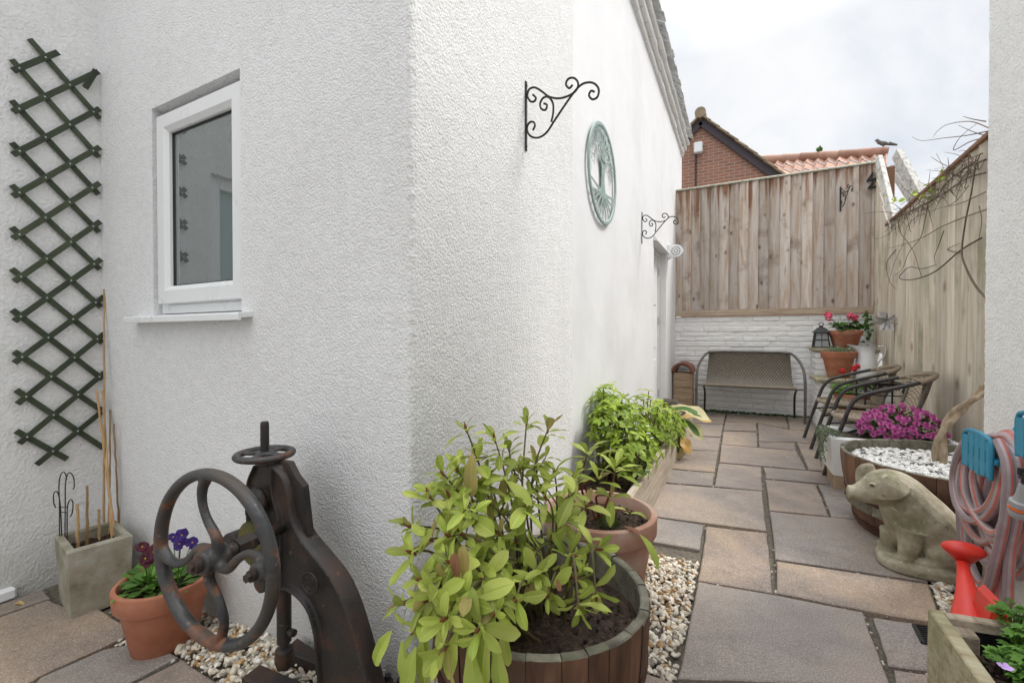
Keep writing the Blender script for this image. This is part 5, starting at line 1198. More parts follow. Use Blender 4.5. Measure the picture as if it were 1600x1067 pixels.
# tree plaque
pcx = Vector((X2+.02, 3.09, 2.243)); RP = .335
pq = thing('wall_plaque', tuple(pcx), 'round green metal plaque with a cut out tree on the white wall', 'wall plaque')
b = MB(); cp = lambda u, v, o=0: pcx+Vector((o, u, v))
b.tube([cp(math.cos(t)*RP, math.sin(t)*RP) for t in [2*math.pi*i/72 for i in range(72)]], .0165, 8, closed=True, flat=.55, up=(1, 0, 0))
b.build('ring', 'plaque', pq)
b = MB(); rg = random.Random(77)
flat = dict(flat=.35, up=(1, 0, 0))
for k in range(5):
    o = (k-2)*.013; b.tube(cr([cp(o*2.6, -.16), cp(o*1.0+.006*math.sin(k), -.05), cp(o*1.2, .04), cp(o*2.4, .12)], 5), .011, 6, tint=rg.uniform(.2, .8), **flat)
def branch(p, a, L, r, dep):
    q = (p[0]+math.sin(a)*L, p[1]+math.cos(a)*L)
    if math.hypot(*q) > RP-.012: s = (RP-.012)/math.hypot(*q); q = (q[0]*s, q[1]*s)
    m = ((p[0]+q[0])/2+rg.gauss(0, .008), (p[1]+q[1])/2+rg.gauss(0, .008))
    b.tube(cr([cp(*p, .001*dep), cp(*m, .001*dep), cp(*q, .001*dep)], 3), [r, r, r*.9, r*.85, r*.8, r*.75, r*.7], 6, tint=rg.uniform(.1, .9), **flat)
    if dep > 0:
        for s_ in ((-1, 1) if rg.random() < .75 else (-1, 0, 1)): branch(q, a+s_*rg.uniform(.3, .75), L*rg.uniform(.62, .82), r*.72, dep-1)
for k, a in enumerate((-1.15, -.75, -.4, -.1, .2, .55, .9, 1.25)): branch((math.sin(a)*.02, .09), a, .10, .0095, 5)
for k in range(11):
    a = -1.25+2.5*k/10; e = (math.sin(a)*RP*.93, -math.cos(a)*RP*.93); b.tube(cr([cp(math.sin(a)*.02, -.13), cp(e[0]*.5+.01*math.sin(k*2), -.13+(e[1]+.13)*.4), cp(*e)], 5), [.013-.0006*i for i in range(11)], 6, tint=rg.uniform(.2, .8), **flat)
b.build('tree', 'plaque', pq)
# white outdoor lamp by the door
lm = thing('outdoor_lamp', (X2, 6.3, 2.24), 'white plastic outdoor lamp beside the passage door head', 'outdoor lamp')
b = MB(); cX = X2+.115; z0 = 2.236; rr = .082; Yl = 6.27
b.prism([(X2+.03-X2, -rr)]+[(.115+math.sin(a)*rr, -math.cos(a)*rr) for a in [math.pi*i/16 for i in range(17)]]+[(.03, rr)], (X2, Yl, z0), (1, 0, 0), (0, 0, 1), (0, -1, 0), .07); b.build('body', 'upvc', lm, smooth=40)
b = MB()
for q in (.052, .022): b.tube([Vector((cX+math.cos(t)*q-.005, Yl-.036, z0+math.sin(t)*q)) for t in [2*math.pi*i/32 for i in range(32)]], .006, 6, closed=True)
b.build('lens_ring', 'grey_plastic', lm)
b = MB(); b.box((X2-.001, Yl-.045, z0-.1), (X2+.032, Yl+.045, z0+.1), .008); b.build('mount', 'upvc', lm)
# ================================================================== RIGHT SIDE
# --- half barrel with white pebbles and climbing trunk
B2 = (1.03, 3.26); B2H = .42; B2R = .50
hb2 = half_barrel('half_barrel', (B2[0], B2[1], 0), B2R, .42, B2H, 'wide weathered oak half barrel topped with white pebbles', .36, 15, ((.06, .13), (.40, .50)), 30)
soil_disc(hb2, (B2[0], B2[1], B2H-.075), B2R-.03, 31, .0)
pb = MB(); rg = random.Random(33)
for _ in range(2600):
    a = rg.uniform(0, 6.283); r = (B2R-.035)*math.sqrt(rg.random()); s_ = rg.uniform(.008, .0165)
    pb.ball((B2[0]+math.cos(a)*r, B2[1]+math.sin(a)*r, B2H-.06+rg.uniform(-.008, .012)), (s_*rg.uniform(1, 1.5), s_, s_*.55), 2 if s_ > .011 else 1, .02 if rg.random() < .10 else rg.uniform(.75, 1), 0, rot=Euler((rg.gauss(0, .4), rg.gauss(0, .4), rg.uniform(0, 6.3))).to_matrix())
tag(pb.build('white_pebbles', 'pebble_white', smooth=60), 'white pebbles with a few dark ones covering the soil of the wide barrel', 'pebbles', kind='stuff')
# climbing plant: two twisted stems out of the barrel, up behind the wall end and over the fence
cl = thing('climbing_plant', (1.03, 3.35, B2H-.07), 'leafless climbing plant with a twisted trunk rising from the wide barrel', 'climber')
YT = 3.40; tp_ = lambda px, py, o=0: ony(px, py, YT+o)
core = cr([tp_(1470, 735), tp_(1468, 705), tp_(1474, 672), tp_(1492, 647), tp_(1518, 626), tp_(1540, 606, .04), tp_(1580, 570, .12), tp_(1600, 520, .25)], 8)
trk = MB(); K = len(core)
for s_ in (0, 1):
    pts = []
    for i, p in enumerate(core):
        t = core[min(i+1, K-1)]-core[max(i-1, 0)]; t.normalize(); e1 = t.cross(Vector((0, 1, 0))).normalized(); e2 = t.cross(e1); a = i*.20+math.pi*s_+1.2
        rr = .014+.010*max(0, 1-i/14); pts.append(p+e1*math.cos(a)*rr+e2*math.sin(a)*rr)
    trk.tube(pts, [(.018-.007*i/K)*(1+.18*noise.noise(Vector((i*.45, s_*9, 0)))) for i in range(K)], 10)
fuse(trk, 'trunk', 'bark', cl, .0045, 1)
rg = random.Random(61); FX = lambda y: fx(y)-.03
def fpt(px, py, off=.03):
    p = onx(px, py, 1.45)
    for _ in range(4): p = onx(px, py, fx(min(7, max(3, p.y)))-off)
    return p
br_ = [([(1545, 470), (1525, 448), (1510, 420), (1503, 395), (1508, 350), (1518, 300), (1524, 262), (1532, 240)], .010), ([(1533, 372), (1500, 392), (1460, 425), (1425, 437), (1405, 434), (1420, 418), (1440, 420), (1462, 414)], .008),
       ([(1540, 328), (1500, 342), (1470, 355), (1440, 372), (1412, 382), (1388, 388)], .006), ([(1540, 250), (1510, 262), (1480, 285), (1462, 310), (1440, 322), (1410, 335), (1385, 352)], .009),
       ([(1540, 270), (1508, 280), (1478, 300), (1450, 316), (1425, 330), (1400, 342)], .007), ([(1450, 318), (1445, 345), (1438, 372), (1420, 395), (1410, 420), (1398, 430)], .005),
       ([(1475, 360), (1466, 385), (1460, 402), (1463, 415)], .004), ([(1402, 340), (1408, 365), (1418, 378), (1428, 395), (1436, 420), (1440, 432)], .005), ([(1535, 240), (1500, 255), (1475, 275)], .006),
       ([(1412, 380), (1400, 405), (1392, 428), (1388, 445)], .003), ([(1530, 322), (1534, 345), (1530, 370)], .004), ([(1480, 288), (1474, 262), (1463, 240)], .004), ([(1508, 262), (1500, 244), (1476, 238)], .0035), ([(1540, 300), (1500, 318), (1466, 326), (1430, 340)], .005)]
for pts, r in br_:
    P_ = cr([fpt(x, y, .03+rg.uniform(0, .04)) for x, y in pts], 6); b = MB(); b.tube(P_, [r*.75*(1-.55*i/len(P_)) for i in range(len(P_))], 7, tint=rg.random()); b.build('branch', 'twig', cl)
tw = MB()
for _ in range(190):
    t = rg.random(); px, py = 1388+t*140, 350-t*98+rg.gauss(0, 10)+4; a = fpt(px, py, rg.uniform(.01, .07)); L = rg.uniform(.06, .24)
    d = Vector((rg.gauss(-.2, .4), rg.gauss(0, .8), rg.gauss(.0, .5))); tw.tube(cr([a, a+d*L*.5+Vector((0, 0, rg.gauss(0, .02))), a+d*L+Vector((0, 0, rg.gauss(-.02, .03)))], 3), [.0026, .0026, .0024, .0022, .002, .0016, .001], 4, tint=rg.random())
for pts in ([(1540, 215), (1515, 222), (1490, 235), (1500, 215), (1528, 192)], [(1545, 205), (1510, 212), (1475, 216), (1440, 220), (1425, 214)], [(1540, 190), (1518, 186), (1505, 182)], [(1545, 200), (1515, 190), (1480, 195), (1465, 205), (1458, 214)], [(1540, 212), (1520, 206), (1498, 196)], [(1455, 300), (1470, 275), (1490, 262), (1460, 264)], [(1400, 390), (1385, 412), (1390, 440), (1400, 452)], [(1500, 395), (1480, 390), (1500, 380)]):
    P_ = cr([fpt(x, y, .02) for x, y in pts], 5); tw.tube(P_, [.0042-.003*i/len(P_) for i in range(len(P_))], 5, tint=rg.random())
tag(tw.build('twigs', 'twig', cl), kind='stuff')
lv = MB()
for (px, py) in ((1432, 300), (1440, 292), (1448, 300), (1436, 308), (1458, 296), (1471, 280), (1466, 284), (1399, 308), (1404, 314), (1391, 320), (1395, 312), (1386, 306), (1420, 310), (1474, 268), (1446, 310), (1426, 304)):
    p = fpt(px, py, .05); lv.leaf(p, (rg.gauss(0, .6), -1, rg.gauss(0, .5)), (rg.gauss(-1, .4), 0, .5), rg.uniform(.06, .11), .055, .5, .2, rg.uniform(.4, 1), 0, 4)
lv.build('leaves', 'leaf_lime', cl, smooth=60)

# --- white stone sink with chrysanthemum and trailing plant
sx0, sx1, sy0, sy1, sz0, sz1 = .565, 1.32, 3.86, 4.36, .10, .375
sk = thing('sink_planter', (.95, 4.1, 0), 'white painted stone sink planter raised on wooden blocks', 'planter')
ux, uy, A = Vector((.995, .02)).normalized(), Vector((-.02, .995)).normalized(), Vector((sx0, sy0))
b = MB(); hollow(b, sx1-sx0, sy1-sy0, sz0, sz1, .045, .02, sz0+.1, .012); b.build('basin', 'white_paint', sk, smooth=30)
b = MB(); rg = random.Random(3); n = 20
for j in range(n+1):
    for i in range(n+1):
        x, y = sx0+.042+(sx1-sx0-.09)*i/n, sy0+.042+(sy1-sy0-.09)*j/n; b.v.append((x, y, sz1-.03+.014*noise.noise(Vector((x*30, y*30, 3)))))
for j in range(n):
    for i in range(n): a = j*(n+1)+i; b.f.append((a, a+1, a+n+2, a+n+1)); b.t.append(rg.random()); b.m.append(0); b.w.append(.5)
b.build('soil', 'soil', sk, smooth=80)
for x in (sx0+.03, sx1-.16):
    b = MB(); b.box((x, sy0+.02, -.01), (x+.13, sy1-.03, sz0+.002), .004, .3); b.build('support_block', 'tan_block', sk)
chn = thing('chrysanthemum', (1.03, 4.2, sz1-.03), 'domed chrysanthemum covered in magenta flowers in the white sink', 'chrysanthemum')
CC = Vector((1.035, 4.2, .36)); rx, ry, rz_ = .25, .22, .215
fo = MB(); rg = random.Random(71)
for _ in range(900):
    v = Vector((rg.gauss(0, 1), rg.gauss(0, 1), abs(rg.gauss(0, .8))-.25)).normalized(); k = rg.uniform(.55, .97); p = CC+Vector((v.x*rx*k, v.y*ry*k, v.z*rz_*k))
    fo.leaf(p, v+Vector((rg.gauss(0, .5), rg.gauss(0, .5), rg.gauss(0, .4))), (0, 0, 1), rg.uniform(.03, .05), .02, .4, .2, rg.uniform(0, .7), 0, 3)
fo.build('foliage', 'leaf_mid', chn, smooth=60)
fm = []
for q in range(6):
    b = MB()
    for ring, (n, r, lift, L) in enumerate(((13, .0, -.15, .021), (12, .0, .3, .021), (10, .0, .75, .019), (6, .0, 1.2, .015))):
        for i in range(n):
            a = 2*math.pi*i/n+ring*.3+rg.gauss(0, .08); d = Vector((math.cos(a)*math.cos(lift), math.sin(a)*math.cos(lift), math.sin(lift))); b.leaf((0, 0, ring*.002), d, (0, 0, 1), L*rg.uniform(.85, 1.1), .0105, -.5, .3, rg.uniform(.35, .95)-.12*ring+.1, 0, 3)
    o = b.build('flower_head', 'petal_purple', chn, smooth=60, world=False); fm.append(o)
used = 0; heads = []
for i in range(5000):
    if len(heads) >= 98: break
    v = Vector((rg.gauss(0, 1), rg.gauss(0, 1)-.25, abs(rg.gauss(0, .9)))).normalized()
    if v.z < .12+.25*max(0, v.y): continue
    k = 1.02+rg.gauss(0, .025); p = Vector((v.x*rx*k, v.y*ry*k, v.z*rz_*k))
    if any((p-h).length < .030 for h in heads): continue
    heads.append(p); src = fm[i % 6]
    if src.get('used'): o = src.copy(); COL.objects.link(o); o.parent = chn
    else: o = src; o['used'] = 1
    o.location = p+(CC-chn.location); dv_ = (v+Vector((rg.gauss(0, .2), rg.gauss(0, .2)-.15, rg.gauss(0, .2)))).normalized(); o.rotation_euler = dv_.to_track_quat('Z', 'Y').to_euler(); s_ = rg.uniform(.95, 1.25); o.scale = (s_, s_, s_)
for o in list(chn.children):
    if 'used' in o: del o['used']
tp2 = thing('trailing_plant', (sx0+.06, sy0+.16, sz1), 'silvery trailing plant spilling over the left end of the white sink', 'trailing plant')
fo = MB(); stm = MB(); rg = random.Random(73)
for k in range(34):
    y = sy0+.02+rg.random()*.34; s0 = Vector((sx0+rg.uniform(.03, .16), y, sz1-.01)); e = Vector((sx0-rg.uniform(.012, .05), y+rg.gauss(-.03, .05), sz1-rg.uniform(-.03, .25)*(1 if y < sy0+.22 else .3)))
    P_ = cr([s0, Vector((sx0-.005, (s0.y+e.y)/2, sz1+.03)), e.lerp(Vector((sx0-.02, y, sz1)), .5)-Vector((.02, 0, 0)), e], 6); stm.tube(P_, .0013, 4)
    for p in P_[3:]:
        for q in range(3): fo.leaf(p, (rg.gauss(-.4, .6), rg.gauss(0, .7), rg.gauss(0, .6)), (0, 0, 1), rg.uniform(.010, .022), .010, .2, .1, rg.random(), 0, 2)
fo.build('foliage', 'leaf_grey', tp2, smooth=60); stm.build('stem', 'leaf_grey', tp2)

# --- pig
pg = thing('pig_statue', (.73, 2.72, 0), 'mossy cast stone pig sitting on its base beside the wide barrel', 'statue')
b = MB(); Yp = 2.74; pp = lambda px, py, o=0: ony(px, py, Yp+o)
cx, cy = .76, 2.735
n = 40                                                        # rounded plinth
ring = lambda k, z: [(cx+math.copysign(abs(math.cos(t))**.7, math.cos(t))*.172*k, cy+math.copysign(abs(math.sin(t))**.8, math.sin(t))*.135*k, z) for t in [2*math.pi*i/n for i in range(n)]]
vs = []; zz = [(.93, 0), (1.0, .012), (1.0, .04), (.95, .052)]
for k, z in zz: vs += ring(k, z)
fs = [(q*n+i, q*n+(i+1) % n, (q+1)*n+(i+1) % n, (q+1)*n+i) for q in range(3) for i in range(n)]+[tuple(range(n))[::-1], tuple(range(3*n, 4*n))]
b.add(vs, fs)
def blob(c, r, rot=0): b.ball(c, r, 3, rot=Euler((0, rot, 0)).to_matrix())
def vt(pts, k=6):
    P_ = cr([p for p, r in pts], k); rr = [r for p, r in pts]; n_ = len(pts)-1
    b.tube(P_, [rr[min(n_, i//k)]+(rr[min(n_, i//k+1)]-rr[min(n_, i//k)])*((i % k)/k) for i in range(len(P_))], 20)
vt([(pp(1474, 864), .09), (pp(1467, 842), .112), (pp(1448, 815), .112), (pp(1424, 788), .100), (pp(1404, 768), .092), (pp(1386, 763), .094), (pp(1368, 765), .080), (pp(1352, 768), .056), (pp(1339, 770), .042), (pp(1329, 770), .037), (pp(1326, 770), .037)])
vt([(pp(1402, 785), .075), (pp(1412, 812), .080), (pp(1424, 842), .074), (pp(1432, 866), .055)])                              # chest and belly
for sg in (-1, 1):                                                   # front legs with trotters
    hip = pp(1425 if sg < 0 else 1396, 828, sg*.065); kn = pp(1420 if sg < 0 else 1391, 855, sg*.075); ft = pp(1415 if sg < 0 else 1389, 876 if sg < 0 else 862, sg*.075)
    ft.z = .064; b.tube(cr([hip, kn, ft], 5), [.056, .053, .050, .047, .044, .041, .039, .037, .035, .034, .034], 14)
    b.ball(ft+Vector((-.014, 0, -.004)), (.040, .031, .022), 2)
    hq = pp(1482, 850, sg*.075); hq.z = .115; b.ball(hq, (.085, .05, .085), 3); b.ball((hq.x-.07, hq.y+sg*.012, .064), (.065, .03, .022), 2)    # haunch and hind foot
def ear(root, tipv, mid, w, th=.011):
    P_ = cr([root, mid, tipv], 5); b.tube(P_, [w*k for k in (.65, .9, 1, 1, .95, .85, .72, .58, .42, .26, .08)], 12, flat=th/w, up=(0, -1, .25))
ear(pp(1404, 748, -.07), pp(1369, 779, -.085), pp(1392, 766, -.110), .060, .010)
ear(pp(1368, 733, .05), pp(1339, 758, .055), pp(1347, 737, .06), .034, .012)
for sg in (-1, 1): b.ball(pp(1362, 757, sg*.066), (.013, .008, .009), 2)
b.ball(pp(1327, 770), (.012, .042, .042), 2)
pig = fuse(b, 'body', 'stone_pig', pg, .0042, 2)
b = MB()
for sg in (-1, 1): b.ball(pp(1325.5, 770, sg*.014)+Vector((-.014, 0, 0)), (.004, .006, .009), 2)
b.ball(pp(1362, 757.5, -.0725), (.009, .004, .006), 2)
b.build('nostril', 'log', pg)

# --- hose hangers and hose
XH = PIER
def hanger(yc, zc, label):
    t = thing('hose_hanger', (PIER, yc, zc), label, 'hose hanger', 'blue wall hose hangers'); b = MB(); X = PIER-.16
    outline = [(-.155, -.10), (-.115, -.115), (.115, -.115), (.150, -.10), (.150, .045), (.11, .09), (.03, .105), (-.08, .10), (-.145, .07)]
    # slotted front plate built of bars and rails
    KU = .68
    def P_(u, v, x): return (x, yc-u*KU, zc+v*KU)
    def bar(u0, u1, v0, v1): b.box((X-.006, yc-u1*KU, zc+v0*KU), (X+.006, yc-u0*KU, zc+v1*KU), .002)
    cols = [-.155, -.088, -.076, -.024, -.012, .04, .052, .104, .116, .15]
    tops = [.072, .098, .104, .100, .082]
    for i in range(5): bar(cols[2*i], cols[2*i+1], -.115+.012*abs(i-2)*.5, tops[i])
    for i in range(4):
        u0, u1 = cols[2*i+1], cols[2*i+2]; bar(u0, u1, .03, (tops[i]+tops[i+1])/2); bar(u0, u1, -.085, -.03)
    b.tube(cr([P_(-.155, -.11, X), P_(-.158, .06, X), P_(-.10, .10, X), (X, yc, zc+.108*KU), P_(.10, .10, X), P_(.152, .07, X), P_(.153, -.11, X)], 6), .0075, 8)
    b.box((X+.004, yc-.12, zc-.02), (PIER-.004, yc+.12, zc+.0), .004); b.box((PIER-.012, yc-.15, zc-.10), (PIER+.004, yc+.15, zc+.08), .004)
    b.build('plate', 'blue', t, smooth=30); return t
hc1 = onx(1527, 706, PIER-.16); hc2 = onx(1622, 686, PIER-.16)
hanger(hc1.y, hc1.z, 'blue plastic hose hanger with slotted front plate, fully visible above the pig')
hanger(hc2.y, hc2.z, 'blue plastic hose hanger cut off by the right edge of the photo')
ho = thing('garden_hose', (.85, 2.4, .1), 'grey and coral striped garden hose looped over the blue hangers', 'garden hose')
RH_ = .0148; MIS = [0, 0, 1, 0, 2, 2, 0, 1, 0, 0, 1, 2]; rg = random.Random(8)
hm = lambda px, py, X: onx(px, py, X)
loops = [[(1545, 690), (1520, 682), (1500, 705), (1490, 745), (1495, 785), (1512, 810), (1535, 812), (1556, 790), (1568, 748), (1572, 712), (1562, 688)],
         [(1548, 695), (1525, 692), (1508, 715), (1500, 752), (1504, 782), (1518, 798), (1540, 795), (1556, 770), (1563, 735), (1562, 705)],
         [(1560, 682), (1535, 690), (1512, 722), (1508, 765), (1522, 800), (1545, 828), (1562, 832), (1582, 810), (1592, 760), (1592, 715), (1580, 685)],
         [(1570, 678), (1545, 700), (1522, 740), (1530, 790), (1548, 838), (1566, 842), (1590, 815), (1602, 760), (1604, 715), (1592, 685)],
         [(1580, 680), (1550, 700), (1532, 745), (1540, 800), (1560, 860), (1580, 880), (1598, 868), (1612, 800), (1615, 730), (1604, 690)],
         [(1575, 686), (1556, 720), (1540, 790), (1545, 850), (1560, 900), (1572, 890), (1588, 840), (1600, 780), (1606, 720), (1596, 690)],
         [(1585, 690), (1570, 740), (1560, 800), (1566, 870), (1588, 900), (1608, 880), (1620, 800), (1616, 720)],
         [(1530, 700), (1515, 760), (1510, 820), (1514, 870), (1528, 905), (1540, 912), (1548, 890), (1544, 830), (1546, 760), (1550, 705)]]
loops += [[(1550, 688), (1526, 690), (1504, 728), (1499, 775), (1512, 822), (1534, 846), (1556, 838), (1574, 800), (1582, 745), (1576, 700)],
          [(1572, 684), (1548, 705), (1530, 760), (1534, 815), (1552, 862), (1574, 868), (1596, 835), (1606, 775), (1606, 715), (1594, 690)],
          [(1560, 690), (1540, 730), (1528, 800), (1532, 860), (1546, 884), (1562, 872), (1578, 820), (1588, 760), (1586, 705)]]
XS = [.800, .812, .80, .822, .835, .85, .865, .875, .83, .84, .86]
for i, (lp, X) in enumerate(zip(loops, XS)):
    b = MB(); pts = cr([hm(px, py, X+rg.uniform(-.006, .006)) for px, py in lp], 6, closed=True); b.tube(pts, RH_, 12, closed=True, mis=MIS[i % 5:]+MIS[:i % 5], up=(1, 0, 0)); b.build('coil', ['hose', 'hose_red', 'hose_dark'], ho)
for lp, X in (([(1560, 688), (1575, 730), (1572, 800), (1560, 860), (1548, 910), (1535, 945)], .765), ([(1565, 690), (1590, 720), (1592, 790), (1580, 850), (1576, 900), (1574, 940), (1566, 945), (1562, 925), (1568, 880)], .79), ([(1505, 720), (1500, 790), (1503, 850), (1506, 905), (1520, 925), (1533, 930)], .86)):
    b = MB(); b.tube(cr([hm(px, py, X) for px, py in lp], 7), RH_, 12, mis=MIS, up=(1, 0, 0)); b.build('loose_end', ['hose', 'hose_red', 'hose_dark'], ho)
# hose connector
nz = MB(); a, e = hm(1592, 806, .755), hm(1600, 765, .755); d = (e-a).normalized(); qs = [(0, .022, 0), (.012, .026, 0), (.02, .026, 0), (.022, .022, 1), (.034, .023, 1), (.036, .027, 0), (.052, .027, 0), (.056, .020, 0), (.075, .016, 0), (.11, .013, 0)]
cn = thing('hose_connector', tuple(a), 'grey and orange hose connector hanging among the hose coils', 'hose connector')
rot = d.to_track_quat('Z', 'Y').to_matrix()
b = MB(); b.lathe([(r, z) for z, r, m in qs], tuple(a), 20, mat=rot); b.build('body', 'grey_plastic', cn, smooth=30)
b = MB(); b.lathe([(.0235, .023), (.0275, .026), (.0275, .033), (.0235, .035)], tuple(a), 20, mat=rot, cap=False); b.build('collar', 'orange_plastic', cn, smooth=30)
b = MB(); e2 = a+d*.115; b.tube([e2, e2+d*.03], .010, 8); b.tube([e2+d*.012+Vector((0, .03, .0)), e2+d*.012-Vector((0, .03, 0))], .006, 8); b.tube([e2+d*.02+Vector((0, .028, .0)), e2+d*.02+Vector((0, .028, .02))], .009, 8); b.build('tap', 'black_plastic', cn)

# --- watering can
wc = thing('watering_can', (.86, 2.12, 0), 'bright red plastic watering can behind the front planter box', 'watering can')
Yw = 2.12; wq = lambda px, py, o=0: ony(px, py, Yw+o)
b = MB()
b.tube(cr([ony(1518, 990, 1.84), ony(1515, 945, 1.92), ony(1508, 905, 2.03), ony(1504, 880, 2.11)], 5), [.058, .054, .05, .046, .042, .038, .034, .030, .027, .024, .022, .020, .0185, .0175, .0165, .016], 16, flat=.8)
b.build('spout', 'red', wc, smooth=60)
b = MB(); b.tube([wq(1504.5, 884), wq(1504, 876)], .0195, 16); a = wq(1504.5, 880)
# fan shaped rose: dome facing up and to the left
fan = [(-.036, .0), (-.03, -.010), (.0, -.034), (.010, -.045)]
n = 26; vs = []; fs = []
up_, rt2, fw2 = Vector((-.12, -.35, .93)).normalized(), Vector((1, -.1, .0)), None
fw2 = rt2.cross(up_).normalized(); rt2 = up_.cross(fw2) if False else rt2.normalized()
rc_ = wq(1505.5, 856)
rings = [(.0, .018), (.35, .017), (.7, .012), (.93, .003), (1.0, -.006), (.96, -.012), (.62, -.040), (.30, -.062), (.27, -.075)]
for k, z in rings:
    for i in range(n):
        t = 2*math.pi*i/n; vs.append(rc_+rt2*math.cos(t)*.060*k*(1 if k > .3 else 1)+fw2*math.sin(t)*(.030*k if k > .3 else .060*k)+up_*z)
for q in range(len(rings)-1):
    for i in range(n): j = (i+1) % n; fs.append((q*n+i, q*n+j, (q+1)*n+j, (q+1)*n+i))
b.add(vs, fs); b.build('rose', 'red', wc, smooth=50)
b = MB(); bc = (.70, 1.79, 0); b.lathe([(.085, .0), (.095, .006), (.10, .03), (.098, .12), (.08, .155), (.05, .165), (.045, .16)], bc, 32, sx=1.1, cap=False); b.build('body', 'red', wc, smooth=50)
b = MB(); b.tube(cr([(.70, 1.80, .16), (.70, 1.76, .20), (.70, 1.70, .20), (.70, 1.64, .15), (.70, 1.66, .06)], 6), .013, 10, flat=.7); b.build('handle', 'red', wc)
b = MB(); hq = [ony(x, y, Y) for x, y, Y in ((1530, 962, 1.84), (1534, 926, 1.86), (1545, 920, 1.86), (1570, 958, 1.84), (1574, 1000, 1.84), (1528, 1000, 1.84))]
b.prism([(p.x, p.z) for p in hq], (0, 1.84, 0), (1, 0, 0), (0, 0, 1), (0, -1, 0), .10); b.build('filler_hood', 'red', wc, smooth=20)

# --- front planter box
fz = .365; c0 = onz(1449, 949, fz); c1 = onz(1532, 1067, fz); c2 = onz(1604, 963, fz)
A = Vector((c0.x, c0.y)); ul = Vector((c1.x-c0.x, c1.y-c0.y)).normalized(); ub = Vector((math.cos(R(10)), math.sin(R(10))))
fpn = thing('planter_box', (A.x+.4, A.y-.4, 0), 'greenish square timber planter box at the bottom right corner', 'planter')
def BP(u, v, z): p = A+ub*u+ul*v; return (p.x, p.y, z)
def bbar(name, u0, u1, v0, v1, z0, z1, mat, tint=.5, bev=.004):
    b = MB(); vs = []
    mt = Matrix((Vector((ub.x, ub.y, 0)), Vector((ul.x, ul.y, 0)), Vector((0, 0, 1)))).transposed()
    c = Vector(BP((u0+u1)/2, (v0+v1)/2, (z0+z1)/2)); b._bx(u1-u0, v1-v0, z1-z0, bev, mt, c, tint, 0); return b.build(name, mat, fpn)
LB, WB = .62, .44
bbar('side_board', 0, .033, 0, LB, .13, fz, 'planter_x', .75); bbar('side_board', -.008, .03, .003, LB, -.01, .127, 'planter_wood', .3)
bbar('back_board', .036, WB, 0, .028, .13, fz-.003, 'planter_wood', .8); bbar('back_board', .036, WB, .002, .03, -.01, .127, 'planter_wood', .4)
bbar('far_board', WB-.03, WB+.003, .031, LB, -.01, fz-.002, 'planter_wood', .5); bbar('near_board', .036, WB-.033, LB-.03, LB, -.01, fz-.004, 'planter_wood', .5)
bbar('corner_post', .038, .085, .031, .075, .0, fz-.02, 'planter_wood', .55)
bbar('liner', .0335, .0355, .03, LB-.032, .1, fz-.012, 'liner'); bbar('liner', .09, WB-.034, .0285, .0305, .1, fz-.03, 'liner', bev=0)
b = MB(); n = 40; rg = random.Random(91)
for j in range(n+1):
    for i in range(n+1):
        u, v = .036+(WB-.068)*i/n, .031+(LB-.064)*j/n; p = BP(u, v, 0); hgt = .285+.03*math.sin(min(1, u/.35)*3)*.8-.045*max(0, 1-v/.16); b.v.append((p[0], p[1], hgt+.022*noise.noise(Vector((u*14, v*14, 1)))+.014*noise.noise(Vector((u*45, v*45, 1)))))
for j in range(n):
    for i in range(n): a = j*(n+1)+i; b.f.append((a, a+1, a+n+2, a+n+1)); b.t.append(rg.uniform(.4, 1)); b.m.append(0); b.w.append(.5)
for _ in range(700):
    u, v = rg.uniform(.05, WB-.05), rg.uniform(.06, LB-.05); p = BP(u, v, 0); b.ball((p[0], p[1], .295+.03*math.sin(min(1, u/.35)*3)*.8-.045*max(0, 1-v/.16)+rg.uniform(0, .012)), rg.uniform(.003, .009), 1, rg.uniform(.3, 1), jit=.3, rg=rg)
b.build('soil', 'soil', fpn, smooth=80)
def ferny(name, centres, label, seed, cat='plant'):
    rg = random.Random(seed); t = thing(name, tuple(centres[0][0]), label, cat); fo = MB(); stm = MB()
    for c, r, n in centres:
        for _ in range(n):
            a = rg.uniform(0, 6.283); q = r*math.sqrt(rg.random()); p = c+Vector((math.cos(a)*q, math.sin(a)*q, rg.uniform(.0, .05)*(1.2-q/r*.6))); up = Vector((rg.gauss(0, .35), rg.gauss(0, .35), 1)).normalized()
            stm.tube([Vector((c.x+math.cos(a)*q*.4, c.y+math.sin(a)*q*.4, c.z-.03)), p], .0011, 4)
            d0 = Vector((math.cos(a)+rg.gauss(0, .6), math.sin(a)+rg.gauss(0, .6), .15)).normalized(); sd = d0.cross(up).normalized(); tn = rg.uniform(.15, .95); s_ = rg.uniform(.5, .8)
            for ang in (-1.25, -.62, 0, .62, 1.25):
                d = d0*math.cos(ang)+sd*math.sin(ang); fo.leaf(p, d, up, .026*s_*(1.25-abs(ang)*.3), .012*s_, .3, .2, tn, 0, 3)
                for k in (-1, 1): fo.leaf(p+d*.012*s_, (d+sd*k*.9).normalized(), up, .012*s_, .007*s_, .3, .2, tn, 0, 2)
    fo.build('foliage', 'leaf_fresh', t, smooth=60); stm.build('stem', 'leaf_fresh', t); return t
g1 = Vector(BP(.28, .30, .31)); g2 = onz(1590, 1010, .34)
gt = ferny('geranium_plant', [(onz(1588, 1045, .325), .03, 70), (onz(1604, 1055, .325), .05, 110), (onz(1606, 1015, .335), .035, 50)], 'low bright green cut leaved plant with a mauve flower in the box', 14)
b = MB(); p = onz(1571, 1043, .395)
for i in range(5): b.leaf(p, (math.cos(i*1.26), math.sin(i*1.26)-.3, .35), (0, -.5, 1), .014, .011, .1, .1, .9, 0, 3)
b.build('flower', mk('mauve petal', [(.45, .28, .60), (.55, .38, .68)], 40, tm=(.8, 1.2)), gt, smooth=60)
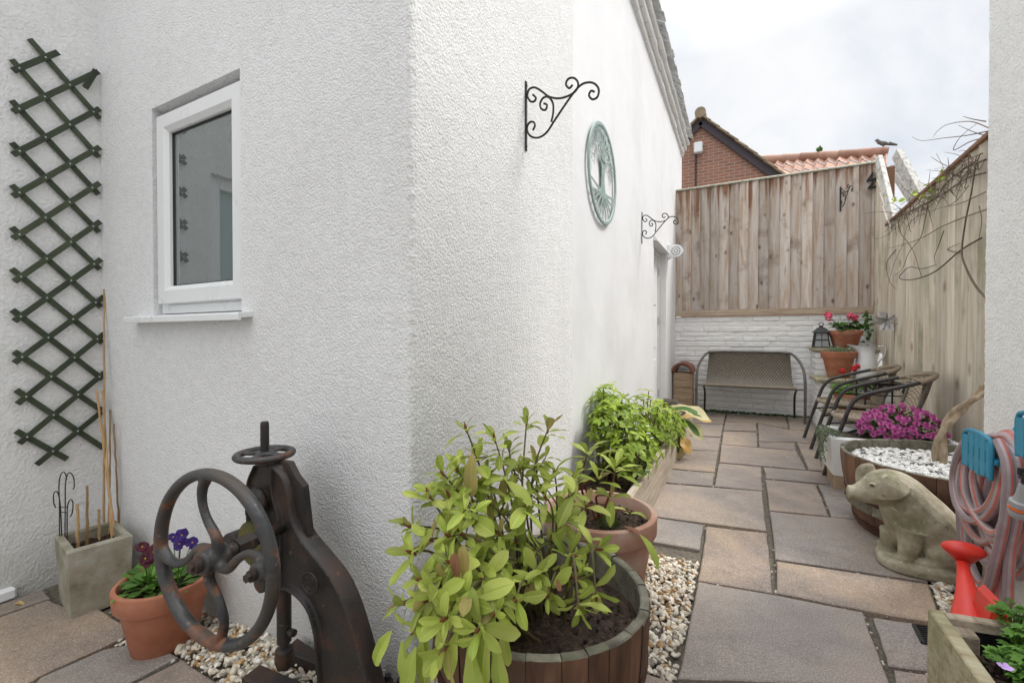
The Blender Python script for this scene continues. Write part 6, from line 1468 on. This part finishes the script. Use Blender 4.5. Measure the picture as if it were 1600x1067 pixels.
ferny('lady_mantle', [(onz(1582, 973, .36), .04, 34)], 'small green plant against the back board of the planter box', 15)
# drain grate
dg_ = MB(); q = [onz(*p, .006) for p in ((1428, 976), (1452, 979), (1460, 1006), (1442, 1004))]
for i in range(9):
    t = i/8; dg_.beam(q[0].lerp(q[3], t), q[1].lerp(q[2], t), .006, .008, bev=.001)
dg_.beam(q[0], q[3], .012, .010, bev=.001, tint=.6); dg_.beam(q[1], q[2], .012, .010, bev=.001, tint=.4)
tag(dg_.build('drain_grate', 'black_plastic'), 'small black slotted drain grate beside the timber planter box', 'drain grate')
# ================================================================== BACK OF THE PATIO
def weave(mb, fn, nu, nv, amp, c0=.2, c1=.85, rg=random.Random(5), hole=None):
    base = len(mb.v); nrm = {}
    for j in range(nv+1):
        for i in range(nu+1):
            p = Vector(fn(i/nu, j/nv)); e = 1e-3; n_ = (Vector(fn(min(1, i/nu+e), j/nv))-Vector(fn(max(0, i/nu-e), j/nv))).cross(Vector(fn(i/nu, min(1, j/nv+e)))-Vector(fn(i/nu, max(0, j/nv-e))))
            n_ = n_.normalized() if n_.length > 0 else Vector((0, 0, 1)); mb.v.append(tuple(p+n_*amp*(1 if ((i//2)+j) % 2 else -1)))
    for j in range(nv):
        for i in range(nu):
            if hole and hole(i/nu, j/nv) and (i+j) % 2 == 0: continue
            a = base+j*(nu+1)+i; mb.f.append((a, a+1, a+nu+2, a+nu+1)); k = ((i//2)+j) % 2
            mb.t.append((c0 if k else c1)*rg.uniform(.8, 1.2)); mb.m.append(0); mb.w.append(.5)
    return mb
# --- bench
bn = thing('garden_bench', (.07, 6.8, 0), 'woven rattan garden bench with grey tube frame against the white brick wall', 'bench')
Yb = 6.58; xl, xr = ony(1088, 640, Yb).x, ony(1258, 640, Yb).x
b = MB(); b.tube(cr([(xr, Yb, 0), (xr, Yb+.0, .30), (xr, Yb+.02, .52), (xr-.02, Yb+.10, .70), (xr-.10, Yb+.28, .845), (xr-.20, Yb+.36, .875), (xr-.4, Yb+.37, .88), (xl+.4, Yb+.37, .88), (xl+.20, Yb+.36, .875), (xl+.10, Yb+.28, .845), (xl+.02, Yb+.10, .70), (xl, Yb+.02, .52), (xl, Yb, .30), (xl, Yb, 0)], 8), .0165, 12); b.build('frame', 'tube', bn)
b = MB(); b.tube([(xl, Yb+.01, .425), (xr, Yb+.01, .425)], .012, 10); b.build('seat_rail', 'tube', bn)
for x, s_ in ((xl+.09, -1), (xr-.09, 1)):
    b = MB(); b.tube(cr([(x, Yb+.03, .42), (x-s_*.0, Yb+.25, .30), (x+s_*.015, Yb+.42, 0)], 5), .0135, 10); b.build('rear_leg', 'tube_dark', bn)
b = MB(); xa, xb = xl+.09, xr-.09
def bench_fn(u, v):
    x = xa+(xb-xa)*u; t = v
    if t < .45: q = t/.45; y, z = Yb+.0+.36*q, .44-.022*math.sin(q*math.pi*.5)-.0
    else:
        q = (t-.45)/.55; y, z = Yb+.36+.03*math.sin(q*math.pi)*1.2+.01*q, .418+.455*q
    k = .045*max(0, (v-.35)/.65); x = xa+k+(xb-xa-2*k)*u if v > .35 else x
    s_ = .02*math.exp(-((v-.45)/.07)**2); return (x, y-s_, z+s_*.6)
def holes(u, v): return .72 < v < .82 and (.2 < u < .38 or .6 < u < .78)
weave(b, bench_fn, 116, 30, .004, .25, .85); b.build('woven_seat', 'wicker_grey', bn, smooth=70)
b = MB(); b.tube([bench_fn(u/40, 0) for u in range(41)], .014, 8)
b.build('seat_edge', 'wicker', bn)
# --- stack of tan blocks under a half round tile
bx0, bx1, by0, by1 = -.885, -.625, 6.74, 7.02; zz = [.0, .165, .365, .575]
rg = random.Random(4)
for i, lb in enumerate(('bottom tan block of the small stack left of the bench', 'middle tan block of the small stack left of the bench', 'topmost tan block of the stack under the clay ridge tile')):
    b = MB(); z0, z1 = zz[i], zz[i+1]; b.box((bx0, by0, z0+.001), (bx1, by1, (z0+z1)/2-.001), .005, rg.uniform(.3, .8)); b.box((bx0+.002, by0+.002, (z0+z1)/2+.0), (bx1-.001, by1, z1-.002), .005, rg.uniform(.3, .8))
    tag(b.build('tan_block', 'tan_block'), lb, 'block', 'tan blocks stacked beside the bench')
def ridge(r0, r1, y0, y1, zc, label, mat='ridge'):
    b = MB(); n = 20; vs = []; xc = (bx0+bx1)/2
    for y in (y0, y1):
        for rr in (r0, r1):
            for i in range(n+1): a = math.pi*i/n; vs.append((xc-math.cos(a)*rr, y, zc+math.sin(a)*rr*.95))
    m = n+1; fs = []
    for i in range(n): fs += [(i, i+1, m+i+1, m+i), (2*m+i, 3*m+i, 3*m+i+1, 2*m+i+1), (i, 2*m+i, 2*m+i+1, i+1), (m+i, m+i+1, 3*m+i+1, 3*m+i)]
    fs += [(0, m, 3*m, 2*m), (n, 2*m+n, 3*m+n, m+n)]
    b.add(vs, fs); return tag(b.build('ridge_tile', mat, smooth=40), label, 'ridge tile', 'half round clay tiles on the block stack')
ridge(.125, .15, by0-.06, by1+.02, .585, 'larger outer half round clay tile capping the block stack'); ridge(.098, .121, by0-.03, by1, .582, 'smaller inner half round clay tile nested in the block stack top')
# --- stepped brick shelves
shf = thing('stepped_plinth', (1.1, 6.6, 0), 'white painted brick plinth in two steps with mossy stone shelves', 'plinth')
def bricks(name, x0, x1, y0, y1, z0, z1, seed):
    rg = random.Random(seed); b = MB(); z = z0
    while z < z1-.01:
        h = min(.075, z1-z)
        x = x0
        while x < x1-.005:
            L = min(rg.uniform(.15, .26), x1-x); b.box((x+.002, y0+rg.uniform(-.004, .004), z+.003), (x+L-.002, y0+.09, z+h-.003), .006, rg.uniform(.2, .8)); x += L
        y = y0+.092
        while y < y1-.005:
            L = min(rg.uniform(.15, .26), y1-y); b.box((x0+rg.uniform(-.004, .004), y+.002, z+.003), (x0+.09, y+L-.002, z+h-.003), .006, rg.uniform(.2, .8)); y += L
        z += h
    b.box((x0+.03, y0+.03, z0), (x1, y1, z1-.002), 0, .3)
    return b.build(name, 'white_brick', shf, smooth=30)
U0 = Vector((.80, 6.70)); L0 = Vector((.79, 6.22))
bricks('upper_step', .82, 1.46, 6.72, 7.07, 0, .905, 3); bricks('lower_step', .80, 1.46, 6.12, 6.71, 0, .57, 4)
b = MB(); b.box((.785, 6.68, .908), (1.46, 7.06, .95), .01); b.build('shelf_slab', 'slab', shf)
b = MB(); b.box((.755, 6.08, .573), (1.455, 6.70, .612), .012, .6); b.build('shelf_slab', 'slab', shf)
# --- lantern
lx, ly, lz = .885, 6.79, .952
ln = thing('lantern', (lx, ly, lz), 'black metal candle lantern on the upper stone shelf', 'lantern')
b = MB(); w0, w1, H1 = .082, .062, .19
for sx_ in (-1, 1):
    for sy_ in (-1, 1): b.tube([(lx+sx_*w0, ly+sy_*w0, lz+.01), (lx+sx_*w1, ly+sy_*w1, lz+H1)], .007, 6)
for z, w_ in ((.008, w0), (.10, (w0+w1)/2), (H1, w1)):
    P_ = [(lx-w_, ly-w_, lz+z), (lx+w_, ly-w_, lz+z), (lx+w_, ly+w_, lz+z), (lx-w_, ly+w_, lz+z)]; b.tube(P_, .0065, 6, closed=True)
for s_ in (-1, 1):
    b.tube([(lx, ly+s_*w0, lz), (lx, ly+s_*w1, lz+H1)], .004, 5); b.tube([(lx+s_*w0, ly, lz), (lx+s_*w1, ly, lz+H1)], .004, 5)
b.box((lx-w0-.008, ly-w0-.008, lz), (lx+w0+.008, ly+w0+.008, lz+.012), .003); b.build('frame', 'iron_black', ln)
b = MB(); vs = [(lx+sx_*w_, ly+sy_*w_, lz+z) for z, w_ in ((.012, w0-.004), (H1, w1-.004)) for sx_, sy_ in ((-1, -1), (1, -1), (1, 1), (-1, 1))]
b.add(vs, [(0, 1, 5, 4), (1, 2, 6, 5), (2, 3, 7, 6), (3, 0, 4, 7)]); b.build('pane', 'glass_lamp', ln, smooth=None)
b = MB(); b.lathe([(.125, H1), (.118, H1+.012), (.05, H1+.065), (.028, H1+.07), (.028, H1+.085), (.0, H1+.09)], (lx, ly, lz), 4, mat=Matrix.Rotation(R(45), 3, 'Z')); b.build('roof', 'iron_black', ln, smooth=20)
b = MB(); b.tube([(lx+math.cos(t)*.024, ly, lz+H1+.108+math.sin(t)*.024) for t in [2*math.pi*i/20 for i in range(20)]], .0045, 6, closed=True); b.build('ring', 'iron_black', ln)
# --- pots on the shelves
gp1 = pot('terracotta_pot', (1.135, 6.80, .952), .178, .12, .218, .058, 'terracotta pot of pink geraniums on the upper stone shelf', soil=.025, seed=2)
gp2 = pot('terracotta_pot', (1.005, 6.40, .613), .172, .105, .305, .075, 'large orange terracotta pot with succulents on the lower stone shelf', soil=.02, seed=3)
def roundleaf_plant(name, base, label, nleaf, spread, hts, leafsz, mat, seed, cat, heads=(), petal=None, hr=.03):
    rg = random.Random(seed); t = thing(name, tuple(base), label, cat); fo = MB(); st = MB(); base = Vector(base)
    for _ in range(nleaf):
        a = rg.uniform(0, 6.283); q = spread*math.sqrt(rg.random()); p = base+Vector((math.cos(a)*q, math.sin(a)*q, rg.uniform(*hts))); d = Vector((math.cos(a), math.sin(a), rg.uniform(-.3, .4))); s_ = leafsz*rg.uniform(.7, 1.2)
        st.tube([base+Vector((math.cos(a)*q*.3, math.sin(a)*q*.3, 0)), p], .002, 4)
        fo.leaf(p-d*s_*.3, d, Vector((rg.gauss(0, .4), rg.gauss(0, .4)-.3, 1)), s_, s_*1.05, .4, .25, rg.random(), 0, 5, wave=.2)
    fo.build('foliage', mat, t, smooth=60); st.build('stem', mat, t)
    for h in heads:
        h = Vector(h); b = MB(); b.tube([base.lerp(h, .1), h], .003, 5, mi=1)
        for _ in range(34):
            v = Vector((rg.gauss(0, 1), rg.gauss(0, 1), rg.gauss(.4, 1))).normalized(); c = h+v*hr*rg.uniform(.6, 1)
            e1 = v.orthogonal().normalized(); e2 = v.cross(e1)
            for q in range(5): b.leaf(c, e1*math.cos(q*1.26)+e2*math.sin(q*1.26)+v*.2, v, hr*.5, hr*.36, .2, .1, rg.uniform(.3, 1), 0, 2)
        b.build('flower_head', [petal, mat], t, smooth=60)
    return t
roundleaf_plant('geranium', (1.135, 6.80, 1.15), 'geranium with pink flower heads in the pot on the upper shelf', 60, .15, (.02, .12), .075, 'leaf_mid', 5, 'geranium', (ony(1296, 497, 6.72), ony(1294, 492, 6.78), ony(1329, 494, 6.74), ony(1336, 497, 6.8)), 'petal_pink', .042)
rg = random.Random(6); sc_ = thing('succulent', (1.0, 6.4, .91), 'grey green succulent filling the large pot on the lower shelf', 'succulent'); fo = MB()
for _ in range(70):
    a = rg.uniform(0, 6.283); q = .13*math.sqrt(rg.random()); p = Vector((1.005+math.cos(a)*q, 6.40+math.sin(a)*q, .90+rg.uniform(.0, .07)))
    rosette(fo, p, Vector((math.cos(a)*.5, math.sin(a)*.5-.3, 1)), 8, .035, .35, rg, (.3, 1.3), (-.2, .3), (0, 1), (.8, .2))
fo.build('foliage', ['leaf_grey', 'leaf_fresh'], sc_, smooth=60)
gp3 = pot('terracotta_pot', (1.03, 5.80, .30), .155, .105, .19, .05, 'smallest terracotta pot with red geraniums, low behind the chairs', soil=.02, seed=4)
roundleaf_plant('geranium', (1.03, 5.80, .47), 'geranium with red flower heads in the low pot behind the chairs', 46, .17, (.02, .12), .075, 'leaf_fresh', 7, 'geranium', (ony(1334, 576, 5.75), ony(1339, 573, 5.8), ony(1316, 580, 5.75)), 'petal_red', .03)
lowp = thing('brick_step', (1.05, 5.85, 0), 'low white painted brick step under the smallest terracotta pot', 'step')
shf_keep = shf; shf = lowp
bricks('bricks', .80, 1.42, 5.60, 6.08, 0, .265, 9); b = MB(); b.box((.77, 5.57, .267), (1.42, 6.075, .299), .01, .5); b.build('shelf_slab', 'slab', lowp)
# --- enamel jug
jx, jy, jz = 1.27, 6.42, .613
jg_ = thing('enamel_jug', (jx, jy, jz), 'tall white enamel jug standing beside the large terracotta pot', 'jug')
b = MB(); n = 32; prof = [(.112, 0), (.116, .01), (.098, .18), (.085, .29), (.084, .31), (.092, .35), (.098, .37), (.092, .37), (.08, .31)]; vs = []; fs = []
for r, z in prof:
    for i in range(n):
        t = 2*math.pi*i/n; k = max(0, math.cos(t-math.pi))**6*max(0, (z-.29)/.08)*.09; vs.append((jx+math.cos(t)*(r+k), jy+math.sin(t)*r, jz+z+k*.25))
for q in range(len(prof)-1):
    for i in range(n): j = (i+1) % n; fs.append((q*n+i, q*n+j, (q+1)*n+j, (q+1)*n+i))
b.add(vs, fs); b.build('body', 'enamel', jg_, smooth=60)
b = MB(); b.tube(cr([(jx+.08, jy, jz+.345), (jx+.13, jy, jz+.375), (jx+.175, jy, jz+.345), (jx+.16, jy, jz+.26), (jx+.125, jy, jz+.20), (jx+.10, jy, jz+.15)], 6), .011, 8, flat=.6); b.build('handle', 'enamel', jg_)
b = MB(); b.tube([(jx+math.cos(t)*.099, jy+math.sin(t)*.099, jz+.369) for t in [2*math.pi*i/32+math.pi+.5 for i in range(28)]], .004, 6); b.build('rim', 'grey_plastic', jg_)
# --- scrolled iron side table
it = thing('iron_table', (1.22, 5.15, 0), 'small wrought iron scrollwork side table between the chairs and the fence', 'side table')
tx0_, tx1_, ty_, tz_ = ony(1352, 604, 5.2).x, ony(1413, 604, 5.2).x, 5.2, ony(1380, 601, 5.2).z
for yy in (ty_-.0, ty_+.36):
    b = MB(); b.tube([(tx0_, yy, tz_), (tx1_, yy, tz_)], .008, 8); b.tube([(tx0_, yy, tz_-.10), (tx1_, yy, tz_-.10)], .005, 6); b.build('top_rail', 'iron_black', it)
    for x in (tx0_, tx1_):
        b = MB(); b.tube([(x, yy, 0), (x, yy, tz_)], .008, 8); b.build('leg', 'iron_black', it)
    for k in range(3):
        cx_ = tx0_+(tx1_-tx0_)*(k+.5)/3
        for s_ in (-1, 1):
            b = MB(); pts = [(cx_+s_*(.035-.030*math.exp(-t*.5)*math.cos(t)), yy, tz_-.05+.036*math.exp(-t*.10)*math.sin(t)*(1-.06*t)) for t in [i*.35 for i in range(22)]]; b.tube(pts, .0042, 6); b.build('scroll', 'iron_black', it)
b = MB(); b.box((tx0_-.01, ty_-.02, tz_+.006), (tx1_+.01, ty_+.38, tz_+.014), .002)
for k in range(0): pass
b.build('table_top', 'iron_black', it)
# --- two bistro chairs
def make_chair(label):
    t = thing('bistro_chair', (0, 0, 0), label, 'chair', 'rattan bistro chairs by the side fence')
    W_ = .268
    half = [(.0, -W_, 0), (.06, -W_, .22), (.125, -W_, .44), (.165, -W_, .56), (.215, -W_, .63), (.30, -W_-.004, .672), (.43, -W_-.004, .715), (.55, -W_+.01, .752), (.65, -.19, .785), (.70, -.09, .803)]
    P_ = cr(half+[(.715, 0, .808)]+[(x, -y, z) for x, y, z in half[::-1]], 6)
    b = MB(); b.tube(P_, .0155, 12); b.build('frame', 'tube_dark', t, world=False)
    b = MB(); k = [p for p in P_ if p.x > .56]; b.tube(k, .0185, 12)
    for i in range(0, len(k)-1): b.tube([k[i].lerp(k[i+1], .2), k[i].lerp(k[i+1], .5)], .0205, 10, tint=.4)
    b.build('wrapped_rail', 'wicker', t, world=False)
    for s_ in (-1, 1):
        b = MB(); b.tube(cr([(.64, s_*.20, .775), (.56, s_*.20, .46), (.60, s_*.215, .22), (.66, s_*.225, 0)], 5), .0125, 10, tint=.6); b.build('rear_leg', 'tube', t, world=False)
        b = MB(); b.tube([(.10, s_*W_, .33), (.30, s_*.10, .38), (.55, -s_*.18, .43)], .009, 8); b.build('brace', 'tube_dark', t, world=False)
    sc = Vector((.345, 0, .442)); rx_, ry_ = .255, .245
    def sf(u, v): a = 2*math.pi*u; r = .02+.98*v; q = abs(math.cos(a))**.85*math.copysign(1, math.cos(a)); w = abs(math.sin(a))**.85*math.copysign(1, math.sin(a)); return (sc.x+q*rx_*r, w*ry_*r, sc.z-.018*(1-r*r)-.008*math.cos(a)*r)
    b = MB(); weave(b, sf, 72, 14, .003, .2, .9); b.build('woven_seat', 'wicker', t, smooth=70, world=False)
    b = MB(); b.tube([sf(i/60, 1.0) for i in range(60)], .014, 10, closed=True, flat=1.2); b.build('seat_rim', 'wicker', t, world=False)
    def bf(u, v):
        y = -.215+.43*u; c = (1-(2*u-1)**2); xt, zt = .60+.105*c**.6, .775+.03*c; x0, z0 = .545+.045*c, .455; return (x0+(xt-x0)*v+.012*math.sin(v*3.1), y*(.9+.05*v), z0+(zt-z0)*v)
    b = MB(); weave(b, bf, 36, 22, .003, .2, .9, hole=lambda u, v: abs(u-.5)*1.2+abs(v-.45)*1.0 < .28); b.build('woven_back', 'wicker', t, smooth=70, world=False)
    return t
def copy_tree(o, parent=None):
    c = o.copy(); COL.objects.link(c)
    if parent: c.parent = parent
    for ch in o.children: copy_tree(ch, c)
    return c
cA = make_chair('rattan bistro chair farther back, nearest the white brick plinth')
cB = copy_tree(cA); cB['label'] = 'rattan bistro chair in front, just behind the magenta chrysanthemum'
cA.location = (.597, 5.416, 0); cB.location = (.585, 4.50, 0); cB.rotation_euler = (0, 0, R(-1.5))
# --- silver metal flower on the side fence, with its black rod
fw_ = thing('metal_flower', (1.44, 6.15, 1.27), 'silver metal flower ornament hanging on the pale side fence', 'ornament')
fcn = ony(1387, 500, 6.1); b = MB(); rg = random.Random(2)
for i in range(22):
    v = Vector((rg.gauss(0, 1)-.5, rg.gauss(0, 1)-.4, rg.gauss(0, 1))).normalized(); b.leaf(fcn, v, v.orthogonal(), .13, .05, .4, .3, rg.random(), 0, 4)
b.build('petals', 'steel', fw_, smooth=60)
rd = MB(); a, e = ony(1399, 497, 6.15), ony(1399, 535, 6.15); rd.tube([a, e], .008, 8); rd.tube([a.lerp(e, .3), a.lerp(e, .3)+Vector((.06, 0, 0))], .005, 6)
rd.build('rod', 'iron_black', fw_)
# cut climbing shoots behind the shelf corner
iv = MB(); rg = random.Random(12)
for _ in range(40):
    p = ony(rg.uniform(1352, 1360), rg.uniform(490, 545), BACK-.05); iv.leaf(p, (rg.gauss(0, 1), -.6, rg.gauss(0, 1)), (0, -1, .3), .05, .035, .3, .2, rg.random(), 0, 3)
tag(iv.build('ivy', 'leaf_mid', smooth=60), 'thin strand of ivy in the gap between the two fences', 'ivy')
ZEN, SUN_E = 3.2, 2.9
# ================================================================== LIGHT
SUN_EL, SUN_AZ = R(56), R(62)             # azimuth from +Y towards +X
wd = bpy.data.worlds.new('World'); scene.world = wd; wd.use_nodes = True
T = NT(wd)
sky = T.n('ShaderNodeTexSky', {'sky_type': 'NISHITA', 'sun_disc': False, 'sun_elevation': SUN_EL, 'sun_rotation': SUN_AZ})
tc = T.n('ShaderNodeTexCoord'); sp = T.n('ShaderNodeSeparateXYZ', Vector=tc.outputs['Generated'])
zc = mth(T, 'MAXIMUM', sp.outputs[2], 0.0)
den = mth(T, 'ADD', zc, 0.22)
pv_ = T.n('ShaderNodeCombineXYZ', i0=mth(T, 'DIVIDE', sp.outputs[0], den), i1=mth(T, 'DIVIDE', sp.outputs[1], den), i2=0.0).outputs[0]
n1 = T.n('ShaderNodeTexNoise', Vector=pv_, Scale=1.15, Detail=9, Roughness=0.56, Distortion=0.5)
n2 = T.n('ShaderNodeTexNoise', Vector=pv_, Scale=0.5, Detail=4, Roughness=0.5)
f = mth(T, 'ADD', mth(T, 'MULTIPLY', n1.outputs['Fac'], 0.65), mth(T, 'MULTIPLY', n2.outputs['Fac'], 0.35))
cl = ramp(T, f, [(6.6, 7.2, 8.2), (8.3, 8.7, 9.3), (9.9, 10.0, 10.15), (10.8, 10.8, 10.7)], 0.39, 0.58)
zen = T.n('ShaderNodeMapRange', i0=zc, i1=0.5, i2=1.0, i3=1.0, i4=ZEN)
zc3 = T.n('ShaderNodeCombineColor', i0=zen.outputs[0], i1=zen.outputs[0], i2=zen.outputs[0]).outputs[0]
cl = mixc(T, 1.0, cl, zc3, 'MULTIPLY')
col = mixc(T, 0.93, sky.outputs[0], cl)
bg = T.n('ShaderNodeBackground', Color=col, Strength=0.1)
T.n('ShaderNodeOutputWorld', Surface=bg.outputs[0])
sl_d = bpy.data.lights.new('sun', 'SUN'); sl_d.energy = SUN_E; sl_d.angle = R(15); sl_d.color = (1, 0.96, 0.90)
so = bpy.data.objects.new('sun', sl_d); COL.objects.link(so)
dirv = Vector((math.sin(SUN_AZ)*math.cos(SUN_EL), math.cos(SUN_AZ)*math.cos(SUN_EL), math.sin(SUN_EL)))
so.rotation_euler = dirv.to_track_quat('Z', 'Y').to_euler(); so.location = (3, 3, 8)
scene.view_settings.view_transform = 'Standard'; scene.view_settings.look = 'None'; scene.view_settings.exposure = 0
scene.render.engine = 'CYCLES'
scene.cycles.max_bounces = 8; scene.cycles.diffuse_bounces = 4; scene.cycles.use_denoising = True
